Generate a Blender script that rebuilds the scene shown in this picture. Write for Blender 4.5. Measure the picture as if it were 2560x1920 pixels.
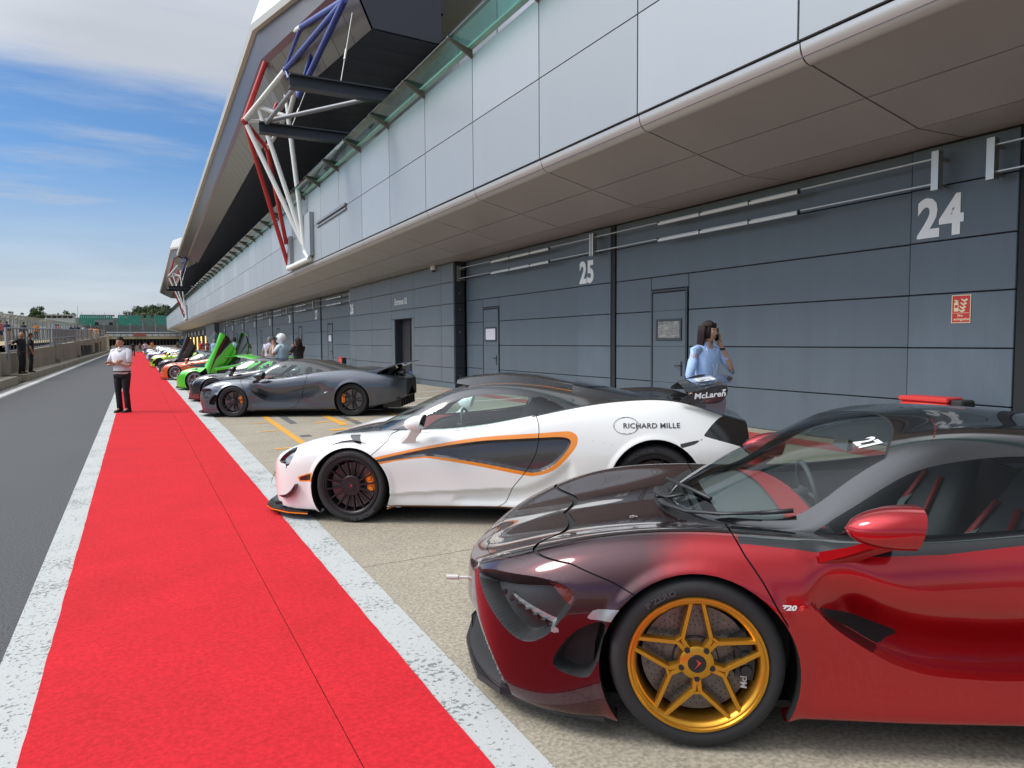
import bpy, bmesh, math, random
import numpy as np
from mathutils import Vector, Matrix
random.seed(7)
rng = np.random.default_rng(7)
S = bpy.context.scene
COL = S.collection
for o in list(bpy.data.objects):
    bpy.data.objects.remove(o)

# ---------------------------------------------------------------- camera
cam_d = bpy.data.cameras.new('camera')
cam = bpy.data.objects.new('camera', cam_d); COL.objects.link(cam)
cam_d.sensor_width = 36.0; cam_d.sensor_fit = 'HORIZONTAL'
cam_d.lens = 36.0 * 1800 / 2560
cam_d.clip_start = 0.05; cam_d.clip_end = 6000
R_ = np.array([[0.886, -0.463, -0.006], [-0.033, -0.05, -0.998], [0.462, 0.885, -0.06]])
yc = np.array([339 - 1280., 858 - 960., 1800.]); yc /= np.linalg.norm(yc)
p2 = np.array([1339 - 1280., 858 - 6.0 - 960., 1800.])
zc = np.cross(yc, p2); zc /= np.linalg.norm(zc)
if zc[1] > 0: zc = -zc
xc = np.cross(yc, zc)
M3 = np.stack([xc, yc, zc], 1)          # world -> (right, down, forward)
cr, cd, cf = M3[0], M3[1], M3[2]
m = Matrix(((cr[0], -cd[0], -cf[0], 0), (cr[1], -cd[1], -cf[1], 0), (cr[2], -cd[2], -cf[2], 1.61), (0, 0, 0, 1)))
cam.matrix_world = m
S.camera = cam

# ---------------------------------------------------------------- sky, sun, exposure
SUN_EL, SUN_AZ = math.radians(46), math.radians(158)   # azimuth measured from +X towards +Y
W = bpy.data.worlds.new('World'); S.world = W; W.use_nodes = True
nt = W.node_tree; nt.nodes.clear()
def N(t, **k):
    n = nt.nodes.new(t)
    for a, b in k.items(): setattr(n, a, b)
    return n
def L(a, b): nt.links.new(a, b)
out = N('ShaderNodeOutputWorld'); bg = N('ShaderNodeBackground'); bg.inputs['Strength'].default_value = 0.09
sky = N('ShaderNodeTexSky', sky_type='NISHITA', sun_disc=False)
sky.sun_elevation = SUN_EL; sky.sun_rotation = math.pi / 2 - SUN_AZ
sky.air_density = 1.0; sky.dust_density = 0.6; sky.ozone_density = 3.0
geo = N('ShaderNodeNewGeometry'); 
tc = N('ShaderNodeTexCoord')
sep = N('ShaderNodeSeparateXYZ'); L(tc.outputs['Generated'], sep.inputs[0])
zz = N('ShaderNodeMath', operation='MAXIMUM'); L(sep.outputs['Z'], zz.inputs[0]); zz.inputs[1].default_value = 0.0
den = N('ShaderNodeMath', operation='ADD'); L(zz.outputs[0], den.inputs[0]); den.inputs[1].default_value = 0.12
dx = N('ShaderNodeMath', operation='DIVIDE'); L(sep.outputs['X'], dx.inputs[0]); L(den.outputs[0], dx.inputs[1])
dy = N('ShaderNodeMath', operation='DIVIDE'); L(sep.outputs['Y'], dy.inputs[0]); L(den.outputs[0], dy.inputs[1])
cmb = N('ShaderNodeCombineXYZ'); L(dx.outputs[0], cmb.inputs[0]); L(dy.outputs[0], cmb.inputs[1])
mp = N('ShaderNodeMapping'); L(cmb.outputs[0], mp.inputs[0])
mp.inputs['Rotation'].default_value = (0, 0, math.radians(24)); mp.inputs['Location'].default_value = (3.1, 0.4, 0)
mp.inputs['Scale'].default_value = (0.55, 0.9, 1)
n1 = N('ShaderNodeTexNoise'); n1.inputs['Scale'].default_value = 1.0; n1.inputs['Detail'].default_value = 9; n1.inputs['Roughness'].default_value = 0.56
n1.inputs['Distortion'].default_value = 0.25
L(mp.outputs[0], n1.inputs[0])
n2 = N('ShaderNodeTexNoise'); n2.inputs['Scale'].default_value = 3.4; n2.inputs['Detail'].default_value = 8; n2.inputs['Roughness'].default_value = 0.62
mp2 = N('ShaderNodeMapping'); L(cmb.outputs[0], mp2.inputs[0]); mp2.inputs['Rotation'].default_value = (0, 0, math.radians(-28)); mp2.inputs['Scale'].default_value = (0.35, 1.2, 1)
L(mp2.outputs[0], n2.inputs[0])
# altocumulus deck whose far edge lies a little way up from the horizon
deck = N('ShaderNodeMapRange', interpolation_type='SMOOTHSTEP'); L(sep.outputs['Z'], deck.inputs[0])
deck.inputs['From Min'].default_value = 0.20; deck.inputs['From Max'].default_value = 0.40
deck.inputs['To Min'].default_value = 0.0; deck.inputs['To Max'].default_value = 0.46
a1 = N('ShaderNodeMath', operation='MULTIPLY_ADD'); L(n2.outputs[0], a1.inputs[0]); a1.inputs[1].default_value = 0.62; L(n1.outputs[0], a1.inputs[2])
a2 = N('ShaderNodeMath', operation='ADD'); L(a1.outputs[0], a2.inputs[0]); L(deck.outputs[0], a2.inputs[1])
cmask = N('ShaderNodeMapRange', interpolation_type='SMOOTHSTEP'); L(a2.outputs[0], cmask.inputs[0])
cmask.inputs['From Min'].default_value = 0.78; cmask.inputs['From Max'].default_value = 1.26
cmask.inputs['To Max'].default_value = 0.93
# thin veil of haze towards the horizon
hz = N('ShaderNodeMapRange', interpolation_type='SMOOTHSTEP'); L(sep.outputs['Z'], hz.inputs[0])
hz.inputs['From Min'].default_value = 0.0; hz.inputs['From Max'].default_value = 0.24
hz.inputs['To Min'].default_value = 0.95; hz.inputs['To Max'].default_value = 0.02
mxm = N('ShaderNodeMath', operation='MAXIMUM'); L(cmask.outputs[0], mxm.inputs[0]); L(hz.outputs[0], mxm.inputs[1])
cr_ = N('ShaderNodeMapRange'); L(n1.outputs[0], cr_.inputs[0]); cr_.inputs['From Min'].default_value = 0.35; cr_.inputs['From Max'].default_value = 0.7
cr_.inputs['To Min'].default_value = 6.6; cr_.inputs['To Max'].default_value = 5.0
ccol = N('ShaderNodeMix', data_type='RGBA'); ccol.inputs[0].default_value = 0
cc = N('ShaderNodeVectorMath', operation='SCALE'); cc.inputs[0].default_value = (0.93, 0.98, 1.06); 
dt = N('ShaderNodeVectorMath', operation='DOT_PRODUCT'); L(tc.outputs['Generated'], dt.inputs[0]); dt.inputs[1].default_value = (math.cos(SUN_EL) * math.cos(SUN_AZ), math.cos(SUN_EL) * math.sin(SUN_AZ), math.sin(SUN_EL))
dt2 = N('ShaderNodeMapRange', interpolation_type='SMOOTHSTEP'); L(dt.outputs['Value'], dt2.inputs[0]); dt2.inputs['From Min'].default_value = 0.50; dt2.inputs['From Max'].default_value = 0.97; dt2.inputs['To Min'].default_value = 1.0; dt2.inputs['To Max'].default_value = 4.2  # cloud brightness near the sun raised to add light to the scene
dm = N('ShaderNodeMath', operation='MULTIPLY'); L(cr_.outputs[0], dm.inputs[0]); L(dt2.outputs[0], dm.inputs[1]); L(dm.outputs[0], cc.inputs['Scale'])
skm = N('ShaderNodeMix', data_type='RGBA', blend_type='MULTIPLY'); skm.inputs[0].default_value = 1.0
L(sky.outputs[0], skm.inputs[6]); skm.inputs[7].default_value = (0.60, 0.86, 1.10, 1)
mix = N('ShaderNodeMix', data_type='RGBA'); L(mxm.outputs[0], mix.inputs[0]); L(skm.outputs[2], mix.inputs[6]); L(cc.outputs[0], mix.inputs[7])
L(mix.outputs[2], bg.inputs['Color']); L(bg.outputs[0], out.inputs[0])

sun_d = bpy.data.lights.new('sun', 'SUN'); sun = bpy.data.objects.new('sun', sun_d); COL.objects.link(sun)
sun_d.energy = 2.0; sun_d.angle = math.radians(22); sun_d.color = (1.0, 0.95, 0.88)
sdir = Vector((math.cos(SUN_EL) * math.cos(SUN_AZ), math.cos(SUN_EL) * math.sin(SUN_AZ), math.sin(SUN_EL)))
sun.rotation_euler = (-sdir).to_track_quat('-Z', 'Y').to_euler()
S.view_settings.view_transform = 'Standard'; S.view_settings.look = 'None'
S.view_settings.exposure = 0.34; S.view_settings.gamma = 1.0; S.view_settings.use_curve_mapping = False
S.render.engine = 'CYCLES'
S.cycles.max_bounces = 8; S.cycles.transparent_max_bounces = 16; S.cycles.use_denoising = True
S.cycles.diffuse_bounces = 3; S.cycles.glossy_bounces = 4; S.cycles.transmission_bounces = 4

# ---------------------------------------------------------------- helpers: materials
MATS = {}
def srgb(r, g, b):
    f = lambda c: (c / 12.92 if c <= 0.04045 else ((c + 0.055) / 1.055) ** 2.4)
    return (f(r / 255), f(g / 255), f(b / 255))
def mat(name, col, rough=0.6, metal=0.0, coat=0.0, spec=0.5, noise=None, bump=None, emit=None, streak=None, coat_rough=0.03):
    """noise=(scale, amount[, stretch]) mottles the colour; bump=(scale, strength, dist)"""
    if name in MATS: return MATS[name]
    m = bpy.data.materials.new(name); m.use_nodes = True
    t = m.node_tree; b = t.nodes['Principled BSDF']
    b.inputs['Base Color'].default_value = (*col, 1); b.inputs['Roughness'].default_value = rough
    b.inputs['Metallic'].default_value = metal; b.inputs['Coat Weight'].default_value = coat
    b.inputs['Coat Roughness'].default_value = coat_rough; b.inputs['Specular IOR Level'].default_value = spec
    if emit:
        b.inputs['Emission Color'].default_value = (*emit[0], 1); b.inputs['Emission Strength'].default_value = emit[1]
    tcn = None
    def coords(stretch):
        g = t.nodes.new('ShaderNodeTexCoord'); mpn = t.nodes.new('ShaderNodeMapping')
        t.links.new(g.outputs['Object'], mpn.inputs[0]); mpn.inputs['Scale'].default_value = stretch
        return mpn.outputs[0]
    if noise:
        sc, am = noise[0], noise[1]; st = noise[2] if len(noise) > 2 else (1, 1, 1)
        nn = t.nodes.new('ShaderNodeTexNoise'); nn.inputs['Scale'].default_value = sc; nn.inputs['Detail'].default_value = 6
        nn.inputs['Roughness'].default_value = 0.65
        t.links.new(coords(st), nn.inputs[0])
        r = t.nodes.new('ShaderNodeMapRange'); t.links.new(nn.outputs[0], r.inputs[0])
        r.inputs['From Min'].default_value = 0.28; r.inputs['From Max'].default_value = 0.72
        r.inputs['To Min'].default_value = 1 - am; r.inputs['To Max'].default_value = 1 + am
        v = t.nodes.new('ShaderNodeVectorMath'); v.operation = 'SCALE'; v.inputs[0].default_value = col
        t.links.new(r.outputs[0], v.inputs['Scale']); t.links.new(v.outputs[0], b.inputs['Base Color'])
        rr = t.nodes.new('ShaderNodeMapRange'); t.links.new(nn.outputs[0], rr.inputs[0])
        rr.inputs['To Min'].default_value = max(0, rough - 0.12); rr.inputs['To Max'].default_value = min(1, rough + 0.12)
        t.links.new(rr.outputs[0], b.inputs['Roughness'])
    if bump:
        sc, stg, ds = bump[:3]; st = bump[3] if len(bump) > 3 else (1, 1, 1)
        nn = t.nodes.new('ShaderNodeTexNoise'); nn.inputs['Scale'].default_value = sc; nn.inputs['Detail'].default_value = 4
        t.links.new(coords(st), nn.inputs[0])
        bp = t.nodes.new('ShaderNodeBump'); bp.inputs['Strength'].default_value = stg; bp.inputs['Distance'].default_value = ds
        t.links.new(nn.outputs[0], bp.inputs['Height']); t.links.new(bp.outputs[0], b.inputs['Normal'])
    MATS[name] = m
    return m
def glass(name, tint=(0.8, 0.9, 0.9), refl=0.08, rough=0.0):
    """thin glazing: tinted see-through mixed with a mirror by angle"""
    if name in MATS: return MATS[name]
    m = bpy.data.materials.new(name); m.use_nodes = True; t = m.node_tree; t.nodes.clear()
    o = t.nodes.new('ShaderNodeOutputMaterial'); tr = t.nodes.new('ShaderNodeBsdfTransparent'); gl = t.nodes.new('ShaderNodeBsdfGlossy')
    tr.inputs[0].default_value = (*tint, 1); gl.inputs['Roughness'].default_value = rough
    lw = t.nodes.new('ShaderNodeLayerWeight'); lw.inputs[0].default_value = 0.5
    pw = t.nodes.new('ShaderNodeMath'); pw.operation = 'POWER'; t.links.new(lw.outputs['Facing'], pw.inputs[0]); pw.inputs[1].default_value = 4.0
    r = t.nodes.new('ShaderNodeMapRange'); t.links.new(pw.outputs[0], r.inputs[0]); r.inputs['To Min'].default_value = refl; r.inputs['To Max'].default_value = 0.9
    mx = t.nodes.new('ShaderNodeMixShader'); t.links.new(r.outputs[0], mx.inputs[0]); t.links.new(tr.outputs[0], mx.inputs[1]); t.links.new(gl.outputs[0], mx.inputs[2])
    t.links.new(mx.outputs[0], o.inputs[0])
    MATS[name] = m
    return m

# ---------------------------------------------------------------- helpers: objects and meshes
def link(o, parent=None):
    COL.objects.link(o)
    if parent is not None: o.parent = parent
    return o
def tag(o, label=None, cat=None, group=None, kind=None):
    if label: o['label'] = label
    if cat: o['category'] = cat
    if group: o['group'] = group
    if kind: o['kind'] = kind
    return o
def empty(name, loc=(0, 0, 0), label=None, cat=None, group=None, kind=None, parent=None, rot=None):
    o = bpy.data.objects.new(name, None); link(o, parent); o.location = loc
    o.empty_display_size = 0.1
    if rot is not None: o.rotation_euler = rot
    return tag(o, label, cat, group, kind)
def copy_tree(o, parent=None):
    c = o.copy(); COL.objects.link(c)
    if parent is not None: c.parent = parent
    for ch in list(o.children): copy_tree(ch, c)
    return c
class MB:
    """collects geometry for one mesh object"""
    def __init__(s): s.v = []; s.f = []; s.m = []; s.cur = 0
    def add(s, vs, fs, mi=None):
        b = len(s.v); s.v.extend([tuple(map(float, q)) for q in vs]); s.f.extend([[b + i for i in q] for q in fs])
        s.m.extend([s.cur if mi is None else mi] * len(fs)); return s
    def box(s, a, b, mi=None):
        x0, y0, z0 = a; x1, y1, z1 = b
        return s.add([(x0, y0, z0), (x1, y0, z0), (x1, y1, z0), (x0, y1, z0), (x0, y0, z1), (x1, y0, z1), (x1, y1, z1), (x0, y1, z1)],
                     [(0, 3, 2, 1), (4, 5, 6, 7), (0, 1, 5, 4), (1, 2, 6, 5), (2, 3, 7, 6), (3, 0, 4, 7)], mi)
    def quad(s, a, b, c, d, mi=None): return s.add([a, b, c, d], [(0, 1, 2, 3)], mi)
    def tube(s, pts, r, n=8, mi=None, caps=True, flat=None):
        pts = [np.array(p, float) for p in pts]; rs = r if hasattr(r, '__len__') else [r] * len(pts)
        vs = []; up0 = np.array([0.0, 0, 1])
        for i, p in enumerate(pts):
            d = (pts[min(i + 1, len(pts) - 1)] - pts[max(i - 1, 0)]); d = d / (np.linalg.norm(d) + 1e-12)
            u = up0 if abs(d[2]) < 0.95 else np.array([1.0, 0, 0])
            a = np.cross(d, u); a /= np.linalg.norm(a); c = np.cross(a, d)
            for k in range(n):
                t = 2 * math.pi * k / n + math.pi / n
                ra = rs[i]; rb = rs[i] * (flat if flat else 1)
                vs.append(p + a * math.cos(t) * ra + c * math.sin(t) * rb)
        fs = []
        for i in range(len(pts) - 1):
            for k in range(n):
                a = i * n + k; b = i * n + (k + 1) % n
                fs.append((a, b, b + n, a + n))
        if caps:
            fs.append(tuple(range(n))[::-1]); fs.append(tuple((len(pts) - 1) * n + k for k in range(n)))
        return s.add(vs, fs, mi)
    def lathe(s, prof, n=32, axis='Z', c=(0, 0, 0), mi=None, closed=False, a0=0, a1=2 * math.pi):
        vs = []; full = abs(a1 - a0 - 2 * math.pi) < 1e-6; nn = n if full else n + 1
        for k in range(nn):
            t = a0 + (a1 - a0) * k / n; ct, st = math.cos(t), math.sin(t)
            for r, h in prof:
                q = (r * ct, r * st, h) if axis == 'Z' else ((r * ct, h, r * st) if axis == 'Y' else (h, r * ct, r * st))
                vs.append((q[0] + c[0], q[1] + c[1], q[2] + c[2]))
        P = len(prof); fs = []
        for k in range(n):
            k2 = (k + 1) % nn
            for j in range(P - 1 if not closed else P):
                j2 = (j + 1) % P
                fs.append((k * P + j, k2 * P + j, k2 * P + j2, k * P + j2))
        return s.add(vs, fs, mi)
    def prism(s, poly, h0, h1, axis='Z', mi=None):
        """poly of 2D points pushed along an axis from h0 to h1"""
        n = len(poly)
        def q(p, h): return (p[0], p[1], h) if axis == 'Z' else ((p[0], h, p[1]) if axis == 'Y' else (h, p[0], p[1]))
        vs = [q(p, h0) for p in poly] + [q(p, h1) for p in poly]
        fs = [tuple(range(n))[::-1], tuple(range(n, 2 * n))] + [(i, (i + 1) % n, n + (i + 1) % n, n + i) for i in range(n)]
        return s.add(vs, fs, mi)
    def sphere(s, c, r, nu=12, nv=8, sc=(1, 1, 1), mi=None):
        vs = []; fs = []
        for j in range(nv + 1):
            ph = math.pi * j / nv
            for i in range(nu):
                th = 2 * math.pi * i / nu
                vs.append((c[0] + r * sc[0] * math.sin(ph) * math.cos(th), c[1] + r * sc[1] * math.sin(ph) * math.sin(th), c[2] + r * sc[2] * math.cos(ph)))
        for j in range(nv):
            for i in range(nu):
                a = j * nu + i; b = j * nu + (i + 1) % nu
                fs.append((a, a + nu, b + nu, b))
        return s.add(vs, fs, mi)
    def mesh(s, name, mats, smooth=False):
        me = bpy.data.meshes.new(name); me.from_pydata(s.v, [], s.f)
        for mm in (mats if isinstance(mats, (list, tuple)) else [mats]): me.materials.append(mm)
        me.polygons.foreach_set('material_index', s.m)
        bm = bmesh.new(); bm.from_mesh(me); bmesh.ops.recalc_face_normals(bm, faces=bm.faces); bm.to_mesh(me); bm.free()
        if smooth: me.polygons.foreach_set('use_smooth', [True] * len(me.polygons))
        if smooth == 'auto': me.set_sharp_from_angle(angle=math.radians(40))
        return me
    def build(s, name, mats, parent=None, smooth=False, **k):
        o = bpy.data.objects.new(name, s.mesh(name, mats, smooth)); link(o, parent)
        return tag(o, k.get('label'), k.get('cat'), k.get('group'), k.get('kind'))
def inst(name, me, parent=None, loc=(0, 0, 0), scale=None, rot=None):
    o = bpy.data.objects.new(name, me); link(o, parent); o.location = loc
    if scale is not None: o.scale = scale
    if rot is not None: o.rotation_euler = rot
    return o
def bevel_box(a, b, w=0.01):
    """box with every edge chamfered: 26 faces"""
    mb = MB(); bm = bmesh.new()
    mb.box(a, b); me = bpy.data.meshes.new('tmp'); me.from_pydata(mb.v, [], mb.f)
    bm.from_mesh(me); bmesh.ops.bevel(bm, geom=list(bm.edges), offset=w, segments=1, affect='EDGES', profile=0.5)
    r = MB(); bm.verts.ensure_lookup_table()
    r.add([v.co for v in bm.verts], [[v.index for v in f.verts] for f in bm.faces]); bm.free(); bpy.data.meshes.remove(me)
    return r
def text_mesh(body, size, depth=0.004, bold=0.0, shear=0.0, spacing=1.0, xs=1.0):
    """raised lettering as a mesh lying in XY, its first baseline at the origin"""
    cu = bpy.data.curves.new('lettering', 'FONT'); cu.body = body; cu.size = size; cu.extrude = depth / 2; cu.offset = bold
    cu.shear = shear; cu.space_character = spacing; cu.resolution_u = 3
    o = bpy.data.objects.new('lettering', cu); COL.objects.link(o)
    dg = bpy.context.evaluated_depsgraph_get(); dg.update()
    me = bpy.data.meshes.new_from_object(o.evaluated_get(dg)); bpy.data.objects.remove(o); bpy.data.curves.remove(cu)
    if xs != 1.0:
        for v in me.vertices: v.co.x *= xs
    return me
G_SLOPE, G_X0 = 0.015, 1.35
def gz(x): return max(0.0, G_SLOPE * (x - G_X0))
# ================================================================ SETTING: ground, lane, apron
asphalt = mat('asphalt', (0.066, 0.067, 0.070), 0.85, noise=(0.5, 0.12), bump=(160, 0.35, 0.004))
def speckle(m, scale, lo, amt):
    """adds light and dark stone chips to a material's colour"""
    t = m.node_tree; b = t.nodes['Principled BSDF']; lk = [l for l in t.links if l.to_socket == b.inputs['Base Color']]
    g = t.nodes.new('ShaderNodeTexCoord'); v = t.nodes.new('ShaderNodeTexNoise'); v.inputs['Scale'].default_value = scale; v.inputs['Detail'].default_value = 3
    t.links.new(g.outputs['Object'], v.inputs[0])
    r = t.nodes.new('ShaderNodeMapRange'); t.links.new(v.outputs[0], r.inputs[0]); r.inputs['From Min'].default_value = 0.33; r.inputs['From Max'].default_value = 0.67
    r.inputs['To Min'].default_value = lo; r.inputs['To Max'].default_value = amt
    s = t.nodes.new('ShaderNodeVectorMath'); s.operation = 'SCALE'
    if lk: t.links.new(lk[0].from_socket, s.inputs[0])
    else: s.inputs[0].default_value = b.inputs['Base Color'].default_value[:3]
    t.links.new(r.outputs[0], s.inputs['Scale']); t.links.new(s.outputs[0], b.inputs['Base Color'])
speckle(asphalt, 70, 0.55, 1.45)
concrete = mat('apron_concrete', (0.30, 0.265, 0.205), 0.85, noise=(0.9, 0.14), bump=(110, 0.4, 0.004))
speckle(concrete, 55, 0.70, 1.26)
grass_m = mat('dry_grass', (0.16, 0.15, 0.06), 0.95, noise=(0.3, 0.3))
paint_w = bpy.data.materials.new('worn_white_paint'); MATS['worn_white_paint'] = paint_w; paint_w.use_nodes = True
def worn_paint(m, top, under, thr, scale):
    t = m.node_tree; b = t.nodes['Principled BSDF']; b.inputs['Roughness'].default_value = 0.75
    g = t.nodes.new('ShaderNodeTexCoord'); mp_ = t.nodes.new('ShaderNodeMapping'); t.links.new(g.outputs['Object'], mp_.inputs[0]); mp_.inputs['Scale'].default_value = (1.0, 1.0, 1)
    n = t.nodes.new('ShaderNodeTexNoise'); n.inputs['Scale'].default_value = scale; n.inputs['Detail'].default_value = 5; n.inputs['Roughness'].default_value = 0.6
    n2_ = t.nodes.new('ShaderNodeTexNoise'); n2_.inputs['Scale'].default_value = 2.2; n2_.inputs['Detail'].default_value = 3
    t.links.new(mp_.outputs[0], n.inputs[0]); t.links.new(g.outputs['Object'], n2_.inputs[0])
    ad = t.nodes.new('ShaderNodeMath'); ad.operation = 'MULTIPLY_ADD'; t.links.new(n2_.outputs[0], ad.inputs[0]); ad.inputs[1].default_value = 0.45; t.links.new(n.outputs[0], ad.inputs[2])
    r = t.nodes.new('ShaderNodeMapRange'); t.links.new(ad.outputs[0], r.inputs[0]); r.inputs['From Min'].default_value = thr; r.inputs['From Max'].default_value = thr + 0.05
    mx = t.nodes.new('ShaderNodeMix'); mx.data_type = 'RGBA'; t.links.new(r.outputs[0], mx.inputs[0]); mx.inputs[6].default_value = (*top, 1); mx.inputs[7].default_value = (*under, 1)
    t.links.new(mx.outputs[2], b.inputs['Base Color'])
    bp = t.nodes.new('ShaderNodeBump'); bp.inputs['Strength'].default_value = 0.5; bp.inputs['Distance'].default_value = 0.004; t.links.new(n.outputs[0], bp.inputs['Height']); t.links.new(bp.outputs[0], b.inputs['Normal'])
worn_paint(paint_w, (0.43, 0.44, 0.43), (0.17, 0.19, 0.18), 0.80, 40)
paint_y = bpy.data.materials.new('worn_yellow_paint'); MATS['worn_yellow_paint'] = paint_y; paint_y.use_nodes = True
worn_paint(paint_y, (0.62, 0.30, 0.03), (0.34, 0.24, 0.12), 0.92, 30)
old_line = mat('blacked_out_line', (0.10, 0.10, 0.10), 0.8, noise=(6, 0.25))

g = MB(); g.quad((-3000, -3000, -0.05), (3000, -3000, -0.05), (3000, 3000, -0.05), (-3000, 3000, -0.05)); g.build('ground', grass_m, kind='structure')
g = MB(); g.quad((-4.16, -20, 0), (1.34, -20, 0), (1.34, 260, 0), (-4.16, 260, 0)); g.build('pit_lane', asphalt, kind='structure')
g = MB()
for k in range(0, 1):
    g.quad((1.46, -20, gz(1.46) - 0.03), (9.6, -20, gz(9.6) - 0.03), (9.6, 200, gz(9.6) - 0.03), (1.46, 200, gz(1.46) - 0.03))
apron = g.build('apron', mat('slab_joint', (0.10, 0.09, 0.075), 0.9), kind='structure')
# concrete slabs of the apron, a saw-cut joint between each pair
xs_ = [1.33, 4.05, 6.7, 9.55]; ys_ = [-6.0, 0.02, 4.98, 10.0, 14.98, 20.0, 25.0, 30.0, 35.0, 40.0, 50.0, 60.0, 80.0, 120.0, 200.0]
for i in range(3):
    for j in range(len(ys_) - 1):
        a, b = xs_[i] + 0.004, xs_[i + 1] - 0.004; c, d = ys_[j] + 0.004, ys_[j + 1] - 0.004
        s = MB(); s.add([(a, c, gz(a)), (b, c, gz(b)), (b, d, gz(b)), (a, d, gz(a)), (a, c, gz(a) - .04), (b, c, gz(b) - .04), (b, d, gz(b) - .04), (a, d, gz(a) - .04)],
                        [(0, 1, 2, 3), (0, 4, 5, 1), (1, 5, 6, 2), (2, 6, 7, 3), (3, 7, 4, 0)])
        s.build('concrete_slab', concrete, apron)
def strip(name, x0, x1, y0, y1, z, m, parent=None, kind='structure', seg=1):
    g = MB(); g.quad((x0, y0, z + gz(x0)), (x1, y0, z + gz(x1)), (x1, y1, z + gz(x1)), (x0, y1, z + gz(x0))); return g.build(name, m, parent, kind=kind)
strip('drain_line', -0.655, -0.40, -6, 156, 0.004, paint_w)
g = MB(); q_ = [(-6, 1.31), (2, 1.345), (3.5, 1.36), (8, 1.41), (14, 1.45), (165, 1.455)]
for (ya, xa), (yb, xb) in zip(q_[:-1], q_[1:]): g.quad((1.08, ya, .005), (xa, ya, .005 + gz(xa)), (xb, yb, .005 + gz(xb)), (1.08, yb, .005))
g.build('lane_edge_line', paint_w, kind='structure')
strip('pit_wall_line', -3.90, -3.66, 10, 165, 0.004, mat('line_white', (0.62, 0.62, 0.60), 0.7, noise=(3, 0.1)))
strip('gutter', -4.155, -3.905, 10, 165, 0.005, mat('gutter_concrete', (0.30, 0.28, 0.24), 0.85, noise=(1.5, 0.2)))
strip('seam_line', -3.62, -3.56, 10, 165, 0.006, mat('gutter_seam', (0.24, 0.23, 0.21), 0.85))
# yellow bay markings, older blacked-out ones beside them
def mark(name, pts, m, dz=0.005):
    g = MB(); g.add([(x, y, gz(x) + dz) for x, y in pts], [tuple(range(len(pts)))]); return g.build(name, m, kind='structure')
mark('bay_line', [(2.225, 11.2), (2.335, 11.2), (2.47, 16.2), (2.35, 16.25)], paint_y)
mark('bay_tick', [(1.80, 11.10), (2.222, 11.13), (2.222, 11.24), (1.80, 11.21)], paint_y)
mark('bay_tick', [(1.96, 14.80), (2.30, 14.84), (2.30, 14.92), (1.96, 14.88)], paint_y)
mark('bay_tick', [(1.92, 13.40), (2.25, 13.43), (2.25, 13.51), (1.92, 13.48)], paint_y)
mark('bay_line', [(3.40, 13.55), (3.55, 13.52), (3.62, 15.7), (3.48, 15.75)], paint_y)
mark('bay_tick', [(3.05, 14.2), (3.395, 14.22), (3.395, 14.36), (3.05, 14.34)], paint_y)
mark('bay_tick', [(3.565, 14.22), (3.95, 14.25), (3.95, 14.38), (3.565, 14.36)], paint_y)
mark('bay_tick', [(3.03, 12.80), (3.60, 12.95), (3.60, 13.15), (3.03, 12.98)], paint_y)
mark('bay_line', [(4.80, 14.5), (4.93, 14.5), (5.0, 17.5), (4.87, 17.5)], paint_y)
mark('blacked_line', [(2.62, 14.4), (2.76, 14.4), (2.80, 15.9), (2.66, 15.9)], old_line)
mark('blacked_line', [(3.68, 12.9), (3.82, 12.9), (3.90, 15.4), (3.76, 15.4)], old_line)
mark('blacked_line', [(2.42, 12.3), (2.60, 12.3), (2.60, 12.55), (2.42, 12.55)], old_line)
wl = mat('line_white', (0.6, 0.6, 0.6))
mark('white_line', [(4.2, 18.28), (8.9, 18.35), (8.9, 18.2), (4.2, 18.13)], wl); mark('white_line', [(4.2, 16.55), (8.9, 16.6), (8.9, 16.45), (4.2, 16.40)], wl)
mark('white_line', [(4.2, 20.4), (8.8, 20.45), (8.8, 20.33), (4.2, 20.28)], wl)
rm = mat('red_threshold_paint', (0.33, 0.045, 0.04), 0.75, noise=(5, 0.2))
mark('threshold_line', [(8.30, 4.9), (8.78, 4.9), (8.78, 20.7), (8.30, 20.7)], rm, 0.004)

# red carpet: two widths butted along a seam, edge slightly ragged
carpet_m = mat('carpet_pile', (0.52, 0.018, 0.026), 0.95, spec=0.15, noise=(1.6, 0.10), bump=(260, 0.5, 0.004))
speckle(carpet_m, 45, 0.86, 1.12)
car_t = empty('red_carpet', (0, 0, 0.006), 'long red carpet running down the pit lane between two white lines', 'carpet')
def carpet(name, x0, x1, wob0, wob1):
    g = MB(); ys = np.concatenate([np.arange(-6, 30, 0.12), np.arange(30, 156, 3.0)]); n = len(ys)
    a = x0 + (rng.normal(0, 0.0022, n).cumsum() % 0.006 if wob0 else 0 * ys); b = x1 + (rng.normal(0, 0.0022, n).cumsum() % 0.006 if wob1 else 0 * ys)
    vs = [(p, y, 0.006) for p, y in zip(a, ys)] + [(p, y, 0.006) for p, y in zip(b, ys)] + [(p, y, 0.0) for p, y in zip(a, ys)] + [(p, y, 0.0) for p, y in zip(b, ys)]
    fs = []
    for i in range(n - 1):
        fs += [(i, n + i, n + i + 1, i + 1), (i, i + 1, 2 * n + i + 1, 2 * n + i), (n + i, 3 * n + i, 3 * n + i + 1, n + i + 1)]
    g.add(vs, fs); return g.build(name, carpet_m, car_t)
carpet('carpet_strip', -0.455, 0.706, True, False); carpet('carpet_strip', 0.711, 1.140, False, True)

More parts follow.
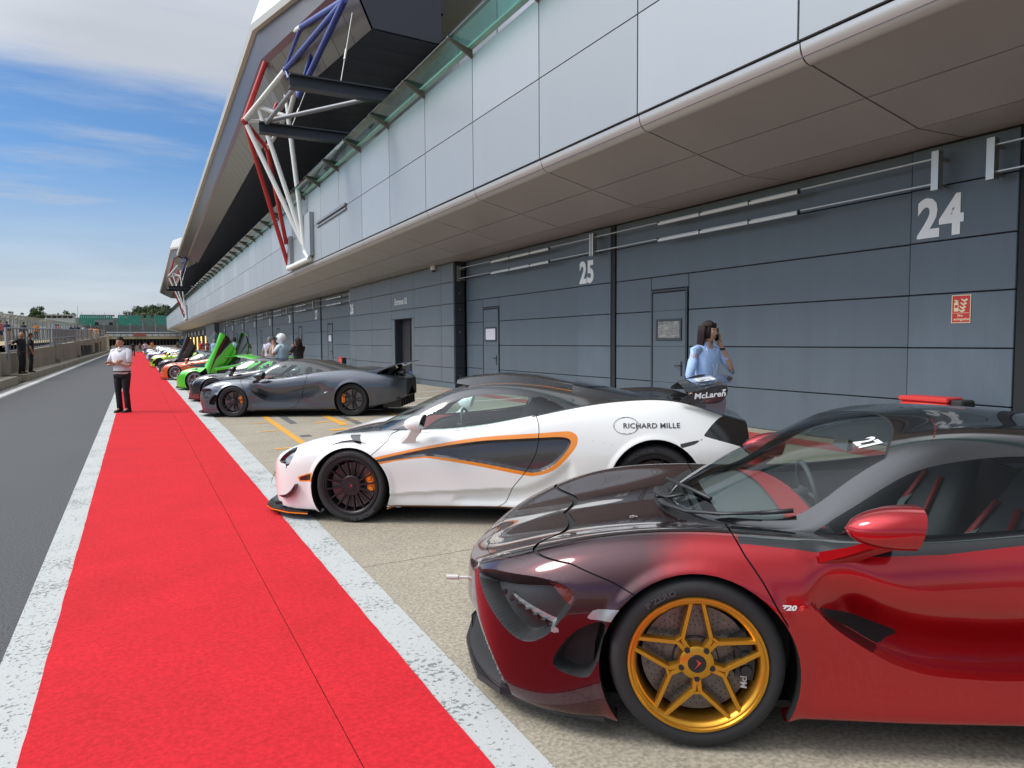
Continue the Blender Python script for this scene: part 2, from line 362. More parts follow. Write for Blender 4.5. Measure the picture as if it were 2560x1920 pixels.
# ================================================================ PIT BUILDING
B = empty('pit_building', (9.2, 0, 0), 'long silver and dark grey race pit building with numbered garages', 'building')
B.location = (0, 0, 0)
silver = mat('silver_cladding', (0.29, 0.315, 0.335), 0.42, 0.2, noise=(0.25, 0.05, (1, 1, 0.3)))
silver2 = mat('silver_cladding_pale', (0.325, 0.35, 0.375), 0.40, 0.2, noise=(0.3, 0.05, (1, 1, 0.3)))
bull_m = mat('bullnose_aluminium', (0.50, 0.49, 0.49), 0.35, 0.5)
soff_m = mat('soffit_metal', (0.34, 0.325, 0.315), 0.42, 0.2, noise=(0.4, 0.06))
slate = mat('slate_cladding', (0.090, 0.117, 0.140), 0.45, 0.0, noise=(1.3, 0.12, (1, 1, 0.18)))
slate_p = mat('slate_pillar', (0.098, 0.130, 0.160), 0.50, 0.0, noise=(1.6, 0.16, (1, 1, 0.3)))
slate_d = mat('slate_entrance', (0.125, 0.145, 0.165), 0.42, 0.15, noise=(1.1, 0.18, (1, 1, 0.5)))
dark = mat('black_recess', (0.012, 0.014, 0.017), 0.7)
navy = mat('dark_navy_metal', (0.030, 0.036, 0.048), 0.5)
steel = mat('brushed_steel', (0.45, 0.43, 0.39), 0.35, 0.9)
white_p = mat('white_steel_paint', (0.72, 0.72, 0.70), 0.4)
red_p = mat('red_steel_paint', (0.50, 0.03, 0.03), 0.4)
blue_p = mat('blue_steel_paint', (0.02, 0.045, 0.26), 0.35)
gr_steel = mat('grey_steel_paint', (0.16, 0.17, 0.19), 0.4)
num_w = mat('white_vinyl', (0.86, 0.86, 0.85), 0.5)
teal_g = glass('visor_glass', (0.50, 0.74, 0.68), 0.06)
teal_s = mat('teal_glass_edge', (0.28, 0.52, 0.47), 0.2, noise=(2, 0.1))
dark_g = mat('dark_glazing', (0.022, 0.022, 0.026), 0.16, 0.0, spec=0.22)
PITCH = 2.71; Y0 = 5.43; YEND = 178.0
joints = [Y0 + PITCH * k for k in range(-5, 64)]
# backing volume behind the panels
g = MB(); g.box((9.26, -9, 0), (22, YEND - 0.5, 11.5)); g.box((6.28, -9, 4.55), (9.26, YEND - 0.4, 7.40)); g.build('core_wall', navy, B)
G_ = 0.014
p = MB(); p.box((0, G_, 0), (0.05, PITCH - G_, 1.32)); fa = p.mesh('fascia_panel', silver)
p = MB(); p.box((0, G_, 0), (0.05, PITCH - G_, 1.32)); fb = p.mesh('fascia_panel_pale', silver2)
prof = [(0.19, -0.005)] + [(0.19 - 0.16 * math.sin(t) - 0.0, 0.195 - 0.20 * math.cos(t)) for t in np.linspace(0.15, math.pi / 2, 7)]
p = MB(); vs = [(x, y, z) for y in (G_ * .6, PITCH - G_ * .6) for x, z in prof]; n = len(prof)
p.add(vs, [(i, i + 1, n + i + 1, n + i) for i in range(n - 1)]); bu = p.mesh('bullnose_panel', bull_m, smooth=True)
def slope_panel(x0, z0, x1, z1):
    p = MB(); g2 = 0.012; dx_, dz_ = x1 - x0, z1 - z0
    a = (x0 + dx_ * .012, z0 + dz_ * .012); b = (x1 - dx_ * .012, z1 - dz_ * .012)
    p.add([(a[0], G_, a[1]), (b[0], G_, b[1]), (b[0], PITCH - G_, b[1]), (a[0], PITCH - G_, a[1])] + [(a[0], G_, a[1] + .05), (b[0], G_, b[1] + .05), (b[0], PITCH - G_, b[1] + .05), (a[0], PITCH - G_, a[1] + .05)],
          [(0, 1, 2, 3), (0, 4, 5, 1), (1, 5, 6, 2), (2, 6, 7, 3), (3, 7, 4, 0)]); return p.mesh('soffit_panel', soff_m)
so1 = slope_panel(6.39, 4.50, 7.30, 4.285); so2 = slope_panel(7.30, 4.285, 8.24, 4.073); so3 = slope_panel(8.24, 4.073, 9.24, 4.085)
gp = MB(); gp.add([(-.10, .02, .035), (-.50, .02, .17), (-.50, PITCH - .02, .17), (-.10, PITCH - .02, .035), (-.10, .02, .053), (-.50, .02, .188), (-.50, PITCH - .02, .188), (-.10, PITCH - .02, .053)], [(0, 1, 2, 3), (7, 6, 5, 4), (0, 4, 5, 1), (2, 6, 7, 3), (1, 5, 6, 2), (0, 3, 7, 4)]); glm = gp.mesh('visor_pane', teal_g)
gs = MB(); gs.add([(0, .012, -.01), (-.10, .012, .024), (-.10, PITCH - .012, .024), (0, PITCH - .012, -.01), (0, .012, .03), (-.10, .012, .064), (-.10, PITCH - .012, .064), (0, PITCH - .012, .03)], [(0, 1, 2, 3), (7, 6, 5, 4), (0, 4, 5, 1), (2, 6, 7, 3), (1, 5, 6, 2), (0, 3, 7, 4)]); gsm = gs.mesh('coping', teal_s)
bk = MB(); bk.add([(0.0, -.028, -0.16), (0.0, .028, -0.16), (0, .028, 0.0), (0, -.028, 0.0), (-.54, -.028, .150), (-.54, .028, .150), (-.54, .028, .185), (-.54, -.028, .185)],
       [(0, 1, 2, 3), (4, 5, 6, 7), (0, 1, 5, 4), (1, 2, 6, 5), (2, 3, 7, 6), (3, 0, 4, 7)]); bkm = bk.mesh('fin_bracket', mat('bronze_fin', (0.13, 0.115, 0.09), 0.5))
for k, y in enumerate(joints[:-1]):
    inst('fascia_panel', fa if (k * 7) % 5 else fb, B, (6.21, y, 4.715)); inst('fascia_panel', fb if k % 3 == 1 else fa, B, (6.21, y, 6.055))
    inst('bullnose_panel', bu, B, (6.21, y, 4.495))
    for me in (so1, so2, so3): inst('soffit_panel', me, B, (0, y, 0))
    inst('visor_pane', glm, B, (6.20, y, 7.47)); inst('coping', gsm, B, (6.205, y, 7.47)); inst('fin_bracket', bkm, B, (6.208, y, 7.46))
# fascia end beyond the far corner
p = MB(); p.box((6.2, YEND, 4.5), (9.2, YEND + .06, 7.4)); p.build('fascia_end', silver, B)
# slot vent on the fascia near the first truss
p = MB(); p.box((6.13, 23.4, 6.02), (6.205, 27.6, 6.10)); p.box((6.16, 23.4, 5.90), (6.205, 27.6, 5.96)); p.build('drip_channel', gr_steel, B)

# ---- garages
ROWS = [0.785, 1.486, 2.18, 2.856, 3.55, 4.06]
def panel(w, h, d=0.05, m=slate, b=0.008, name='wall_panel'):
    k = (name, round(w, 3), round(h, 3), m.name)
    if k not in PANELS: PANELS[k] = bevel_box((0, b, b), (d, w - b, h - b), 0.006).mesh(name, m)
    return PANELS[k]
PANELS = {}
BASE = 0.118
pillars = [4.79 - 8.13, 4.79, 12.92] + [40.62 + 8.0 * k for k in range(7)]
numbers = {4.79: '24', 12.92: '25'}
for k in range(7): numbers[40.62 + 8.0 * k] = str(27 + k)
def number(txt, y, z, h, x=9.155):
    me = text_mesh(txt, h * 1.34, 0.006, bold=h * 0.052, xs=0.86, spacing=1.05); me.materials.append(num_w)
    o = inst('garage_number', me, B, (x, y, z)); o.rotation_euler = (math.pi / 2, 0, -math.pi / 2); return o
for y in pillars:
    z0 = BASE
    pl = empty('pillar', (9.16, y, 0), parent=B)
    for k, z1 in enumerate(ROWS):
        inst('panel', panel(1.32, z1 - z0, 0.06, slate_p, name='panel'), pl, (0.0, 0, z0)); z0 = z1
    p = MB(); p.box((9.18, y - 0.155, 0.1), (9.25, y - 0.005, 4.06)); p.box((9.165, y - 0.15, 0.1), (9.18, y - 0.11, 4.06)); p.build('door_guide', dark, B)
    if y in numbers: number(numbers[y], y + (1.22 if y < 20 else 1.25), 2.935, 0.50)
def garage_door(y0, y1, wy0, paper):
    """sectional door with a wicket door in it"""
    d = empty('garage_door', (9.2, y0, 0), parent=B); d.location = (0, 0, 0); z0 = BASE
    wy1 = wy0 + 1.10; wt = 2.60
    for z1 in ROWS:
        if z0 < wt - 0.02:
            top = min(z1, wt) if z1 > wt else z1
            inst('door_panel', panel(wy0 - y0, z1 - z0, 0.05, slate, name='door_panel'), d, (9.195, y0, z0))
            inst('door_panel', panel(y1 - wy1, z1 - z0, 0.05, slate, name='door_panel'), d, (9.195, wy1, z0))
            if z1 > wt: inst('door_panel', panel(1.10, z1 - wt, 0.05, slate, name='door_panel'), d, (9.195, wy0, wt))
        else: inst('door_panel', panel(y1 - y0, z1 - z0, 0.05, slate, name='door_panel'), d, (9.195, y0, z0))
        z0 = z1
    z0 = BASE + .02
    w = MB()
    for z1 in (0.785, 1.486, 2.18, 2.53):
        w.box((9.185, wy0 + .075, z0 + .003), (9.23, wy1 - .075, z1 - .003)); z0 = z1
    w.build('wicket_door', slate, d)
    w = MB(); w.box((9.178, wy0 + .02, BASE), (9.2, wy0 + .06, wt)); w.box((9.178, wy1 - .06, BASE), (9.2, wy1 - .02, wt)); w.box((9.178, wy0 + .06, wt - .05), (9.2, wy1 - .06, wt - .01)); w.build('door_frame', navy, d)
    w = MB()
    for a in ((wy0 + .07, wy1 - .065, 1.59, 1.64), (wy0 + .07, wy1 - .065, 1.98, 2.03), (wy0 + .07, wy0 + .12, 1.64, 1.98), (wy1 - .115, wy1 - .065, 1.64, 1.98)): pass
    fy0, fy1 = wy0 + 0.17, wy0 + 0.92
    for a in ((fy0, fy1, 1.60, 1.645), (fy0, fy1, 1.975, 2.02), (fy0, fy0 + .045, 1.645, 1.975), (fy1 - .045, fy1, 1.645, 1.975)): w.box((9.165, a[0], a[2]), (9.19, a[1], a[3]))
    w.build('window_frame', navy, d)
    w = MB(); w.box((9.176, fy0 + .047, 1.647), (9.184, fy1 - .047, 1.973)); w.build('window_pane', paper, d)
    w = MB(); w.tube([(9.17, wy0 + .17, 1.12), (9.12, wy0 + .17, 1.12), (9.12, wy0 + .30, 1.115)], 0.011, 6); w.box((9.175, wy0 + .155, .92), (9.186, wy0 + .19, 1.2)); w.build('handle', dark, d)
pap = mat('crinkled_clear_film', (0.20, 0.20, 0.19), 0.25, noise=(7, 0.55, (1, 1, 3)), bump=(9, 0.6, 0.02)); pap2 = mat('white_notice_paper', (0.62, 0.60, 0.66), 0.7)
garage_door(6.12, 12.765, 10.47, pap); garage_door(14.25, 20.68, 18.39, pap2); garage_door(-2.0, 4.63, 2.2, pap)
garage_door(33.02, 40.46, 37.95, pap2)
for k in range(6): garage_door(40.62 + 8 * k + 1.33, 40.62 + 8 * k + 7.84, 45.8 + 8.0 * k, pap2 if k % 2 else pap)
# light rails above the doors
tube_w = mat('fluorescent_tube', (0.75, 0.75, 0.72), 0.3)
def rail_light(y0, y1, t0, t1):
    r = empty('light_rail', (8.95, y0, 3.7), parent=B); r.location = (0, 0, 0)
    for zz_ in (3.855, 3.545):
        p = MB(); p.tube([(8.95, y0, zz_), (8.95, y1, zz_)], 0.014, 6); p.build('rail', steel, r)
        p = MB(); p.box((8.915, t0, zz_ - .055), (8.955, t1, zz_ - .015)); p.build('lamp_tube', tube_w, r)
        p = MB()
        for yy in (t0, t0 + (t1 - t0) * .3, t0 + (t1 - t0) * .65, t1): p.box((8.912, yy - .012, zz_ - .058), (8.958, yy + .012, zz_ + .015))
        p.build('lamp_clip', navy, r)
    for yy in (y0 + .02, y1 - .02):
        p = MB(); p.box((8.90, yy - .045, 3.46), (9.0, yy + .045, 3.94)); p.build('bracket', steel, r); p = MB(); p.box((9.0, yy - .02, 3.5), (9.17, yy + .02, 3.54)); p.box((9.0, yy - .02, 3.83), (9.17, yy + .02, 3.87)); p.build('bracket_arm', steel, r)
rail_light(5.62, 13.28, 7.75, 11.05); rail_light(13.30, 20.72, 15.15, 18.38); rail_light(-3, 5.0, -1, 2.3)
for k in range(6): rail_light(41.3 + 8 * k - (6.9 if k == 0 else 0) * 0, 41.3 + 8 * k + 7.9, 43.2 + 8 * k, 46.4 + 8 * k)
rail_light(33.4, 41.2, 35.0, 38.2)

# ---- entrance block standing proud of the garages
EB = empty('entrance_block', (8.81, 20.77, 0), parent=B); EB.location = (0, 0, 0)
ecols = [20.79, 21.83, 24.38, 26.94, 29.54, 32.08, 33.02]; erows = [0.30, 0.775, 1.455, 2.105, 2.785, 3.46, 4.07]
dy0, dy1, dtop = 24.66, 26.60, 2.45
for i in range(6):
    z0 = erows[0]
    for j in range(1, 7):
        y0, y1 = ecols[i], ecols[i + 1]
        if not (i == 2 and erows[j] <= 2.105 + .01):
            zz0 = z0
            if i == 2 and erows[j] < 2.8: zz0 = 2.45
            inst('panel', panel(y1 - y0, erows[j] - zz0, 0.06, slate_d, name='panel'), EB, (8.81, y0, zz0))
        z0 = erows[j]
for (a, b) in ((24.38, dy0), (dy1, 26.94)): inst('panel', panel(b - a, 2.15, 0.06, slate_d, name='panel'), EB, (8.81, a, 0.30))
p = MB(); p.box((8.86, 20.8, 0.1), (9.2, dy0, 4.05)); p.box((8.86, dy1, 0.1), (9.2, 33.0, 4.05)); p.box((8.86, dy0, dtop), (9.2, dy1, 4.05)); p.build('block_wall', navy, EB)
p = MB(); p.box((8.835, 20.8, 0.09), (8.86, dy0, 0.29)); p.box((8.835, dy1, 0.09), (8.86, 33.0, 0.29)); p.build('plinth', slate, EB)
p = MB(); p.box((9.1, dy0, 0.1), (9.25, dy1, dtop)); p.build('doorway', dark, EB)
p = MB(); p.box((9.07, dy0 + .95, 0.1), (9.1, dy0 + 1.0, dtop)); p.box((9.07, dy0, 0.1), (9.1, dy0 + .05, dtop)); p.build('door_frame', navy, EB)
z0 = 0.3
for z1 in erows[1:]:
    p = bevel_box((8.83, 20.745, z0 + .006), (9.15, 20.785, z1 - .006), .006); p.build('panel', navy, EB); z0 = z1
for zz_ in (0.52, 1.9, 2.6, 3.1):
    p = MB(); p.sphere((8.99, 20.735, zz_), 0.022, 8, 6); p.build('fixing', steel, EB)
number('26', 32.93, 2.90, 0.46, 8.805)
me = text_mesh('Entrance 02', 0.33, 0.006, bold=0.004, xs=0.88); me.materials.append(num_w)
o = inst('entrance_lettering', me, B, (8.803, 26.52, 2.99)); o.rotation_euler = (math.pi / 2, 0, -math.pi / 2)
# second block and the lit open garages at the far end
p = MB(); p.box((8.81, 97.5, 0.1), (9.25, 110, 4.05)); p.build('far_entrance_block', slate_d, B)
lit = mat('lit_garage_interior', (0.6, 0.42, 0.12), 0.6, emit=((1.0, 0.66, 0.12), 1.6))
for k in range(6):
    y = 112 + 8.2 * k
    p = MB(); p.box((9.19, y, 0.1), (9.25, y + 6.3, 3.6)); p.build('open_doorway', dark, B)
    p = MB(); p.box((9.17, y + 2.0, 0.5), (9.188, y + 4.0, 2.6)); p.build('lit_opening', lit, B)
    p = MB(); p.box((9.13, y + 6.5, 2.8), (9.18, y + 7.6, 3.5)); p.build('garage_board', num_w, B)
# ---- upper storey: balcony floor, glazing, pale panels, ceiling, roof wing
p = MB(); p.box((6.3, -9, 7.26), (9.2, YEND - 1, 7.34)); p.build('balcony_floor', gr_steel, B)
pale = mat('pale_storey_panel', (0.30, 0.31, 0.35), 0.35, 0.4, noise=(0.5, 0.1))
y = -6.0
while y < 33:
    for z0, z1 in ((7.36, 9.3), (9.32, 11.2)):
        inst('storey_panel', panel(2.68, z1 - z0, 0.05, pale, 0.012, 'storey_panel'), B, (9.18, y, z0))
    y += 2.71
mul = MB()
while y < YEND - 4:
    pn = MB(); pn.box((9.19, y + .03, 7.36), (9.22, y + 2.68, 11.2)); pn.build('storey_window', dark_g, B)
    p = MB(); p.box((9.12, y - .03, 7.36), (9.22, y + .03, 11.4)); p.build('mullion', navy, B)
    y += 2.71
p = MB(); p.box((9.10, 33, 9.9), (9.17, YEND - 4, 9.97)); p.build('transom', navy, B)
p = MB()
for yy in np.arange(30, YEND - 4, 5.42): p.tube([(7.4, yy, 7.34), (7.4, yy, 8.5)], 0.022, 6)
p.tube([(7.4, 24, 8.5), (7.4, YEND - 4, 8.5)], 0.025, 6); p.build('handrail', gr_steel, B)

lip_m = mat('roof_edge_metal', (0.55, 0.53, 0.49), 0.4, 0.2); under_m = mat('roof_underside', (0.060, 0.056, 0.070), 0.40, 0.2); maroon = mat('maroon_fascia', (0.10, 0.022, 0.035), 0.4, 0.2)
slat_m = mat('soffit_slat', (0.145, 0.13, 0.13), 0.32, 0.35); ceil_m = mat('dark_ceiling', (0.040, 0.050, 0.062), 0.45)
def roof_wing(dyy):
    R = empty('roof', (0, dyy, 0), parent=B)
    Ys = np.array([22.5, 26.0, 30.3, 38, 50, 62, 74, 86, 101.0])
    f = lambda ys, vs: np.interp(Ys, ys, vs)
    lx, lz = f([22.5, 26, 30.3, 65, 101], [6.3, 5.35, 4.45, 4.78, 5.0]), f([22.5, 26, 30.3, 65, 101], [13.1, 13.55, 13.78, 13.3, 12.6])
    mx_, mz_ = f([22.5, 30.3, 38, 101], [6.35, 4.86, 4.98, 6.15]), f([22.5, 30.3, 38, 101], [12.6, 12.5, 12.3, 11.95])
    sx, sz = f([22.5, 30.3, 38, 101], [6.9, 5.62, 5.82, 7.2]), f([22.5, 30.3, 38, 101], [11.4, 11.1, 11.1, 11.42])
    def sheet(name, a, b, m, th=0.0):
        p = MB(); n = len(Ys)
        p.add([(a[0][i], Ys[i], a[1][i]) for i in range(n)] + [(b[0][i], Ys[i], b[1][i]) for i in range(n)], [(i, i + 1, n + i + 1, n + i) for i in range(n - 1)])
        return p.build(name, m, R, smooth=True)
    sheet('roof_edge', (lx - .06, lz + .22), (lx, lz), lip_m); sheet('roof_edge', (lx, lz), (lx + .16, lz - .03), lip_m)
    sheet('roof_underside', (lx + .16, lz - .03), (mx_ - .12, mz_ + .22), under_m); sheet('maroon_fascia', (mx_ - .12, mz_ + .22), (mx_, mz_), maroon)
    sheet('roof_top', (lx - .06, lz + .22), (lx * 0 + 22, lz + 2.6), lip_m)
    # slats across the sloping soffit
    yy = 22.6
    while yy < 100.6:
        y1 = min(yy + 1.18, 100.9); q = []
        for Y in (yy + .012, y1 - .012):
            q.append([np.interp(Y, Ys, t) for t in (mx_, mz_, sx, sz)])
        p = MB(); p.add([(q[0][0], yy + .012, q[0][1] + .01), (q[0][2], yy + .012, q[0][3]), (q[1][2], y1 - .012, q[1][3]), (q[1][0], y1 - .012, q[1][1] + .01),
                         (q[0][0], yy + .012, q[0][1] + .05), (q[0][2], yy + .012, q[0][3] + .05), (q[1][2], y1 - .012, q[1][3] + .05), (q[1][0], y1 - .012, q[1][1] + .05)],
                        [(0, 1, 2, 3), (0, 4, 5, 1), (1, 5, 6, 2), (2, 6, 7, 3), (3, 7, 4, 0)])
        p.build('slat', slat_m, R)
        q2 = [(9.2, 11.35)]
        p = MB(); za, zb = q[0][3], q[1][3]
        p.add([(q[0][2] + .02, yy + .01, za + .005), (9.18, yy + .01, 11.32), (9.18, y1 - .01, 11.32), (q[1][2] + .02, y1 - .01, zb + .005), (q[0][2] + .02, yy + .01, za + .05), (9.18, yy + .01, 11.37), (9.18, y1 - .01, 11.37), (q[1][2] + .02, y1 - .01, zb + .05)],
              [(0, 1, 2, 3), (0, 4, 5, 1), (1, 5, 6, 2), (2, 6, 7, 3), (3, 7, 4, 0)]); p.build('ceiling_panel', ceil_m, R)
        yy += 1.18
    sheet('roof_deck', (mx_, mz_ + .12), (lx * 0 + 9.3, lz * 0 + 12.3), dark)
    for i in (0, len(Ys) - 1):
        p = MB(); Y = Ys[i] + (-.01 if i == 0 else .01)
        p.add([(lx[i] - .06, Y, lz[i] + .22), (lx[i], Y, lz[i]), (mx_[i], Y, mz_[i]), (sx[i], Y, sz[i]), (9.2, Y, 11.32), (9.2, Y, lz[i] + .9)], [(0, 1, 2, 3, 4, 5)]); p.build('roof_end', under_m, R)
    # raised pale upstand at the near corner
    p = MB(); p.add([(4.39, 30.3, 14.0), (5.29, 26, 13.77), (5.6, 26, 14.9), (4.75, 30.3, 15.0), (4.5, 30.3, 14.0), (5.4, 26, 13.77), (5.7, 26, 14.9), (4.85, 30.3, 15.0)],
                    [(0, 1, 2, 3), (7, 6, 5, 4), (0, 4, 5, 1), (3, 2, 6, 7), (0, 3, 7, 4), (1, 5, 6, 2)]); p.build('roof_upstand', lip_m, R)
    return R
roof_wing(0.0); roof_wing(74.5)

# ---- painted tubular trusses holding the roof
def truss(dyy):
    T = empty('roof_truss', (0, dyy, 0), parent=B)
    A, A2, Bn, Gn, H = (5.07, 30, 13.12), (5.63, 29.6, 12.53), (4.15, 31, 10.48), (5.54, 26.5, 12.69), (5.9, 22, 11.85)
    D, E, E2, Wt, Q, K = (5.44, 29, 12.03), (5.59, 29.5, 10.4), (5.61, 30.5, 10.57), (4.62, 30.5, 10.95), (6.02, 26.5, 12.3), (5.60, 27.5, 10.6)
    C, F = (6.06, 31, 12.83), (5.17, 32, 9.71); Wf, Rf = (6.1, 29.4, 5.2), (6.1, 33.1, 5.05)
    def t(a, b, r, m, nm='tube'):
        p = MB(); p.tube([a, b], r, 10); return p.build(nm, m, T, smooth='auto')
    t(A, Bn, .10, red_p); t(A, A2, .085, red_p); t(A2, (5.6, 30, 12.1), .085, red_p); t(Bn, F, .085, red_p); t(Bn, Rf, .095, red_p); t(F, (6.0, 32.8, 5.9), .09, red_p)
    t(F, C, .08, red_p); t((5.0, 31.6, 10.2), C, .08, red_p)
    t(A, Gn, .10, white_p); t(Bn, D, .10, white_p); t(Wt, E, .09, white_p); t((4.3, 31, 10.45), E2, .09, white_p); t((4.25, 31, 10.3), (6.1, 29.7, 5.5), .10, white_p)
    t(Wt, (6.1, 29.5, 5.45), .095, white_p); t(E, Wf, .095, white_p); t(E2, F, .085, white_p); t(E, (5.62, 28.0, 11.1), .09, white_p); t(E, (5.62, 30.6, 12.4), .075, white_p)
    t(D, (5.75, 27.2, 12.6), .085, white_p)
    t(Gn, H, .10, blue_p); t(Gn, D, .085, blue_p); t(D, H, .10, blue_p); t(H, K, .10, blue_p); t(Gn, Q, .075, blue_p); t(Q, K, .08, blue_p); t(K, (5.62, 27.9, 10.95), .07, blue_p); t(D, (5.5, 28.7, 11.6), .08, blue_p)
    t((6.1, 28.6, 4.84), (6.1, 33.0, 4.87), .11, white_p, 'foot_bar'); t((6.1, 33.0, 4.87), Rf, .07, white_p, 'foot_pin'); t((6.1, 28.7, 4.86), Wf, .10, white_p, 'foot_pin')
    p = MB(); p.box((6.05, 28.3, 4.95), (6.2, 29.9, 6.6)); p.box((6.05, 32.4, 4.95), (6.2, 33.6, 6.2)); p.build('anchor_plate', silver2, T)
    for j in (A, Bn, F, D, E):
        p = MB(); p.sphere(j, .13, 10, 8); p.build('node', red_p if j in (A, Bn, F) else (blue_p if j == D else white_p), T, smooth=True)
    # two dark girders reaching back over the balcony, with bracing
    for (y, x0) in ((19.18, 3.67), (23.69, 3.59)):
        p = MB()
        p.box((x0, y - .15, 8.06), (6.6, y + .15, 8.10)); p.box((x0, y - .15, 8.36), (6.6, y + .15, 8.40)); p.box((x0, y - .02, 8.10), (6.6, y + .02, 8.36)); p.build('girder', navy, T)
    t((3.85, 23.4, 8.40), (6.4, 19.6, 8.42), .065, gr_steel, 'brace'); t((3.8, 23.5, 8.35), (3.85, 19.4, 8.15), .065, gr_steel, 'brace')
    for a, b in (((5.84, 21, 11.06), (5.0, 19.2, 8.42)), ((5.25, 24.5, 9.91), (4.6, 23.7, 8.42))):
        t(a, b, .012, steel, 'cable'); c0, c1 = Vector(a).lerp(Vector(b), .55), Vector(a).lerp(Vector(b), .70); t(c0, c1, .03, steel, 'turnbuckle')
    return T
truss(0.0); truss(76.0)

# ---- small fittings on the wall
cam_t = empty('security_camera', (8.74, 22.31, 4.07), 'white dome camera hanging from the soffit beside the entrance', 'security camera')
p = MB(); p.lathe([(0, 0.02), (0.09, 0.02), (0.09, -0.10), (0.075, -0.13), (0, -0.13)], 14); p.build('housing', white_p, cam_t, smooth='auto')
p = MB(); p.sphere((0, 0, -0.13), 0.068, 12, 8); p.build('dome', mat('smoked_dome', (0.02, 0.02, 0.02), 0.08), cam_t, smooth=True)
fs = empty('fire_sign', (9.15, 5.41, 1.975), 'red fire extinguisher sign on the pillar below the number 24', 'sign')
sgn_r = mat('sign_red', (0.55, 0.02, 0.02), 0.4); sgn_c = mat('sign_cream', (0.75, 0.66, 0.40), 0.4)
p = MB(); p.box((0, -.118, -.175), (0.006, .118, .175)); p.build('plate', sgn_c, fs)
p = MB(); p.box((-.002, -.108, -.165), (0.001, .108, .165)); p.build('face', sgn_r, fs)
p = MB()  # extinguisher and flames; +Y is left in the picture
p.prism([(.085, -.03), (.085, .07), (.075, .085), (.04, .085), (.03, .07), (.03, -.03)], -.004, -.0022, 'X'); p.box((-.004, .048, .085), (-.0022, .067, .105)); p.prism([(.03, .10), (.06, .118), (.085, .11), (.085, .10), (.06, .105), (.03, .09)], -.004, -.0022, 'X')
for k, (a, b) in enumerate(((-.03, .13), (-.02, .085), (-.01, .04), (0.0, 0.0))):
    p.prism([(a - .055, b - .02), (a - .01, b - .045), (a + .03, b - .01), (a + .02, b), (a - .005, b - .02), (a - .04, b + .0)], -.004, -.0022, 'X')
p.box((-.004, -.10, -.052), (-.0022, .10, -.047)); p.build('pictogram', sgn_c, fs)
p = MB(); p.box((-.0046, .038, .015), (-.0041, .078, .05)); p.build('pictogram_label', sgn_r, fs)
for tx, zz_, w in (('Fire', -.095, .04), ('extinguisher', -.140, .088)):
    me = text_mesh(tx, .042, .002, bold=.001); me.materials.append(sgn_c); o = inst('lettering', me, fs, (-.003, w, zz_)); o.rotation_euler = (math.pi / 2, 0, -math.pi / 2)
red_pl = mat('red_plastic', (0.60, 0.035, 0.03), 0.45); blk_pl = mat('black_plastic', (0.02, 0.02, 0.022), 0.5)
def red_bin(name, loc, label, sc):
    t = empty(name, loc, label, 'fire point')
    p = bevel_box((-.15 * sc, -.31 * sc, .12), (.15 * sc, .31 * sc, .72), .03); p.build('case', red_pl, t, smooth='auto'); p = bevel_box((-.16 * sc, -.31 * sc, .72), (.17 * sc, .32 * sc, .78), .015); p.build('lid', red_pl, t)
    p = bevel_box((-.12 * sc, -.47 * sc, .10), (.14 * sc, -.315 * sc, .76), .02); p.build('back_box', blk_pl, t)
    for sx_ in (-.1, .1):
        for sy_ in (-.25, .25):
            p = MB(); p.tube([(sx_ * sc, sy_ * sc, 0), (sx_ * sc, sy_ * sc, .13)], .02, 6); p.build('leg', blk_pl, t)
    return t
red_bin('fire_point', (8.72, 5.50, 0.112), 'red fire point box standing against the pillar of garage 24', 1.0)
red_bin('fire_point', (8.55, 33.6, 0.11), 'small red fire point box on the apron near garage 26', 0.8)
btl = empty('water_bottle', (8.60, 24.2, 0.11), 'blue water bottle standing on the ground by the entrance', 'bottle')
p = MB(); p.lathe([(0, 0), (.07, 0), (.075, .04), (.075, .3), (.03, .40), (.03, .44), (0, .44)], 12); p.build('bottle_body', mat('blue_bottle', (0.12, 0.2, 0.5), 0.2), btl, smooth='auto')
p = MB(); p.lathe([(0, .44), (.034, .44), (.034, .48), (0, .48)], 10); p.build('cap', mat('blue_cap', (.03, .05, .4), .4), btl)
# ================================================================ PIT WALL, FENCES, TERRACE
pw_m = mat('pit_wall_concrete', (0.34, 0.305, 0.235), 0.85, noise=(0.7, 0.22, (1, 1, .5)), bump=(60, .3, .004))
pw_d = mat('pit_wall_concrete_weathered', (0.255, 0.235, 0.19), 0.85, noise=(0.9, 0.28, (1, 1, .4)))
ztop = lambda y: 1.28 + (y - 44) * 0.0148
def block(mb, x0, x1, y0, y1, z0, za, zb):
    mb.add([(x0, y0, z0), (x1, y0, z0), (x1, y1, z0), (x0, y1, z0), (x0, y0, za), (x1, y0, za), (x1, y1, zb), (x0, y1, zb)],
           [(0, 3, 2, 1), (4, 5, 6, 7), (0, 1, 5, 4), (1, 2, 6, 5), (2, 3, 7, 6), (3, 0, 4, 7)])
PW = empty('pit_wall', (-4.85, 20, 0), 'low concrete pit wall with a step running beside the pit lane', 'wall'); PW.location = (0, 0, 0)
ys = [18, 22, 26, 30, 34.3]
for a, b in zip(ys[:-1], ys[1:]):
    p = MB(); block(p, -5.3, -4.17, a + .01, b - .01, 0, .33, .33); p.build('step_block', pw_m, PW)
for a in np.arange(36.9, 150, 6.2):
    p = MB(); block(p, -5.4, -4.17, a + .01, a + 6.18, 0, .30, .30); p.build('step_block', pw_m, PW)
p = MB(); block(p, -5.4, -4.5, 34.9, 36.2, 0, .26, .26); block(p, -4.55, -4.3, 35.6, 36.2, 0, .2, .2); p.build('gap_step', pw_d, PW)
p = MB(); p.box((-4.44, 34.5, 0.02), (-4.40, 35.0, .08)); p.build('drain_cover', mat('pale_plastic', (.6, .6, .58), .5), PW)
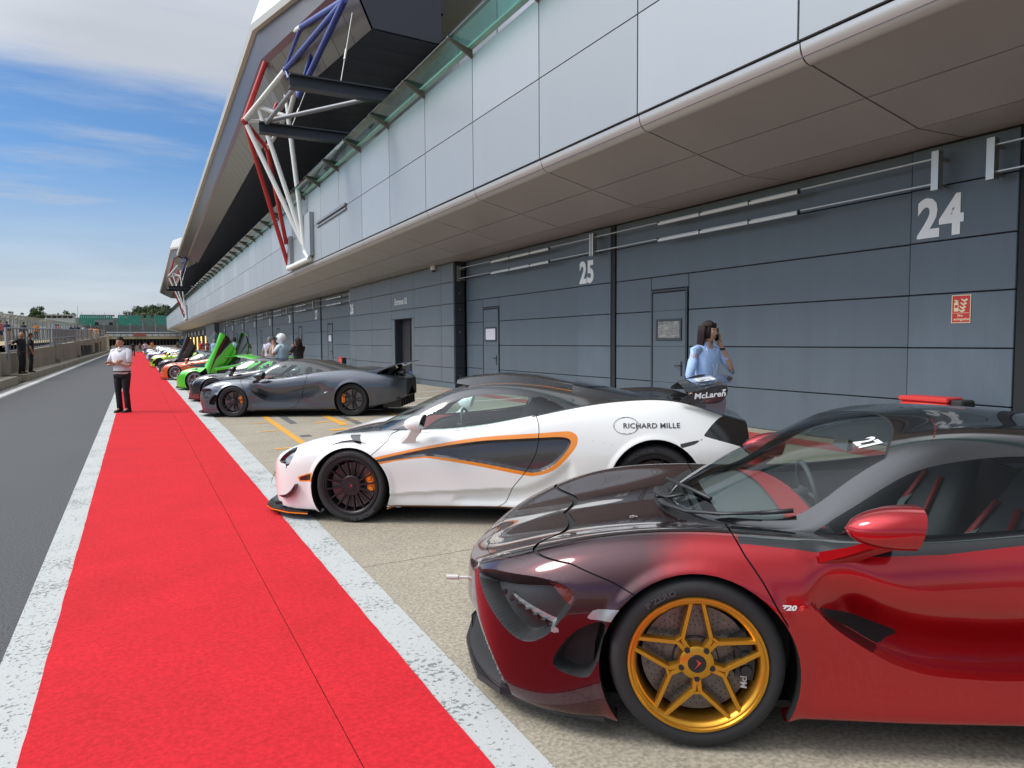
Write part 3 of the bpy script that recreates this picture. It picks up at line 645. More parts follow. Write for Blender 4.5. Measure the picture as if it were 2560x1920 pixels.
for a, b, d in ((20, 35.4, 0), (43, 57.5, 0), (62.7, 78, 0)):
    p = MB(); block(p, -5.15, -4.85, a, b, .3, ztop(a) - (0 if a > 40 else .0), ztop(b)); p.build('wall_panel', pw_m if d == 0 else pw_d, PW)
p = MB(); block(p, -5.1, -4.92, 37.6, 43, .3, 1.18, 1.26); p.build('wall_panel', pw_d, PW)
for a, b in ((36.5, 37.5), (58.2, 60.5), (60.7, 62.6), (78.4, 82.6), (104.5, 110.4), (121.5, 126)):
    p = MB(); block(p, -5.2, -4.80, a, b, .3, ztop(a) + .06, ztop(b) + .06); p.build('wall_post', pw_m, PW)
for a, b in ((82.6, 104.5), (110.4, 121.5), (126, 132)):
    p = MB(); block(p, -5.1, -4.85, a, b, 1.42 + (a - 83) * .01, ztop(a), ztop(b)); p.build('lintel', pw_m, PW)
    p = MB(); block(p, -5.6, -5.1, a, b, .3, ztop(a) - .1, ztop(b) - .1); p.build('dark_void', dark, PW)
    p = MB()
    for y in np.arange(a + 1, b, 2.2): p.box((-5.08, y - .08, .3), (-5.0, y + .08, 1.5))
    p.build('void_bars', gr_steel, PW)
p = MB(); block(p, -5.2, -4.85, 132, 156, .3, ztop(132), ztop(156)); p.build('wall_panel', pw_m, PW)
for y in (58.0, 78.2, 104.8):
    p = MB(); p.box((-4.84, y - .15, .3), (-4.6, y + .15, .55)); p.build('footing_block', pw_d, PW)
strip('terrace', -30, -5.3, 20, 150, 1.0, mat('terrace_ground', (0.30, 0.245, 0.12), 0.95, noise=(.4, .25)))
bpy.data.objects['terrace'].data.transform(Matrix.Translation((0, 0, 0)))
for v in bpy.data.objects['terrace'].data.vertices: v.co.z = 1.2 + .0088 * v.co.y
galv = mat('galvanised_steel', (0.33, 0.35, 0.37), 0.45, 0.5); galv_d = mat('dull_grey_steel', (0.16, 0.17, 0.18), 0.6, .2)
ftop = lambda y: 2.3 + (y - 37.7) * 0.0150
def rail_fence(y0, y1, step, label, screen=False, bar_r=.035, x=-4.95):
    F = empty('pit_fence', (x, y0, ztop(y0)), label, 'fence', 'railings on the pit wall'); F.location = (0, 0, 0)
    n = max(1, int((y1 - y0) / 9))
    for k in range(n + 1):
        y = y0 + (y1 - y0) * k / n; p = MB(); p.tube([(x, y, ztop(y) - .9), (x, y, ftop(y) + .02)], .055, 8); p.build('post', galv, F)
    for off in (0, -.62, None):
        za, zb = (ftop(y0) + off, ftop(y1) + off) if off is not None else (ztop(y0) + .08, ztop(y1) + .08)
        p = MB(); p.tube([(x, y0, za), (x, y1, zb)], .04, 8); p.build('rail', galv, F)
    y = y0 + step
    while y < y1 - .05:
        p = MB(); p.box((x - .02, y - bar_r, ztop(y) + .08), (x + .02, y + bar_r, ftop(y) - .02)); p.build('bar', galv_d, F); y += step
    if screen:
        p = MB(); p.quad((x - .05, y0, ztop(y0) + .1), (x - .05, y1, ztop(y1) + .1), (x - .05, y1, ftop(y1) - .03), (x - .05, y0, ftop(y0) - .03)); p.build('mesh_screen', glass('grey_mesh_screen', (.42, .44, .46), .25, .5), F)
rail_fence(37.7, 56.0, 1.05, 'grey steel railing with widely set bars behind two men in black')
rail_fence(57.3, 78.0, 1.15, 'railing with a dark mesh screen on the middle pit wall', True)
rail_fence(79.0, 106.0, 4.0, 'railing above the dark openings of the pit wall', True)
rail_fence(107.0, 150.0, 4.0, 'farthest length of pit wall railing near the bridge', False)
rail_fence(20.0, 35.0, 1.05, 'nearest railing on the short wall at the edge of view')
# near leaning gate stay
p = MB(); p.tube([(-4.75, 36.6, .95), (-4.8, 36.6, 2.3)], .05, 8)
gt = p.build('gate_post', galv, None, label='bent steel gate post at the gap in the pit wall', cat='post')
# tall debris fence beyond the terrace
CF = empty('debris_fence', (-13, 60, 0), 'tall grey debris fence along the race track behind the spectators', 'fence'); CF.location = (0, 0, 0)
zb_ = lambda y: 3.69 + (y - 95.7) * .01544; zt_ = lambda y: 4.92 + (y - 95.7) * .0141 + .0
y = 62.0; ct = 0
while y < 290:
    p = MB(); p.tube([(-13, y, zb_(y) - 2.4), (-13, y, zt_(y) - .3), (-12.7, y, zt_(y))], .05, 6); p.build('post', galv, CF); y += 3.1 + (y > 130) * 3 + (y > 180) * 4
scr = glass('fence_netting', (.60, .62, .60), .30, .5)
for a, b in ((62, 120), (120, 290)):
    p = MB(); p.quad((-13.05, a, zb_(a) - 2.2), (-13.05, b, zb_(b) - 2.2), (-13.05, b, zt_(b) - .3), (-13.05, a, zt_(a) - .3)); p.quad((-13.05, a, zt_(a) - .3), (-13.05, b, zt_(b) - .3), (-12.75, b, zt_(b)), (-12.75, a, zt_(a))); p.build('netting', scr, CF)
p = MB(); p.box((-13.4, 62, -.5), (-13.1, 290, 2.6)); p.build('base_wall', pw_d, CF)
for zoff in (0, -.5):
    p = MB(); p.tube([(-12.72, 62, zt_(62) + zoff), (-12.72, 290, zt_(290) + zoff)], .05, 6); p.build('top_rail', galv, CF)

# ================================================================ BRIDGE, BARRIERS, STANDS
cream = mat('cream_concrete', (0.55, 0.47, 0.31), 0.8, noise=(.5, .1)); palew = mat('pale_barrier', (0.50, 0.48, 0.42), 0.6, noise=(.6, .1))
BR = empty('footbridge', (0, 166, 0), 'cream concrete footbridge with a white parapet crossing the far end of the lane', 'bridge'); BR.location = (0, 0, 0)
p = MB(); p.box((-5.2, 166, 2.46), (16, 168, 2.98)); p.build('beam', cream, BR)
p = MB(); p.box((-5.2, 165.9, 3.02), (16, 166.0, 3.45)); p.box((-5.2, 165.85, 3.72), (16, 166.0, 3.92)); p.build('parapet', mat('parapet_white', (.62, .62, .60), .5), BR)
for x in np.arange(-5, 16, 1.15):
    p = MB(); p.box((x, 165.84, 3.0), (x + .09, 165.92, 3.75)); p.build('parapet_post', galv_d, BR)
p = MB(); p.box((-5.2, 168, 1.0), (16, 168.3, 2.46)); p.build('void', dark, BR)
for k, x in enumerate(np.arange(-4.9, 16, .62)):
    p = MB(); p.box((x, 166.9, 1.0), (x + .20, 167.1, 2.46)); p.build('column', mat('bridge_column', (.10, .10, .10), .7), BR)
p = MB(); p.box((-5.4, 165.5, 0), (-4.7, 168, 3.3)); p.build('abutment', cream, BR)
AB = empty('crash_barrier', (0, 164.5, 0), 'pale striped crash barrier below the footbridge', 'barrier'); AB.location = (0, 0, 0)
for k in range(4):
    p = MB(); p.box((-4.3, 164.4, .08 + .28 * k), (14, 164.5, .30 + .28 * k)); p.build('rail', palew, AB)
p = MB(); p.box((-4.3, 164.5, 0), (14, 164.7, 1.15)); p.build('backing', mat('barrier_backing', (.3, .29, .26), .8), AB)
rb = MB(); rb.box((-0.2, 165.7, 3.05), (1.9, 165.83, 3.6)); rb.build('banner', mat('faded_red_banner', (.45, .12, .10), .7), None, label='faded red banner hung on the bridge parapet', cat='banner')
bf = MB(); bf.box((-16, 230, -1), (34, 230.4, 5.2)); bf_o = bf.build('stand_wall', mat('grey_stand_wall', (.13, .15, .16), .8, noise=(.2, .15)), None, label='long grey screen wall in front of the green grandstand', cat='wall')
for x in np.arange(-14, 30, 3.2):
    p = MB(); p.tube([(x, 229.6, 3.5), (x, 229.6, 7.2)], .07, 6); p.build('mesh_post', galv, bf_o)
teal = mat('teal_seat', (0.015, 0.36, 0.24), 0.5); teal_d = mat('teal_seat_dark', (0.010, 0.24, 0.17), 0.5); stand_c = mat('stand_concrete', (.28, .28, .27), .8)
def stand(x0, x1, z0, z1, label, dip=False):
    st = empty('grandstand', (x0, 250, z0), label, 'grandstand', 'teal seat stands beyond the track'); st.location = (0, 0, 0); rows = 9
    for r in range(rows):
        z = z0 + (z1 - z0) * r / rows; y = 248 + r * .9
        p = MB(); p.box((x0, y, z - .1), (x1, y + .9, z)); p.build('terrace_step', stand_c, st)
        n = int((x1 - x0) / .55); p = MB()
        for k in range(n):
            if (k * 7 + r * 3) % 23 == 0: continue
            x = x0 + k * .55; p.box((x, y + .35, z), (x + .46, y + .45, z + .30 + .0), (k + r) % 2); p.box((x, y + .05, z + .08), (x + .46, y + .4, z + .13), (k + r) % 2)
        o = p.build('seat_row', [teal, teal_d], st)
    p = MB(); p.box((x0 - .1, 257, z1 - .2), (x1 + .1, 257.2, z1 + .25)); p.build('back_rail', galv_d, st)
    for x in np.arange(x0 + .5, x1, 3.0):
        p = MB(); p.tube([(x, 257, z1), (x, 257, z1 + 1.0)], .05, 6); p.build('rail_post', galv, st)
    if dip:
        p = MB(); p.box((x0 + 4.2, 247.4, z0), (x0 + 9, 247.9, z0 + 1.6)); p.build('vomitory', stand_c, st); p = MB(); p.box((x0 + 4.3, 247.3, z0 + .1), (x0 + 5.2, 247.39, z0 + .9)); p.box((x0 + 8.0, 247.3, z0 + .1), (x0 + 8.9, 247.39, z0 + .9)); p.build('vomitory_opening', dark, st)
stand(-14.8, -5.6, 7.0, 10.2, 'green seated grandstand block farthest left beside the white building', True)
stand(-4.6, 2.4, 7.0, 10.2, 'green seated grandstand block in the middle'); stand(3.3, 4.5, 7.0, 10.2, 'narrow green grandstand strip beside the stair'); stand(5.4, 14, 7.0, 10.2, 'green seated grandstand block next to the pit building')
p = MB(); p.box((-18, 258, -2), (18, 262, 9.6)); p.build('stand_back', stand_c, None, label='grey concrete back of the grandstand', cat='wall')
wb = empty('timing_building', (-18.6, 240, 0), 'low white building with dark windows left of the grandstand', 'building'); wb.location = (0, 0, 0)
p = MB(); p.box((-22.1, 240, 2), (-15.2, 245, 9.6)); p.build('wall', mat('white_render', (.55, .55, .53), .7), wb); p = MB(); p.box((-22.4, 239.6, 9.6), (-14.9, 245.4, 9.85)); p.build('roof', palew, wb)
for k in range(5):
    p = MB(); p.box((-21.9 + 1.3 * k, 239.9, 8.85), (-20.85 + 1.3 * k, 239.98, 9.4)); p.build('window', dark_g, wb)
p = MB(); p.tube([(-14.4, 240, 7), (-14.4, 240, 12.4)], .05, 6); p.build('mast', galv, None, label='thin grey mast beside the low white building', cat='mast')

# ================================================================ TREES
def leaf_mat(name, c): return mat(name, c, 0.8, noise=(1.1, .45))
lf = [leaf_mat('leaf_dark', (.032, .062, .022)), leaf_mat('leaf_mid', (.050, .085, .026)), leaf_mat('leaf_olive', (.085, .11, .035))]; bark = mat('bark', (.09, .07, .05), .9)
def tree(x, y, z, h, r, label, mi=0, dens=1.0, group='trees beyond the track'):
    t = empty('tree', (x, y, z), label, 'tree', group); rr = np.random.default_rng(int(abs(x * 31 + y * 7)) + 3)
    p = MB(); p.tube([(0, 0, 0), (.1, 0, h * .35), (0, .1, h * .75)], [.05 * h * .5, .035 * h * .5, .01 * h], 7)
    for k in range(5):
        a = rr.uniform(0, 6.28); p.tube([(0, 0, h * (.3 + .07 * k)), (math.cos(a) * r * .6, math.sin(a) * r * .6, h * (.5 + .08 * k))], [.02 * h * .5, .006 * h], 5)
    p.build('trunk', bark, t)
    p = MB(); cl = [(rr.uniform(-.75, .75) * r, rr.uniform(-.6, .6) * r, h * rr.uniform(.42, .9), r * rr.uniform(.26, .48)) for _ in range(int(16 * dens) + 4)]
    for cx, cy, cz, cr2 in cl:
        for _ in range(int(130 * dens)):
            d = rr.normal(0, 1, 3); d /= np.linalg.norm(d); q = np.array([cx, cy, cz]) + d * cr2 * rr.uniform(.55, 1.08) * np.array([1, 1, .8])
            s = rr.uniform(.16, .40) * (r / 5) ** .5; u = rr.normal(0, 1, 3); u /= np.linalg.norm(u); v = np.cross(u, d + .01); v /= np.linalg.norm(v) + 1e-9
            p.add([q - u * s, q + v * s * .7, q + u * s, q - v * s * .7], [(0, 1, 2, 3)], 0 if rr.random() < .7 else 1)
    p.build('crown', [lf[mi], lf[min(mi + 1, 2)]], t)
tree(-1.0, 305, 3, 11.5, 4.0, 'bushy dark tree at the left end of the clump behind the stands', 0); tree(4.0, 306, 3, 14.5, 5.4, 'tallest dark green tree rising behind the middle stand', 0, 1.3); tree(9.5, 302, 3, 13.6, 5.2, 'broad dark tree next to the pit building corner', 0, 1.3)
tree(2.4, 268, 3, 9.4, 3.4, 'pale olive bush in front of the dark clump', 2, .8); tree(6.5, 290, 3, 11.5, 4, 'mid green tree low in the clump behind the stands', 1); tree(14, 300, 3, 12, 5, 'dark tree mostly hidden behind the pit building', 0)
tree(-25.6, 258, 3, 10.2, 2.4, 'tall bright green tree left of the low white building', 1, 1.1); tree(-27.8, 262, 3, 8.2, 1.8, 'smaller green tree touching the tall bright tree', 1); tree(-17.6, 262, 3, 9.2, 1.9, 'round green tree behind the right end of the white building', 0)
for k, (x, h) in enumerate(((-36.6, 9.0), (-34.9, 9.2), (-33.2, 9.4), (-31.2, 9.2), (-30.2, 9.0), (-22.6, 8.6), (-21.4, 8.9), (-20.2, 8.6), (-12.6, 7.8))):
    tree(x, 264, 3, h, 1.1, ['leftmost thin tree above the debris fence', 'second thin tree from the left edge above the fence', 'thin tree midway in the left row above the fence', 'thin tree just left of the bright pair of trees', 'thin tree almost touching the smaller bright tree', 'sparse tree right beside the tall bright tree', 'sparse tree above the middle of the white building', 'sparse tree next to the round tree on its left', 'low sparse tree over the left grandstand block'][k], 1, .35, 'thin trees in a row above the fence')
# ================================================================ CAR BUILDER
def nspline(xk, yk, xq):
    """natural cubic spline through (xk, yk[n,d]) sampled at xq"""
    xk = np.asarray(xk, float); yk = np.asarray(yk, float); n = len(xk); h = np.diff(xk)
    Am = np.zeros((n, n)); r = np.zeros_like(yk); Am[0, 0] = Am[-1, -1] = 1
    for i in range(1, n - 1):
        Am[i, i - 1] = h[i - 1]; Am[i, i] = 2 * (h[i - 1] + h[i]); Am[i, i + 1] = h[i]
        r[i] = 6 * ((yk[i + 1] - yk[i]) / h[i] - (yk[i] - yk[i - 1]) / h[i - 1])
    M_ = np.linalg.solve(Am, r); xq = np.asarray(xq, float); k = np.clip(np.searchsorted(xk, xq, 'right') - 1, 0, n - 2)
    a = (xk[k + 1] - xq)[:, None]; b = (xq - xk[k])[:, None]; hh = h[k][:, None]
    return M_[k] * a ** 3 / (6 * hh) + M_[k + 1] * b ** 3 / (6 * hh) + (yk[k] / hh - M_[k] * hh / 6) * a + (yk[k + 1] / hh - M_[k + 1] * hh / 6) * b
def smooth_poly(p, closed=True, sub=5):
    """catmull-rom through the points"""
    p = np.asarray(p, float); n = len(p); o = []
    for i in range(n if closed else n - 1):
        g = lambda k: p[k % n] if closed else p[min(max(k, 0), n - 1)]
        p0, p1, p2, p3 = g(i - 1), g(i), g(i + 1), g(i + 2)
        for s in range(sub):
            t = s / sub; o.append(.5 * (2 * p1 + (p2 - p0) * t + (2 * p0 - 5 * p1 + 4 * p2 - p3) * t * t + (3 * p1 - p0 - 3 * p2 + p3) * t ** 3))
    if not closed: o.append(p[-1])
    return np.array(o)
def dist_poly(a, b, poly, closed=True):
    """distance from points (a, b) to a polyline"""
    q = np.stack([a, b], 1); P = np.asarray(poly, float); P2 = np.roll(P, -1, 0) if closed else P[1:]; P1 = P if closed else P[:-1]
    best = np.full(len(q), 1e9)
    for u, v in zip(P1, P2):
        d = v - u; L2 = d @ d + 1e-12; t = np.clip(((q - u) @ d) / L2, 0, 1); e = q - u - t[:, None] * d; best = np.minimum(best, (e * e).sum(1))
    return np.sqrt(best)
def sd_poly(a, b, poly):
    """signed distance, negative inside"""
    d = dist_poly(a, b, poly); P = np.asarray(poly, float); ins = np.zeros(len(a), bool); n = len(P)
    for i in range(n):
        x1, y1 = P[i]; x2, y2 = P[(i + 1) % n]
        c = ((y1 > b) != (y2 > b)) & (a < (x2 - x1) * (b - y1) / (y2 - y1 + 1e-15) + x1); ins ^= c
    return np.where(ins, -d, d)
sstep = lambda e0, e1, x: (lambda t: t * t * (3 - 2 * t))(np.clip((x - e0) / (e1 - e0), 0, 1))
class Surf:
    def __init__(s, stations, nu, nt, ghost=True):
        """stations: list of (x, [w...], [z...]); the last knot has w = 0"""
        K = len(stations[0][2]); C = np.array([[(st[0], (list(st[1]) + [0])[k], st[2][k]) for k in range(K)] for st in stations])
        c3 = C[:, K // 2]; u = np.concatenate([[0], np.cumsum(np.maximum(np.linalg.norm(np.diff(c3, axis=0), axis=1), .03) ** .75)])
        # denser sampling by length of path
        q = np.linspace(0, u[-1], nu); G1 = nspline(u, C.reshape(len(C), -1), q).reshape(nu, K, 3)
        ch = np.linalg.norm(np.diff(C[2:-1], axis=1), axis=2).mean(0) ** .6; tk = np.concatenate([[0], np.cumsum(ch)])
        s.tk = tk / tk[-1]
        gk = s.tk if not ghost else np.concatenate([s.tk, [2 - s.tk[-2]]])
        tq = np.linspace(0, 1, nt); G = np.zeros((nu, nt, 3))
        for i in range(nu):
            row = G1[i]
            if ghost: row = np.vstack([row, row[-2] * np.array([1, -1, 1])])
            G[i] = nspline(gk, row, tq)
        G[:, -1, 1] = 0; G[..., 1] = np.maximum(G[..., 1], 0)
        s.G = G; s.P = G.reshape(-1, 3).copy(); s.nu, s.nt = nu, nt
        s.A = {'x': s.P[:, 0].copy(), 'w': s.P[:, 1].copy(), 'z': s.P[:, 2].copy(), 't': np.tile(tq, nu)}
        i, j = np.meshgrid(np.arange(nu - 1), np.arange(nt - 1), indexing='ij'); a = (i * nt + j).ravel()
        s.T = np.concatenate([np.stack([a, a + nt, a + nt + 1], 1), np.stack([a, a + nt + 1, a + 1], 1)])
        s.part = np.zeros(len(s.T), int); s.mi = np.zeros(len(s.T), int); s.grp = np.zeros(len(s.T), int); s.normals()
    def normals(s):
        p = s.P; fn = np.cross(p[s.T[:, 1]] - p[s.T[:, 0]], p[s.T[:, 2]] - p[s.T[:, 0]]); n = np.zeros_like(p); NG = np.zeros((3,) + p.shape)
        for k in range(3):
            np.add.at(n, s.T[:, k], fn)
            for g_ in range(3): q = s.grp == g_; np.add.at(NG[g_], s.T[q, k], fn[q])
        c = np.array([1.2, 0, .4]); fl = np.sum(n * (p - c), 1).sum()
        if fl < 0: n = -n; NG = -NG
        ctr = s.A['w'] < 1e-6
        n[ctr, 1] = 0; NG[:, ctr, 1] = 0
        ok = np.linalg.norm(NG, axis=2) > 1e-14; NG = np.where(ok[..., None], NG, n[None]); s.NG = NG / (np.linalg.norm(NG, axis=2)[..., None] + 1e-12)
        s.N = n / (np.linalg.norm(n, axis=1)[:, None] + 1e-12); s.flip = fl < 0
    def push(s, depth):
        """moves the skin inwards along its normal"""
        s.P = s.P - s.N * depth[:, None]; s.P[s.A['w'] < 1e-6, 1] = 0; s.normals()
    def split(s, f, mask=None):
        f = f.copy(); f[np.abs(f) < 1e-6] = 1e-6; ins = f < 0; ti = ins[s.T]; cnt = ti.sum(1)
        mask = np.ones(len(s.T), bool) if mask is None else mask
        cross = (cnt > 0) & (cnt < 3) & mask; keep = ~cross
        T = s.T[cross]; pa = s.part[cross]; mi = s.mi[cross]; gr = s.grp[cross]; lone = cnt[cross] == 1
        tt = ti[cross]; want = np.where(lone[:, None], tt, ~tt); k = want.argmax(1); r = np.arange(len(T))
        a, b, c = T[r, k], T[r, (k + 1) % 3], T[r, (k + 2) % 3]; n = len(s.P)
        def key(i, j): return np.minimum(i, j).astype(np.int64) * n + np.maximum(i, j)
        kk = np.concatenate([key(a, b), key(a, c)]); uq, inv = np.unique(kk, return_inverse=True)
        i, j = (uq // n).astype(int), (uq % n).astype(int); t = (f[i] / (f[i] - f[j]))
        lerp = lambda X: X[i] + (X[j] - X[i]) * (t[:, None] if X.ndim == 2 else t)
        newP = lerp(s.P); newN = lerp(s.N); newN /= np.linalg.norm(newN, axis=1)[:, None] + 1e-12
        for q in s.A: s.A[q] = np.concatenate([s.A[q], lerp(s.A[q])])
        newG = s.NG[:, i] + (s.NG[:, j] - s.NG[:, i]) * t[None, :, None]; newG /= np.linalg.norm(newG, axis=2)[..., None] + 1e-12; s.NG = np.concatenate([s.NG, newG], 1)
        s.P = np.vstack([s.P, newP]); s.N = np.vstack([s.N, newN])
        ab, ac = n + inv[:len(a)], n + inv[len(a):]
        s.T = np.vstack([s.T[keep], np.stack([a, ab, ac], 1), np.stack([ab, b, c], 1), np.stack([ab, c, ac], 1)])
        s.part = np.concatenate([s.part[keep], pa, pa, pa]); s.mi = np.concatenate([s.mi[keep], mi, mi, mi]); s.grp = np.concatenate([s.grp[keep], gr, gr, gr])
        return np.concatenate([(cnt[keep] == 3) & mask[keep], lone, ~lone, ~lone])
    def tmean(s, k): return s.A[k][s.T].mean(1)
    def drop(s, sel):
        s.T = s.T[~sel]; s.part = s.part[~sel]; s.mi = s.mi[~sel]; s.grp = s.grp[~sel]
    def emit(s, sel, name, mats, parent, sides='near', label=None, sink=0.0):
        """one object from the chosen faces: 'near', 'far' or 'both' halves"""
        if not sel.any(): return None
        T = s.T[sel]; nv = len(s.P); key_ = T + (s.grp[sel] * nv)[:, None]; u, inv = np.unique(key_, return_inverse=True); T = inv.reshape(-1, 3); ui, ug = u % nv, u // nv; P = s.P[ui] - s.N[ui] * sink; Nn = s.NG[ug, ui]; mi = s.mi[sel]
        if s.flip: T = T[:, ::-1]
        V, F, NN, MI = [], [], [], []; off = 0
        for sd in (('near', 'far') if sides == 'both' else (sides,)):
            sg = -1 if sd == 'near' else 1
            V.append(P * np.array([1, sg, 1])); NN.append(Nn * np.array([1, sg, 1])); F.append((T if sd == 'far' else T[:, ::-1]) + off); off += len(P); MI.append(mi)
        V = np.vstack(V); F = np.vstack(F); NN = np.vstack(NN); MI = np.concatenate(MI)
        me = bpy.data.meshes.new(name); me.vertices.add(len(V)); me.vertices.foreach_set('co', V.ravel())
        me.loops.add(F.size); me.loops.foreach_set('vertex_index', F.ravel().astype(np.int32)); me.polygons.add(len(F))
        me.polygons.foreach_set('loop_start', np.arange(0, F.size, 3, dtype=np.int32))
        for m_ in mats: me.materials.append(m_)
        me.polygons.foreach_set('material_index', MI.astype(np.int32)); me.update(); me.validate()
        me.polygons.foreach_set('use_smooth', np.ones(len(me.polygons), bool))
        if len(me.vertices) == len(NN): me.normals_split_custom_set_from_vertices(NN.tolist())
        o = bpy.data.objects.new(name, me); link(o, parent)
        if label: o['label'] = label
        return o
def arch_poly(cx, cz, rx, rz, bottom=-.1, tilt=0.0):
    a = np.linspace(-.62, math.pi + .62, 34); q = [(cx + rx * math.cos(t), cz + rz * math.sin(t)) for t in a]
    return np.array(q + [(cx - rx * .86, bottom), (cx + rx * .86, bottom)])
def hem(s, field, depth, name, m, parent, tol=2e-4, tmin=0.0):
    """dark return edge behind an opening"""
    E = np.concatenate([s.T[:, [0, 1]], s.T[:, [1, 2]], s.T[:, [2, 0]]]); Es = np.sort(E, 1); uq, ct = np.unique(Es, axis=0, return_counts=True)
    b = uq[ct == 1]; ok = (np.abs(s.A[field][b]) < tol).all(1) & (s.A['t'][b] > tmin).all(1); b = b[ok]
    if not len(b): return
    mb = MB()
    for sg in (-1, 1):
        for i, j in b:
            p, q = s.P[i], s.P[j]; d = np.array([0, depth, 0])
            mb.add([p * [1, sg, 1], q * [1, sg, 1], (q - d) * [1, sg, 1], (p - d) * [1, sg, 1]], [(0, 1, 2, 3)])
    mb.build(name, m, parent)

# ---- wheels: built round the Y axis, outer face towards -Y
rubber = mat('tyre_rubber', (0.018, 0.018, 0.019), 0.72, noise=(9, .15)); rubber_l = mat('tyre_lettering', (0.055, 0.055, 0.058), 0.6)
disc_m = mat('brake_disc', (0.16, 0.15, 0.145), 0.35, 0.6, noise=(55, .35)); hub_m = mat('hub_dark', (0.02, 0.02, 0.022), 0.5, .3)
def spoke(mb, p0, p1, w0, w1, a0, a1, d=.03, mid=None):
    """bar in the wheel plane from p0 to p1, chamfered to its front face; a = depth of its front face"""
    pts = [np.array(p0, float), np.array(p1, float)] if mid is None else [np.array(p0, float), np.array(mid, float), np.array(p1, float)]
    n = len(pts); ws = np.linspace(w0, w1, n); As = np.linspace(a0, a1, n); vs = []
    for i, p in enumerate(pts):
        t = pts[min(i + 1, n - 1)] - pts[max(i - 1, 0)]; t /= np.linalg.norm(t); q = np.array([-t[1], t[0]])
        for k, (o, dep) in enumerate(((-1, d), (-1, .009), (-.62, 0), (.62, 0), (1, .009), (1, d))):
            r = p + q * o * ws[i] / 2; vs.append((r[0], As[i] + dep, r[1]))
    fs = [(i * 6 + k, i * 6 + (k + 1) % 6, (i + 1) * 6 + (k + 1) % 6, (i + 1) * 6 + k) for i in range(n - 1) for k in range(6)] + [tuple(range(6))[::-1], tuple(range((n - 1) * 6, n * 6))]
    mb.add(vs, fs)
def arc_text(txt, r, size, a_mid, y, m, parent, name='lettering', bold=.002, flip=False, sq=1.0):
    me = text_mesh(txt, size, .002, bold=bold, xs=sq); xs = [v.co.x for v in me.vertices]; c = (min(xs) + max(xs)) / 2
    for v in me.vertices:
        a = a_mid - (v.co.x - c) / r; rr = r + v.co.y; yy = y + v.co.z; v.co = (math.cos(a) * rr, yy, math.sin(a) * rr)
    me.materials.append(m); return inst(name, me, parent)
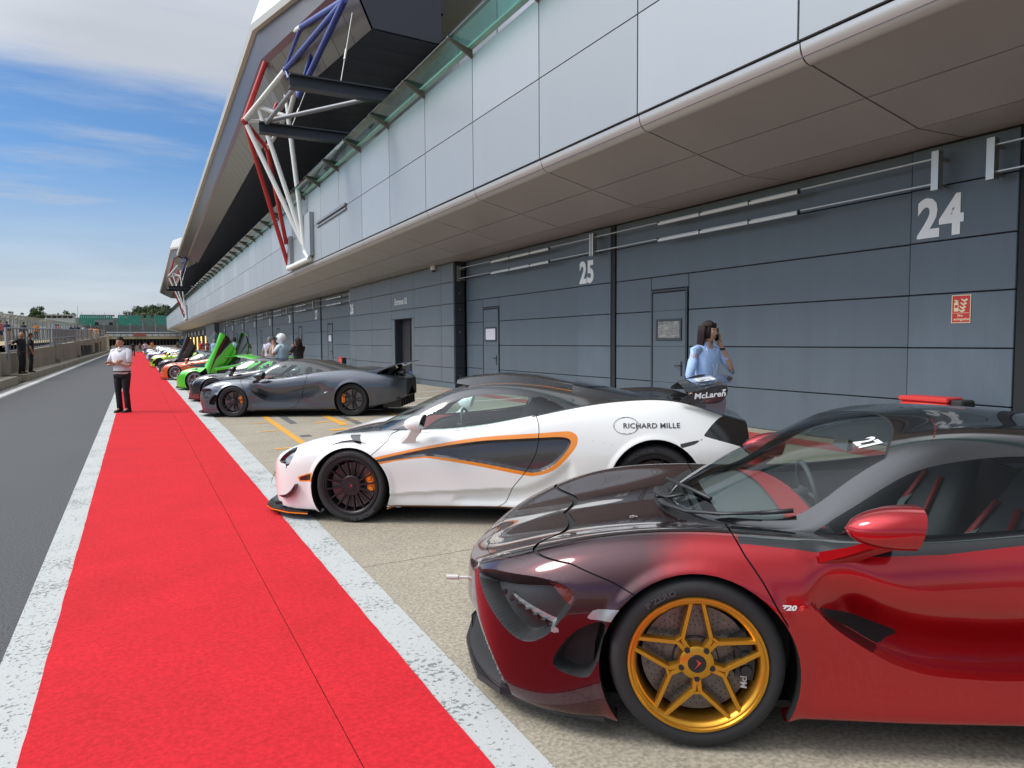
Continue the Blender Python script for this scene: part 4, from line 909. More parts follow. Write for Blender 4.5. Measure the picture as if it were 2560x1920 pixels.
def wheel(parent, R, Rr, width, style, rim_m, cal_m, loc, far=False, front=True, detail=True, hub_mat=None, emblem=True):
    w = empty('wheel', loc, parent=parent); h = width / 2
    if far: w.rotation_euler = (0, 0, math.pi)
    n = 64 if detail else 28
    p = MB(); sh = R - Rr
    p.lathe([(Rr - .012, h - .01), (Rr - .01, -h + .012), (Rr + sh * .25, -h - .004), (Rr + sh * .6, -h - .006), (Rr + sh * .84, -h + .006), (R - .006, -h + .022), (R, -h + .045), (R + .002, 0), (R, h - .045), (R - .006, h - .02), (Rr + sh * .5, h), (Rr, h - .01)], n, 'Y')
    ty = p.build('tyre', rubber, w, smooth=True)
    if detail:
        g = MB()
        for k in range(56):
            a = 2 * math.pi * k / 56; a2 = a + .09
            q = lambda t, r, y: (math.cos(t) * r, y, math.sin(t) * r)
            g.add([q(a, R - .001, -h + .03), q(a + .012, R - .001, -h + .03), q(a2 + .012, R + .0025, -h + .085), q(a2, R + .0025, -h + .085)], [(0, 1, 2, 3)])
        for yy in (-h + .088, -.01, h - .09): g.lathe([(R + .0028, yy), (R + .0028, yy + .010)], n, 'Y')
        g.build('tread_groove', mat('groove_black', (.006, .006, .006), .9), ty)
    f = -h - .002
    p = MB(); p.lathe([(Rr - .004, f + .022), (Rr + .006, f + .004), (Rr + .003, f - .004), (Rr - .006, f - .005), (Rr - .010, f + .002), (Rr - .016, f + .001), (Rr - .026, f + .008), (Rr - .032, f + .03), (Rr - .045, h - .03), (Rr - .03, h - .005)], n, 'Y')
    N_ = lambda a, r: (math.cos(a) * r, math.sin(a) * r); u = math.pi / 180
    if style == 'star':           # five pairs of arms meeting by twos at slotted roots
        for k in range(5):
            th = (90 + 72 * k) * u
            for sg in (-1, 1):
                root = N_(th + sg * 36 * u, .078); kn = N_(th + sg * 30 * u, Rr * .42)
                spoke(p, N_(th + sg * 4.8 * u, Rr - .012), kn, .021, .023, f + .004, f + .014, .030)
                spoke(p, kn, N_(th + sg * 30 * u, .06), .023, .028, f + .014, f + .020, .030)
            kk = th + 36 * u
            spoke(p, N_(kk - 8 * u, Rr * .45), N_(kk + 8 * u, Rr * .45), .016, .016, f + .015, f + .015, .028)
    elif style == 'ten':
        for k in range(10):
            th = (90 + 36 * k + (9 if k % 2 else -9) * .8) * u; b = (90 + 36 * k) * u
            spoke(p, N_(th, Rr - .014), N_(b, .055), .017, .026, f + .004, f + .025, .03)
    elif style == 'multi':
        for k in range(16):
            th = (90 + 22.5 * k + 8) * u; spoke(p, N_(th, Rr - .014), N_(th, .06), .013, .024, f + .008, f + .018, .028)
        p.lathe([(.0, f + .012), (.085, f + .012), (.095, f + .022), (.095, f + .05)], 32, 'Y')
    elif style == 'five':
        for k in range(5):
            th = (90 + 72 * k) * u
            for sg in (-1, 1): spoke(p, N_(th + sg * 5 * u, Rr - .014), N_(th + sg * 14 * u, .06), .020, .030, f + .004, f + .020, .03)
    elif style == 'swirl':
        for k in range(9):
            th = (90 + 40 * k) * u; spoke(p, N_(th, Rr - .014), N_(th + 26 * u, .06), .020, .024, f + .004, f + .02, .03, mid=N_(th + 10 * u, Rr * .6))
    p.lathe([(0, f + .014), (.052, f + .014), (.066, f + .022), (.072, f + .06)], 28, 'Y')
    p.build('rim', rim_m, w, smooth='auto')
    p = MB(); p.lathe([(0, f + .008), (.034, f + .008), (.036, f + .014)], 24, 'Y'); hb = p.build('hub_cap', hub_mat or hub_m, w)
    if detail:
        if emblem:
            p = MB(); p.prism([(-.006, .020), (.016, .006), (.004, -.006), (-.010, -.020), (.002, -.002), (.004, .006)], f + .0065, f + .0078, 'Y'); p.build('emblem', red_pl, hb)
        p = MB()
        for k in range(5):
            a = (54 + 72 * k) * u; p.lathe([(0, f + .014), (.011, f + .014), (.012, f + .03)], 10, 'Y', (math.cos(a) * .062, 0, math.sin(a) * .062))
        if style != 'multi': p.build('wheel_nuts', hub_m, w)
    rd = Rr * .80; p = MB(); p.lathe([(.09, f + .075), (rd, f + .075), (rd, f + .105), (.09, f + .105)], 40 if detail else 20, 'Y'); p.lathe([(0, f + .06), (.085, f + .06), (.09, f + .08)], 20, 'Y'); dk = p.build('brake_disc', disc_m, w)
    if detail:
        p = MB(); rr = np.random.default_rng(5)
        for k in range(48):
            for q_ in range(4):
                a = 2 * math.pi * (k + q_ * .4) / 48; r = rd * (.62 + .09 * q_)
                p.lathe([(0, f + .0745), (.0032, f + .0745)], 6, 'Y', (math.cos(a) * r, 0, math.sin(a) * r))
        p.build('drill_holes', dark, dk)
    a0 = (8 if front else 172) * u; p = MB(); prof = [(rd * .72, f + .035), (rd * 1.05, f + .035), (rd * 1.12, f + .06), (rd * 1.12, f + .12), (rd * .72, f + .12)]
    p.lathe(prof, 12, 'Y', closed=True, a0=a0 - .46, a1=a0 + .46)
    for s_ in (-1, 1):
        aa = a0 + s_ * .46; p.add([(math.cos(aa) * r, y, math.sin(aa) * r) for r, y in prof], [tuple(range(5))])
    for q_ in (-.28, 0, .28): p.lathe([(0, f + .022), (.020, f + .022), (.026, f + .036)], 10, 'Y', (math.cos(a0 + q_) * rd * .9, 0, math.sin(a0 + q_) * rd * .9))
    p.build('brake_caliper', cal_m, w, smooth='auto')
    p = MB(); p.lathe([(Rr - .05, h - .02), (0.0, h - .02)], 24, 'Y'); p.build('wheel_back', dark, w)
    return w
# ---- cabin pieces, shared by all cars
seat_m = mat('seat_black', (0.040, 0.042, 0.045), 0.7); seat_r = mat('seat_red_piping', (0.22, 0.012, 0.014), 0.6); belt_m = mat('seat_belt', (.10, .12, .13), .6)
def seat(parent, x, y, trim, zb=.17):
    s = empty('seat', (x, y, zb), parent=parent)
    sec = [(0.30, .02, .20, .24), (.32, .22, .24, .22), (.40, .45, .25, .17), (.50, .66, .19, .13), (.56, .80, .13, .10), (.58, .88, .09, .07)]
    p = MB(); vs = []; n = 12
    for (cx, cz, hw, th) in sec:
        for k in range(n):
            t = 2 * math.pi * k / n; vs.append((cx + math.cos(t) * th * .55, math.copysign(abs(math.sin(t)) ** .6, math.sin(t)) * hw, cz + .0 - math.cos(t) * .03))
    p.add(vs, [(i * n + k, i * n + (k + 1) % n, (i + 1) * n + (k + 1) % n, (i + 1) * n + k) for i in range(len(sec) - 1) for k in range(n)] + [tuple(range(n)), tuple(range((len(sec) - 1) * n, len(sec) * n))])
    p.build('backrest', seat_m, s, smooth=True)
    p = bevel_box((-.22, -.25, 0), (.34, .25, .16), .05); p.build('cushion', seat_m, s, smooth=True)
    for sg in (-1, 1):
        p = MB(); p.tube([(.19, sg * .13, .10), (.235, sg * .155, .30), (.30, sg * .15, .48), (.41, sg * .085, .68)], .014, 6); p.build('piping', trim, s, smooth=True)
    p = MB(); p.tube([(.52, .16, .72), (.30, .12, .50), (.10, -.1, .22)], .022, 6, flat=.25); p.build('seat_belt', belt_m, s)
    return s
def cabin(parent, x0, x1, zf, zt, hw, dash_x, dash_z, trim, wheel_y=.36):
    c = empty('cabin', (0, 0, 0), parent=parent)
    p = MB(); p.box((x0, -hw, zf), (x1, hw, zf + .02)); p.box((x0, -hw, zf), (x0 + .03, hw, zt - .06)); p.box((x1 - .03, -hw, zf), (x1, hw, zt + .08))
    for sg in (-1, 1): p.add([(x0, sg * hw, zf), (x1, sg * hw, zf), (x1, sg * hw, zt + .04), (x0, sg * hw, zt - .04)], [(0, 1, 2, 3)])
    p.build('tub', mat('cabin_black', (.030, .032, .035), .8), c)
    p = MB(); n = 9; vs = []
    for k in range(n):
        y = -hw + 2 * hw * k / (n - 1); b = .03 * math.cos(y * 3.2)
        vs += [(dash_x - .32, y, dash_z - .03), (dash_x - .10, y, dash_z + .02 + b), (dash_x + .10, y, dash_z + b - .01), (dash_x + .14, y, dash_z - .22)]
    p.add(vs, [(4 * k + j, 4 * k + j + 1, 4 * k + j + 5, 4 * k + j + 4) for k in range(n - 1) for j in range(3)]); p.build('dashboard', mat('dash_black', (.075, .078, .08), .6), c, smooth=True)
    p = MB()
    for k in range(n - 1):
        y = -hw * .9 + 1.8 * hw * k / (n - 1); y2 = -hw * .9 + 1.8 * hw * (k + 1) / (n - 1)
        p.quad((dash_x - .08, y, dash_z + .03 + .03 * math.cos(y * 3.2)), (dash_x + .06, y, dash_z + .018 + .03 * math.cos(y * 3.2)), (dash_x + .06, y2, dash_z + .018 + .03 * math.cos(y2 * 3.2)), (dash_x - .08, y2, dash_z + .03 + .03 * math.cos(y2 * 3.2)))
    p.build('dash_trim', trim, c)
    p = MB(); ring = [(dash_x + .25 - .10 * math.cos(t) * .35, wheel_y + .175 * math.sin(t), dash_z - .06 + .165 * math.cos(t)) for t in np.linspace(0, 2 * math.pi, 25)]
    p.tube(ring, .015, 6, caps=False); p.tube([(dash_x + .10, wheel_y, dash_z - .08), (dash_x + .25, wheel_y, dash_z - .06)], .03, 8)
    for a in (1.57, 4.71, 3.14): p.tube([(dash_x + .25, wheel_y, dash_z - .06), (dash_x + .25 - .035 * math.cos(a), wheel_y + .17 * math.sin(a), dash_z - .06 + .16 * math.cos(a))], .012, 5)
    p.build('steering_wheel', seat_m, c, smooth=True)
    seat(c, dash_x + .48, wheel_y, trim); seat(c, dash_x + .48, -wheel_y, trim)
    p = MB(); p.add([(dash_x + .30, -.11, zt + .24), (dash_x + .30, .11, zt + .24), (dash_x + .31, .10, zt + .30), (dash_x + .31, -.10, zt + .30), (dash_x + .33, -.10, zt + .25), (dash_x + .33, .10, zt + .25), (dash_x + .33, .09, zt + .29), (dash_x + .33, -.09, zt + .29)], [(0, 1, 2, 3), (7, 6, 5, 4), (0, 4, 5, 1), (2, 6, 7, 3), (1, 5, 6, 2), (0, 3, 7, 4)]); p.build('rear_view_mirror', seat_m, c)
    return c
def door_mirror(parent, shell, arm_m, c, sz, root, far=False, cap_m=None):
    """shell on a stalk; c = centre of the shell, root = foot of the stalk on the door"""
    sg = 1 if far else -1; m_ = empty('door_mirror', (0, 0, 0), parent=parent); cx, cy, cz = c; n = 14; vs = []; prof = []
    for i, t in enumerate(np.linspace(0.0, 1.0, 8)):
        r = math.sin(min(1, t * 1.12) * math.pi / 2) ** .65 if t < .9 else 1.0
        prof.append((cx - sz[0] / 2 + sz[0] * (1 - math.cos(t * math.pi / 2)) * .35 + sz[0] * t * .65, max(r, .02)))
    for x, r in prof:
        for k in range(n):
            a = 2 * math.pi * k / n; yy = math.copysign(abs(math.cos(a)) ** .75, math.cos(a)); zz_ = math.copysign(abs(math.sin(a)) ** .8, math.sin(a))
            vs.append((x + .02 * zz_ * r, sg * cy + sg * sz[1] / 2 * yy * r, cz + sz[2] / 2 * zz_ * r * (1.0 if zz_ > 0 else .9)))
    p = MB(); p.add(vs, [(i * n + k, i * n + (k + 1) % n, (i + 1) * n + (k + 1) % n, (i + 1) * n + k) for i in range(len(prof) - 1) for k in range(n)] + [tuple(range(n))]); p.build('shell', shell, m_, smooth=True)
    p = MB(); x = prof[-1][0]; p.add([vs[7 * n + k] for k in range(n)], [tuple(range(n))]); p.build('mirror_glass', mat('mirror_dark', (.05, .06, .07), .05, .9), m_)
    p = MB(); a = np.array((cx + .02, sg * (cy - sz[1] * .10), cz - sz[2] * .42)); b = np.array((root[0], sg * root[1], root[2])); vs = []
    for t, wd, th in ((0, .10, .014), (.5, .085, .016), (1, .13, .022)):
        q = a + (b - a) * t; vs += [(q[0] - wd / 2, q[1], q[2] + th), (q[0] + wd / 2, q[1], q[2] + th), (q[0] + wd / 2, q[1], q[2] - th), (q[0] - wd / 2, q[1], q[2] - th)]
    p.add(vs, [(4 * i + k, 4 * i + (k + 1) % 4, 4 * i + 4 + (k + 1) % 4, 4 * i + 4 + k) for i in range(2) for k in range(4)] + [(0, 1, 2, 3), (11, 10, 9, 8)]); p.build('stalk', arm_m, m_, smooth='auto')
    return m_
def paint(name, col, metal=.0, rough=.35, flake=0.0):
    return mat(name, col, rough, metal, coat=1.0, coat_rough=.015, spec=.5)
gloss_blk = mat('gloss_black', (.010, .010, .011), .18, coat=1.0); satin_blk = mat('satin_black', (.018, .018, .019), .42); carbon = mat('carbon_weave', (.020, .020, .022), .28, coat=.8, noise=(60, .35))
mesh_blk = mat('black_grille', (.008, .008, .009), .7); silver_m = mat('satin_silver_wheel', (.50, .50, .51), .3, .9); dark_wheel = mat('graphite_wheel', (.032, .027, .029), .38, .5)
lens_m = mat('lamp_lens', (.26, .275, .29), .15, .3, coat=1.0); car_glass = glass('car_glass', (.74, .86, .84), .055); car_glass_d = glass('car_glass_dark', (.52, .56, .56), .03); ws_glass = glass('windscreen_glass', (.82, .92, .90), .035)
orange_cal = mat('orange_caliper', (.80, .20, .01), .4); plate_y = mat('number_plate_white', (.7, .7, .68), .5)
# ================================================================ CARS
def place(name, o, heading, label, group='sports cars parked nose to the carpet', scale=1.0):
    a = math.radians(heading); d = np.array([math.cos(a), math.sin(a), G_SLOPE * math.cos(a)]); d /= np.linalg.norm(d)
    n = np.array([math.sin(a), -math.cos(a), G_SLOPE * math.sin(a)]); n /= np.linalg.norm(n); u = np.cross(d, -n)
    e = empty(name, (0, 0, 0), label, 'car', group)
    e.matrix_world = Matrix(((d[0], -n[0], u[0], o[0]), (d[1], -n[1], u[1], o[1]), (d[2], -n[2], u[2], gz(o[0]) + .004), (0, 0, 0, 1))) @ Matrix.Scale(scale, 4)
    return e
ST720 = [(-1.05, [0, 0, 0, 0, 0], [.14, .24, .36, .47, .50, .51]), (-1.02, [.30, .32, .33, .28, .15], [.13, .24, .38, .505, .53, .535]),
    (-.95, [.50, .53, .54, .48, .28], [.12, .24, .41, .55, .57, .575]), (-.82, [.71, .74, .75, .66, .38], [.11, .25, .46, .62, .63, .63]),
    (-.62, [.85, .87, .87, .76, .44], [.10, .26, .53, .705, .695, .69]), (-.40, [.905, .925, .92, .80, .48], [.10, .28, .58, .77, .742, .735]),
    (-.15, [.93, .945, .94, .81, .52], [.12, .30, .62, .805, .778, .77]), (.1, [.94, .95, .945, .82, .58], [.14, .30, .635, .812, .80, .795]),
    (.4, [.94, .95, .945, .85, .64], [.15, .30, .635, .80, .81, .815]), (.8, [.935, .94, .94, .88, .70], [.15, .30, .64, .80, .82, .825]),
    (1.2, [.935, .94, .945, .89, .72], [.16, .30, .66, .835, .86, .87]), (1.6, [.94, .95, .96, .90, .70], [.16, .31, .68, .885, .91, .92]),
    (2.0, [.945, .965, .985, .88, .62], [.16, .32, .70, .945, .955, .96]), (2.4, [.95, .98, 1.0, .85, .55], [.17, .34, .72, .98, .98, .98]),
    (2.75, [.95, .98, .995, .82, .5], [.18, .36, .73, .985, .97, .96]), (3.1, [.93, .96, .97, .80, .5], [.22, .38, .73, .94, .92, .91]),
    (3.4, [.89, .925, .925, .77, .5], [.26, .40, .72, .885, .88, .88]), (3.60, [.80, .84, .84, .70, .44], [.30, .44, .70, .84, .845, .845]), (3.72, [.66, .70, .70, .58, .36], [.35, .47, .68, .80, .81, .81]), (3.79, [.46, .48, .48, .40, .25], [.40, .5, .66, .765, .775, .775])]
CN720 = dict(x=[-.03, .03, .12, .25, .42, .62, .9, 1.3, 1.7, 2.1, 2.5, 2.9], wb=[0, .30, .50, .63, .72, .78, .82, .85, .84, .76, .62, .45],
    zb=[.775, .78, .785, .79, .79, .79, .80, .83, .88, .93, .94, .92], wc=[0, .28, .47, .60, .672, .668, .655, .645, .62, .56, .46, .33],
    zc=[.79, .80, .805, .82, .845, .975, 1.125, 1.16, 1.13, 1.06, .985, .93], zt=[.80, .83, .875, .945, 1.03, 1.115, 1.20, 1.24, 1.20, 1.11, 1.01, .93])
ST570 = [(-1.0, [0, 0, 0, 0, 0], [.12, .20, .33, .42, .44, .45]), (-.97, [.32, .34, .35, .30, .16], [.11, .20, .35, .455, .475, .48]),
    (-.89, [.55, .58, .58, .52, .30], [.09, .20, .38, .51, .525, .53]), (-.75, [.74, .77, .77, .69, .40], [.08, .22, .44, .585, .59, .59]),
    (-.52, [.86, .885, .885, .77, .45], [.085, .25, .52, .675, .66, .66]), (-.26, [.91, .93, .93, .79, .47], [.10, .28, .57, .742, .72, .72]),
    (0, [.93, .945, .945, .80, .50], [.12, .29, .60, .765, .755, .76]), (.3, [.93, .945, .94, .80, .54], [.135, .30, .60, .762, .785, .79]),
    (.6, [.925, .94, .93, .83, .60], [.14, .30, .60, .772, .81, .82]), (1.0, [.93, .94, .925, .845, .64], [.145, .30, .60, .802, .845, .86]),
    (1.4, [.935, .945, .93, .85, .64], [.15, .30, .62, .86, .895, .905]), (1.8, [.94, .95, .945, .85, .62], [.16, .31, .64, .94, .955, .96]),
    (2.15, [.945, .96, .965, .83, .56], [.165, .33, .66, 1.0, 1.01, 1.02]), (2.5, [.95, .965, .975, .80, .52], [.17, .35, .68, 1.030, 1.045, 1.05]),
    (2.8, [.94, .96, .965, .78, .5], [.19, .37, .68, 1.022, 1.035, 1.035]), (3.05, [.92, .94, .945, .75, .5], [.23, .39, .68, .965, .965, .965]),
    (3.25, [.87, .90, .90, .72, .5], [.28, .42, .67, .89, .92, .93]), (3.42, [.78, .82, .82, .66, .45], [.33, .46, .66, .84, .87, .88])]
CN570 = dict(x=[-.03, .03, .12, .25, .42, .62, .9, 1.25, 1.6, 2.0, 2.4, 2.75], wb=[0, .30, .49, .61, .70, .755, .80, .81, .79, .70, .55, .38],
    zb=[.74, .745, .75, .755, .765, .775, .805, .845, .895, .955, .985, .985], wc=[0, .28, .46, .575, .63, .625, .605, .60, .58, .52, .42, .28],
    zc=[.755, .765, .77, .80, .875, .985, 1.10, 1.135, 1.11, 1.05, 1.005, .985], zt=[.765, .795, .84, .90, .985, 1.075, 1.165, 1.205, 1.185, 1.12, 1.045, .99])
def canopy_stations(c):
    o = []
    for i, x in enumerate(c['x']):
        wb, zb, wc, zc, zt = (c[k][i] for k in ('wb', 'zb', 'wc', 'zc', 'zt'))
        o.append((x, [wb + .004, wb, (wb + wc) / 2 + .016 * min(1, wb * 2), wc, wc * .66], [zb - .12, zb - .005, (zb + zc) / 2 + .004, zc, zt - .30 * (zt - zc), zt]))
    return o
def side_lookup(s):
    G = s.G; xs = G[:, 0, 0]; tc = s.tk[4]; tq = np.linspace(0, 1, s.nt); m_ = (tq <= tc) & (tq >= s.tk[1] * .8)
    def W(x, z):
        i = np.clip(np.searchsorted(xs, x), 1, len(xs) - 1); f = (x - xs[i - 1]) / (xs[i] - xs[i - 1] + 1e-9)
        a = np.interp(z, G[i - 1, m_, 2], G[i - 1, m_, 1]); b = np.interp(z, G[i, m_, 2], G[i, m_, 1]); return a * (1 - f) + b * f
    return W
def side_text(W, txt, x0, z0, size, m_, parent, name='lettering', bold=.0, shear=0, xs=1, spacing=1.0, far=False, rot=0.0, eps=.004):
    me = text_mesh(txt, size, 0.0, bold=bold, shear=shear, xs=xs, spacing=spacing); c, s_ = math.cos(rot), math.sin(rot)
    for v in me.vertices:
        x, z = x0 + v.co.x * c - v.co.y * s_, z0 + v.co.x * s_ + v.co.y * c; v.co = (x, -(W(x, z) + eps), z)
    me.materials.append(m_); o = bpy.data.objects.new(name, me); link(o, parent); return o
def rotated(s, name): pass

def make_car(root, model, body, roof_c, wheel_style, rim_m, cal_m, hero=1, livery=False, wing=None, hood_c=None, door_up=False, blade=None, trim=None, lt=False, upper=None, glass_m=None, skirt=None):
    """hero 2: close up, 1: mid distance, 0: far"""
    k7 = model == '720'; nu, nt = {2: (330, 110), 1: (200, 64), 0: (96, 34)}[hero]
    ST, CN = (ST720, CN720) if k7 else (ST570, CN570); s = Surf([(x, [max(w[0] - .10, 0)] + list(w), [z[0]] + list(z)) for x, w, z in ST], nu, nt)
    tk = s.tk; A = s.A; x, z, w, t = A['x'], A['z'], A['w'], A['t']; tcrest = tk[4] + .02; skirt = skirt or satin_blk
    hood_c = hood_c or body; blade = blade or gloss_blk; trim = trim or seat_r; upper = upper or body; gm = glass_m or car_glass
    W = side_lookup(s)
    # ---- outlines, in metres from the front axle
    if k7:
        fa, ra = arch_poly(0.0, .325, .378, .372), arch_poly(2.70, .345, .385, .395)
        sock = smooth_poly([(-.915, .565), (-.83, .61), (-.658, .638), (-.546, .634), (-.488, .612), (-.475, .57), (-.526, .495), (-.583, .424), (-.66, .378), (-.735, .385), (-.833, .455), (-.895, .519)], sub=4)
        intake = smooth_poly([(-.565, .30), (-.52, .40), (-.44, .475), (-.345, .49), (-.40, .30), (-.46, .265)], sub=3)
        duct_shade = smooth_poly([(.425, .592), (.52, .553), (.64, .510), (.765, .458), (.735, .425), (.690, .385), (.60, .42), (.50, .50)], sub=3)  # black wedge paints in the scallop's shadow over the duct mouth
        marker = np.array([(-.43, .507), (-.395, .548), (-.292, .556), (-.312, .507)])
        door = smooth_poly([(.165, .80), (.185, .86), (.60, .86), (1.2, .93), (1.68, 1.0), (1.70, .90), (1.66, .72), (1.55, .47), (1.40, .21), (.9, .20), (.62, .28), (.42, .40), (.31, .55), (.24, .68)], sub=3)
        for pl_, es in ((sock, (0, -.022)), (intake, (0, -.02))):
            for gi, e0 in enumerate(es): sel = s.split(sd_poly(A['x'], A['z'], pl_) - e0, s.tmean('t') < tk[5]); s.grp[sel] = gi + 1
        zfun = lambda xx: np.interp(xx, *zip(*[tuple(q) for q in smooth_poly([(.20, .64), (.30, .625), (.41, .598), (.504, .511), (.617, .435), (.71, .383), (.831, .345), (.98, .333), (1.156, .335), (1.5, .37), (1.9, .45), (2.2, .55), (2.6, .66)], False, 6)]))
        for gi, e0 in ((0, -.004), (1, .010)):
            s.split(A['z'] - zfun(A['x']) - e0, (s.tmean('t') < tcrest) & (s.tmean('x') > .40) & (s.tmean('x') < 2.2))
        hm_ = s.tmean('z') - zfun(s.tmean('x')); s.grp[(hm_ > -.004) & (hm_ < .010) & (s.tmean('t') < tcrest) & (s.tmean('x') > .43) & (s.tmean('x') < 2.1)] = 1
        x, z, w, t = A['x'], A['z'], A['w'], A['t']
        zc = zfun(x); zc_old = np.interp(x, [.26, .41, .504, .617, .71, .831, 1.156, 1.5, 1.9, 2.2, 2.6], [.605, .602, .511, .435, .383, .340, .335, .37, .45, .55, .66])
        hgt = z - zc; D = .135 * sstep(.38, .62, x) * (1 - sstep(1.7, 2.25, x)); dep = np.where((hgt > -.0045) & (t < tcrest), D * (1 - sstep(.02, .30, hgt)) * sstep(-.0045, .0105, hgt), 0)
        e_s = sd_poly(x, z, sock); dep += np.where((t < tk[5]) & (x < -.3), .085 * (1 - sstep(-.024, .001, e_s)), 0)
        e_i = sd_poly(x, z, intake); dep += np.where(t < tcrest, .07 * (1 - sstep(-.022, .001, e_i)), 0)
        mouth = np.maximum(x - (-.965 + np.maximum(0, .44 - z) * .62), z - .40); mouth = np.maximum(mouth, .125 - z)
        dep += .09 * (1 - sstep(-.05, .0, mouth))
    else:
        fa, ra = arch_poly(0.0, .300, .372, .365), arch_poly(2.655, .355, .382, .40)
        sock = smooth_poly([(-.755, .513), (-.647, .612), (-.542, .652), (-.565, .573), (-.64, .458), (-.662, .498)], sub=3)
        intake = np.array([(-.50, .392), (-.37, .432), (-.375, .372), (-.49, .365)]); marker = None
        door = smooth_poly([(.200, .583), (.27, .658), (.335, .722), (.405, .80), (1.0, .86), (1.62, .965), (1.66, .93), (1.684, .87), (1.689, .80), (1.68, .73), (1.653, .621), (1.576, .48), (1.454, .329), (1.33, .16), (.9, .155), (.372, .155), (.37, .26), (.33, .44), (.27, .54)], sub=3)
        out_ = smooth_poly([(.209, .576), (.669, .677), (1.135, .756), (1.50, .788), (1.69, .801), (1.86, .815), (1.957, .817), (2.008, .788), (2.02, .745), (1.992, .672), (1.874, .539), (1.771, .472), (1.66, .443), (1.56, .446), (1.129, .523), (.745, .580), (.643, .581), (.429, .556), (.262, .527)], sub=4)
        inn = smooth_poly([(.245, .563), (.668, .654), (1.134, .726), (1.50, .752), (1.69, .763), (1.845, .772), (1.925, .765), (1.961, .74), (1.945, .689), (1.886, .607), (1.797, .525), (1.708, .482), (1.648, .472), (1.574, .475), (1.13, .552), (.745, .598), (.651, .595), (.429, .569), (.266, .546)], sub=4)
        for gi, e0 in enumerate((0, -.02)): sel = s.split(sd_poly(A['x'], A['z'], inn) - e0, s.tmean('t') < tk[5]); s.grp[sel] = gi + 1
        for gi, e0 in enumerate((0, -.015)): sel = s.split(sd_poly(A['x'], A['z'], sock) - e0, s.tmean('t') < tk[5]); s.grp[sel] = gi + 1
        x, z, w, t = A['x'], A['z'], A['w'], A['t']
        e_in = sd_poly(x, z, inn); dep = np.where(t < tcrest, .040 * (1 - sstep(-.022, .0, e_in)) * sstep(.25, 1.6, x), 0)
        # undercut behind the door, shallow crease above the sill
        e_o = sd_poly(x, z, smooth_poly([(1.0, .30), (1.45, .33), (1.72, .42), (1.95, .58), (2.0, .40), (1.9, .20), (1.0, .16)], sub=3)); dep += np.where(t < tcrest, .022 * (1 - sstep(-.08, .01, e_o)), 0)
        dep += np.where(t < tcrest, .020 * (1 - sstep(0, .012, z - np.interp(x, [.36, 1.4], [.25, .315]))) * sstep(.3, .45, x) * (1 - sstep(1.3, 1.6, x)), 0)
        e_s = sd_poly(x, z, sock); dep += np.where((t < tk[5]) & (x < -.3), .028 * (1 - sstep(-.016, .0, e_s)), 0)
        mouth = np.maximum(x - (-.93 + np.maximum(0, .40 - z) * .5), z - .36); mouth = np.maximum(mouth, .09 - z); dep += .09 * (1 - sstep(-.05, 0, mouth))
    # flared lips round the wheels
    for pl in (fa, ra):
        e = sd_poly(x, z, pl); dep -= np.where((t < tcrest) & (z > .05), .012 * (1 - sstep(0, .05, np.abs(e))), 0)
    s.push(dep)
    PN = ['fender', 'front_bumper', 'hood', 'door', 'rear_quarter', 'side_skirt', 'engine_cover', 'rear_bumper', 'cowl', 'shut_line', 'void', 'headlight', 'side_intake', 'side_blade', 'tail_panel', 'side_duct_shade']
    ID = {n: i for i, n in enumerate(PN)}; MT = [body, hood_c, gloss_blk, mesh_blk, orange_pt, upper, skirt, lens_m, blade]
    fld = lambda k, pl: A.__setitem__(k, sd_poly(A['x'], A['z'], pl)) or A[k]
    def cutpart(name, f, mask=None, mi=None):
        sel = s.split(f, mask)
        if name: s.part[sel] = ID[name]
        if mi is not None: s.mi[sel] = mi
        return sel
    side = lambda lim=None: s.tmean('t') < (tcrest if lim is None else lim)
    # wheel openings
    for k, pl in (('fa', fa), ('ra', ra)):
        fld(k, pl); sel = s.split(A[k], (s.tmean('t') < tcrest) & (s.tmean('w') > .3)); s.drop(sel)
    X = lambda: A['x']; Z = lambda: A['z']
    cutpart('rear_quarter', 1.45 - X()); cutpart('rear_bumper', np.maximum(3.06 - X(), Z() - .76)) if not k7 else cutpart('rear_bumper', np.maximum(3.14 - X(), Z() - .74))
    # bonnet, scuttle, engine cover: everything above the wing crests
    th = tk[4] + .035; xh = .20 if k7 else .24
    cutpart('hood', np.maximum(np.maximum(th - A['t'], X() - xh), -.99 - X()), mi=1)
    cutpart('engine_cover', np.maximum(th - A['t'], 1.62 - X()), mi=5 if upper is not body else 0)
    cut = -.10 + .22 * (A['w'] / .62) ** 2 * 1.0 if k7 else -.06 + .24 * (A['w'] / .62) ** 2
    cutpart('cowl', np.maximum(np.maximum(cut - X(), A['w'] - (.66 if k7 else .60)), X() - 1.7), s.tmean('t') > th - .01, mi=6)
    # roof hole under the cabin
    cx_ = np.array(CN['x']); f = A['w'] - np.interp(X(), cx_, np.maximum(np.array(CN['wb']) - .03, -.02)); f = np.maximum(f, np.maximum(.06 - X(), X() - 2.2)); sel = s.split(f, s.tmean('t') > th - .02); s.drop(sel)
    seam = [(-.935, .66), (-.869, .682), (-.71, .708), (-.488, .704), (-.325, .655), (-.21, .600), (-.174, .585)] if k7 else [(-.90, .50), (-.80, .56), (-.70, .618)]
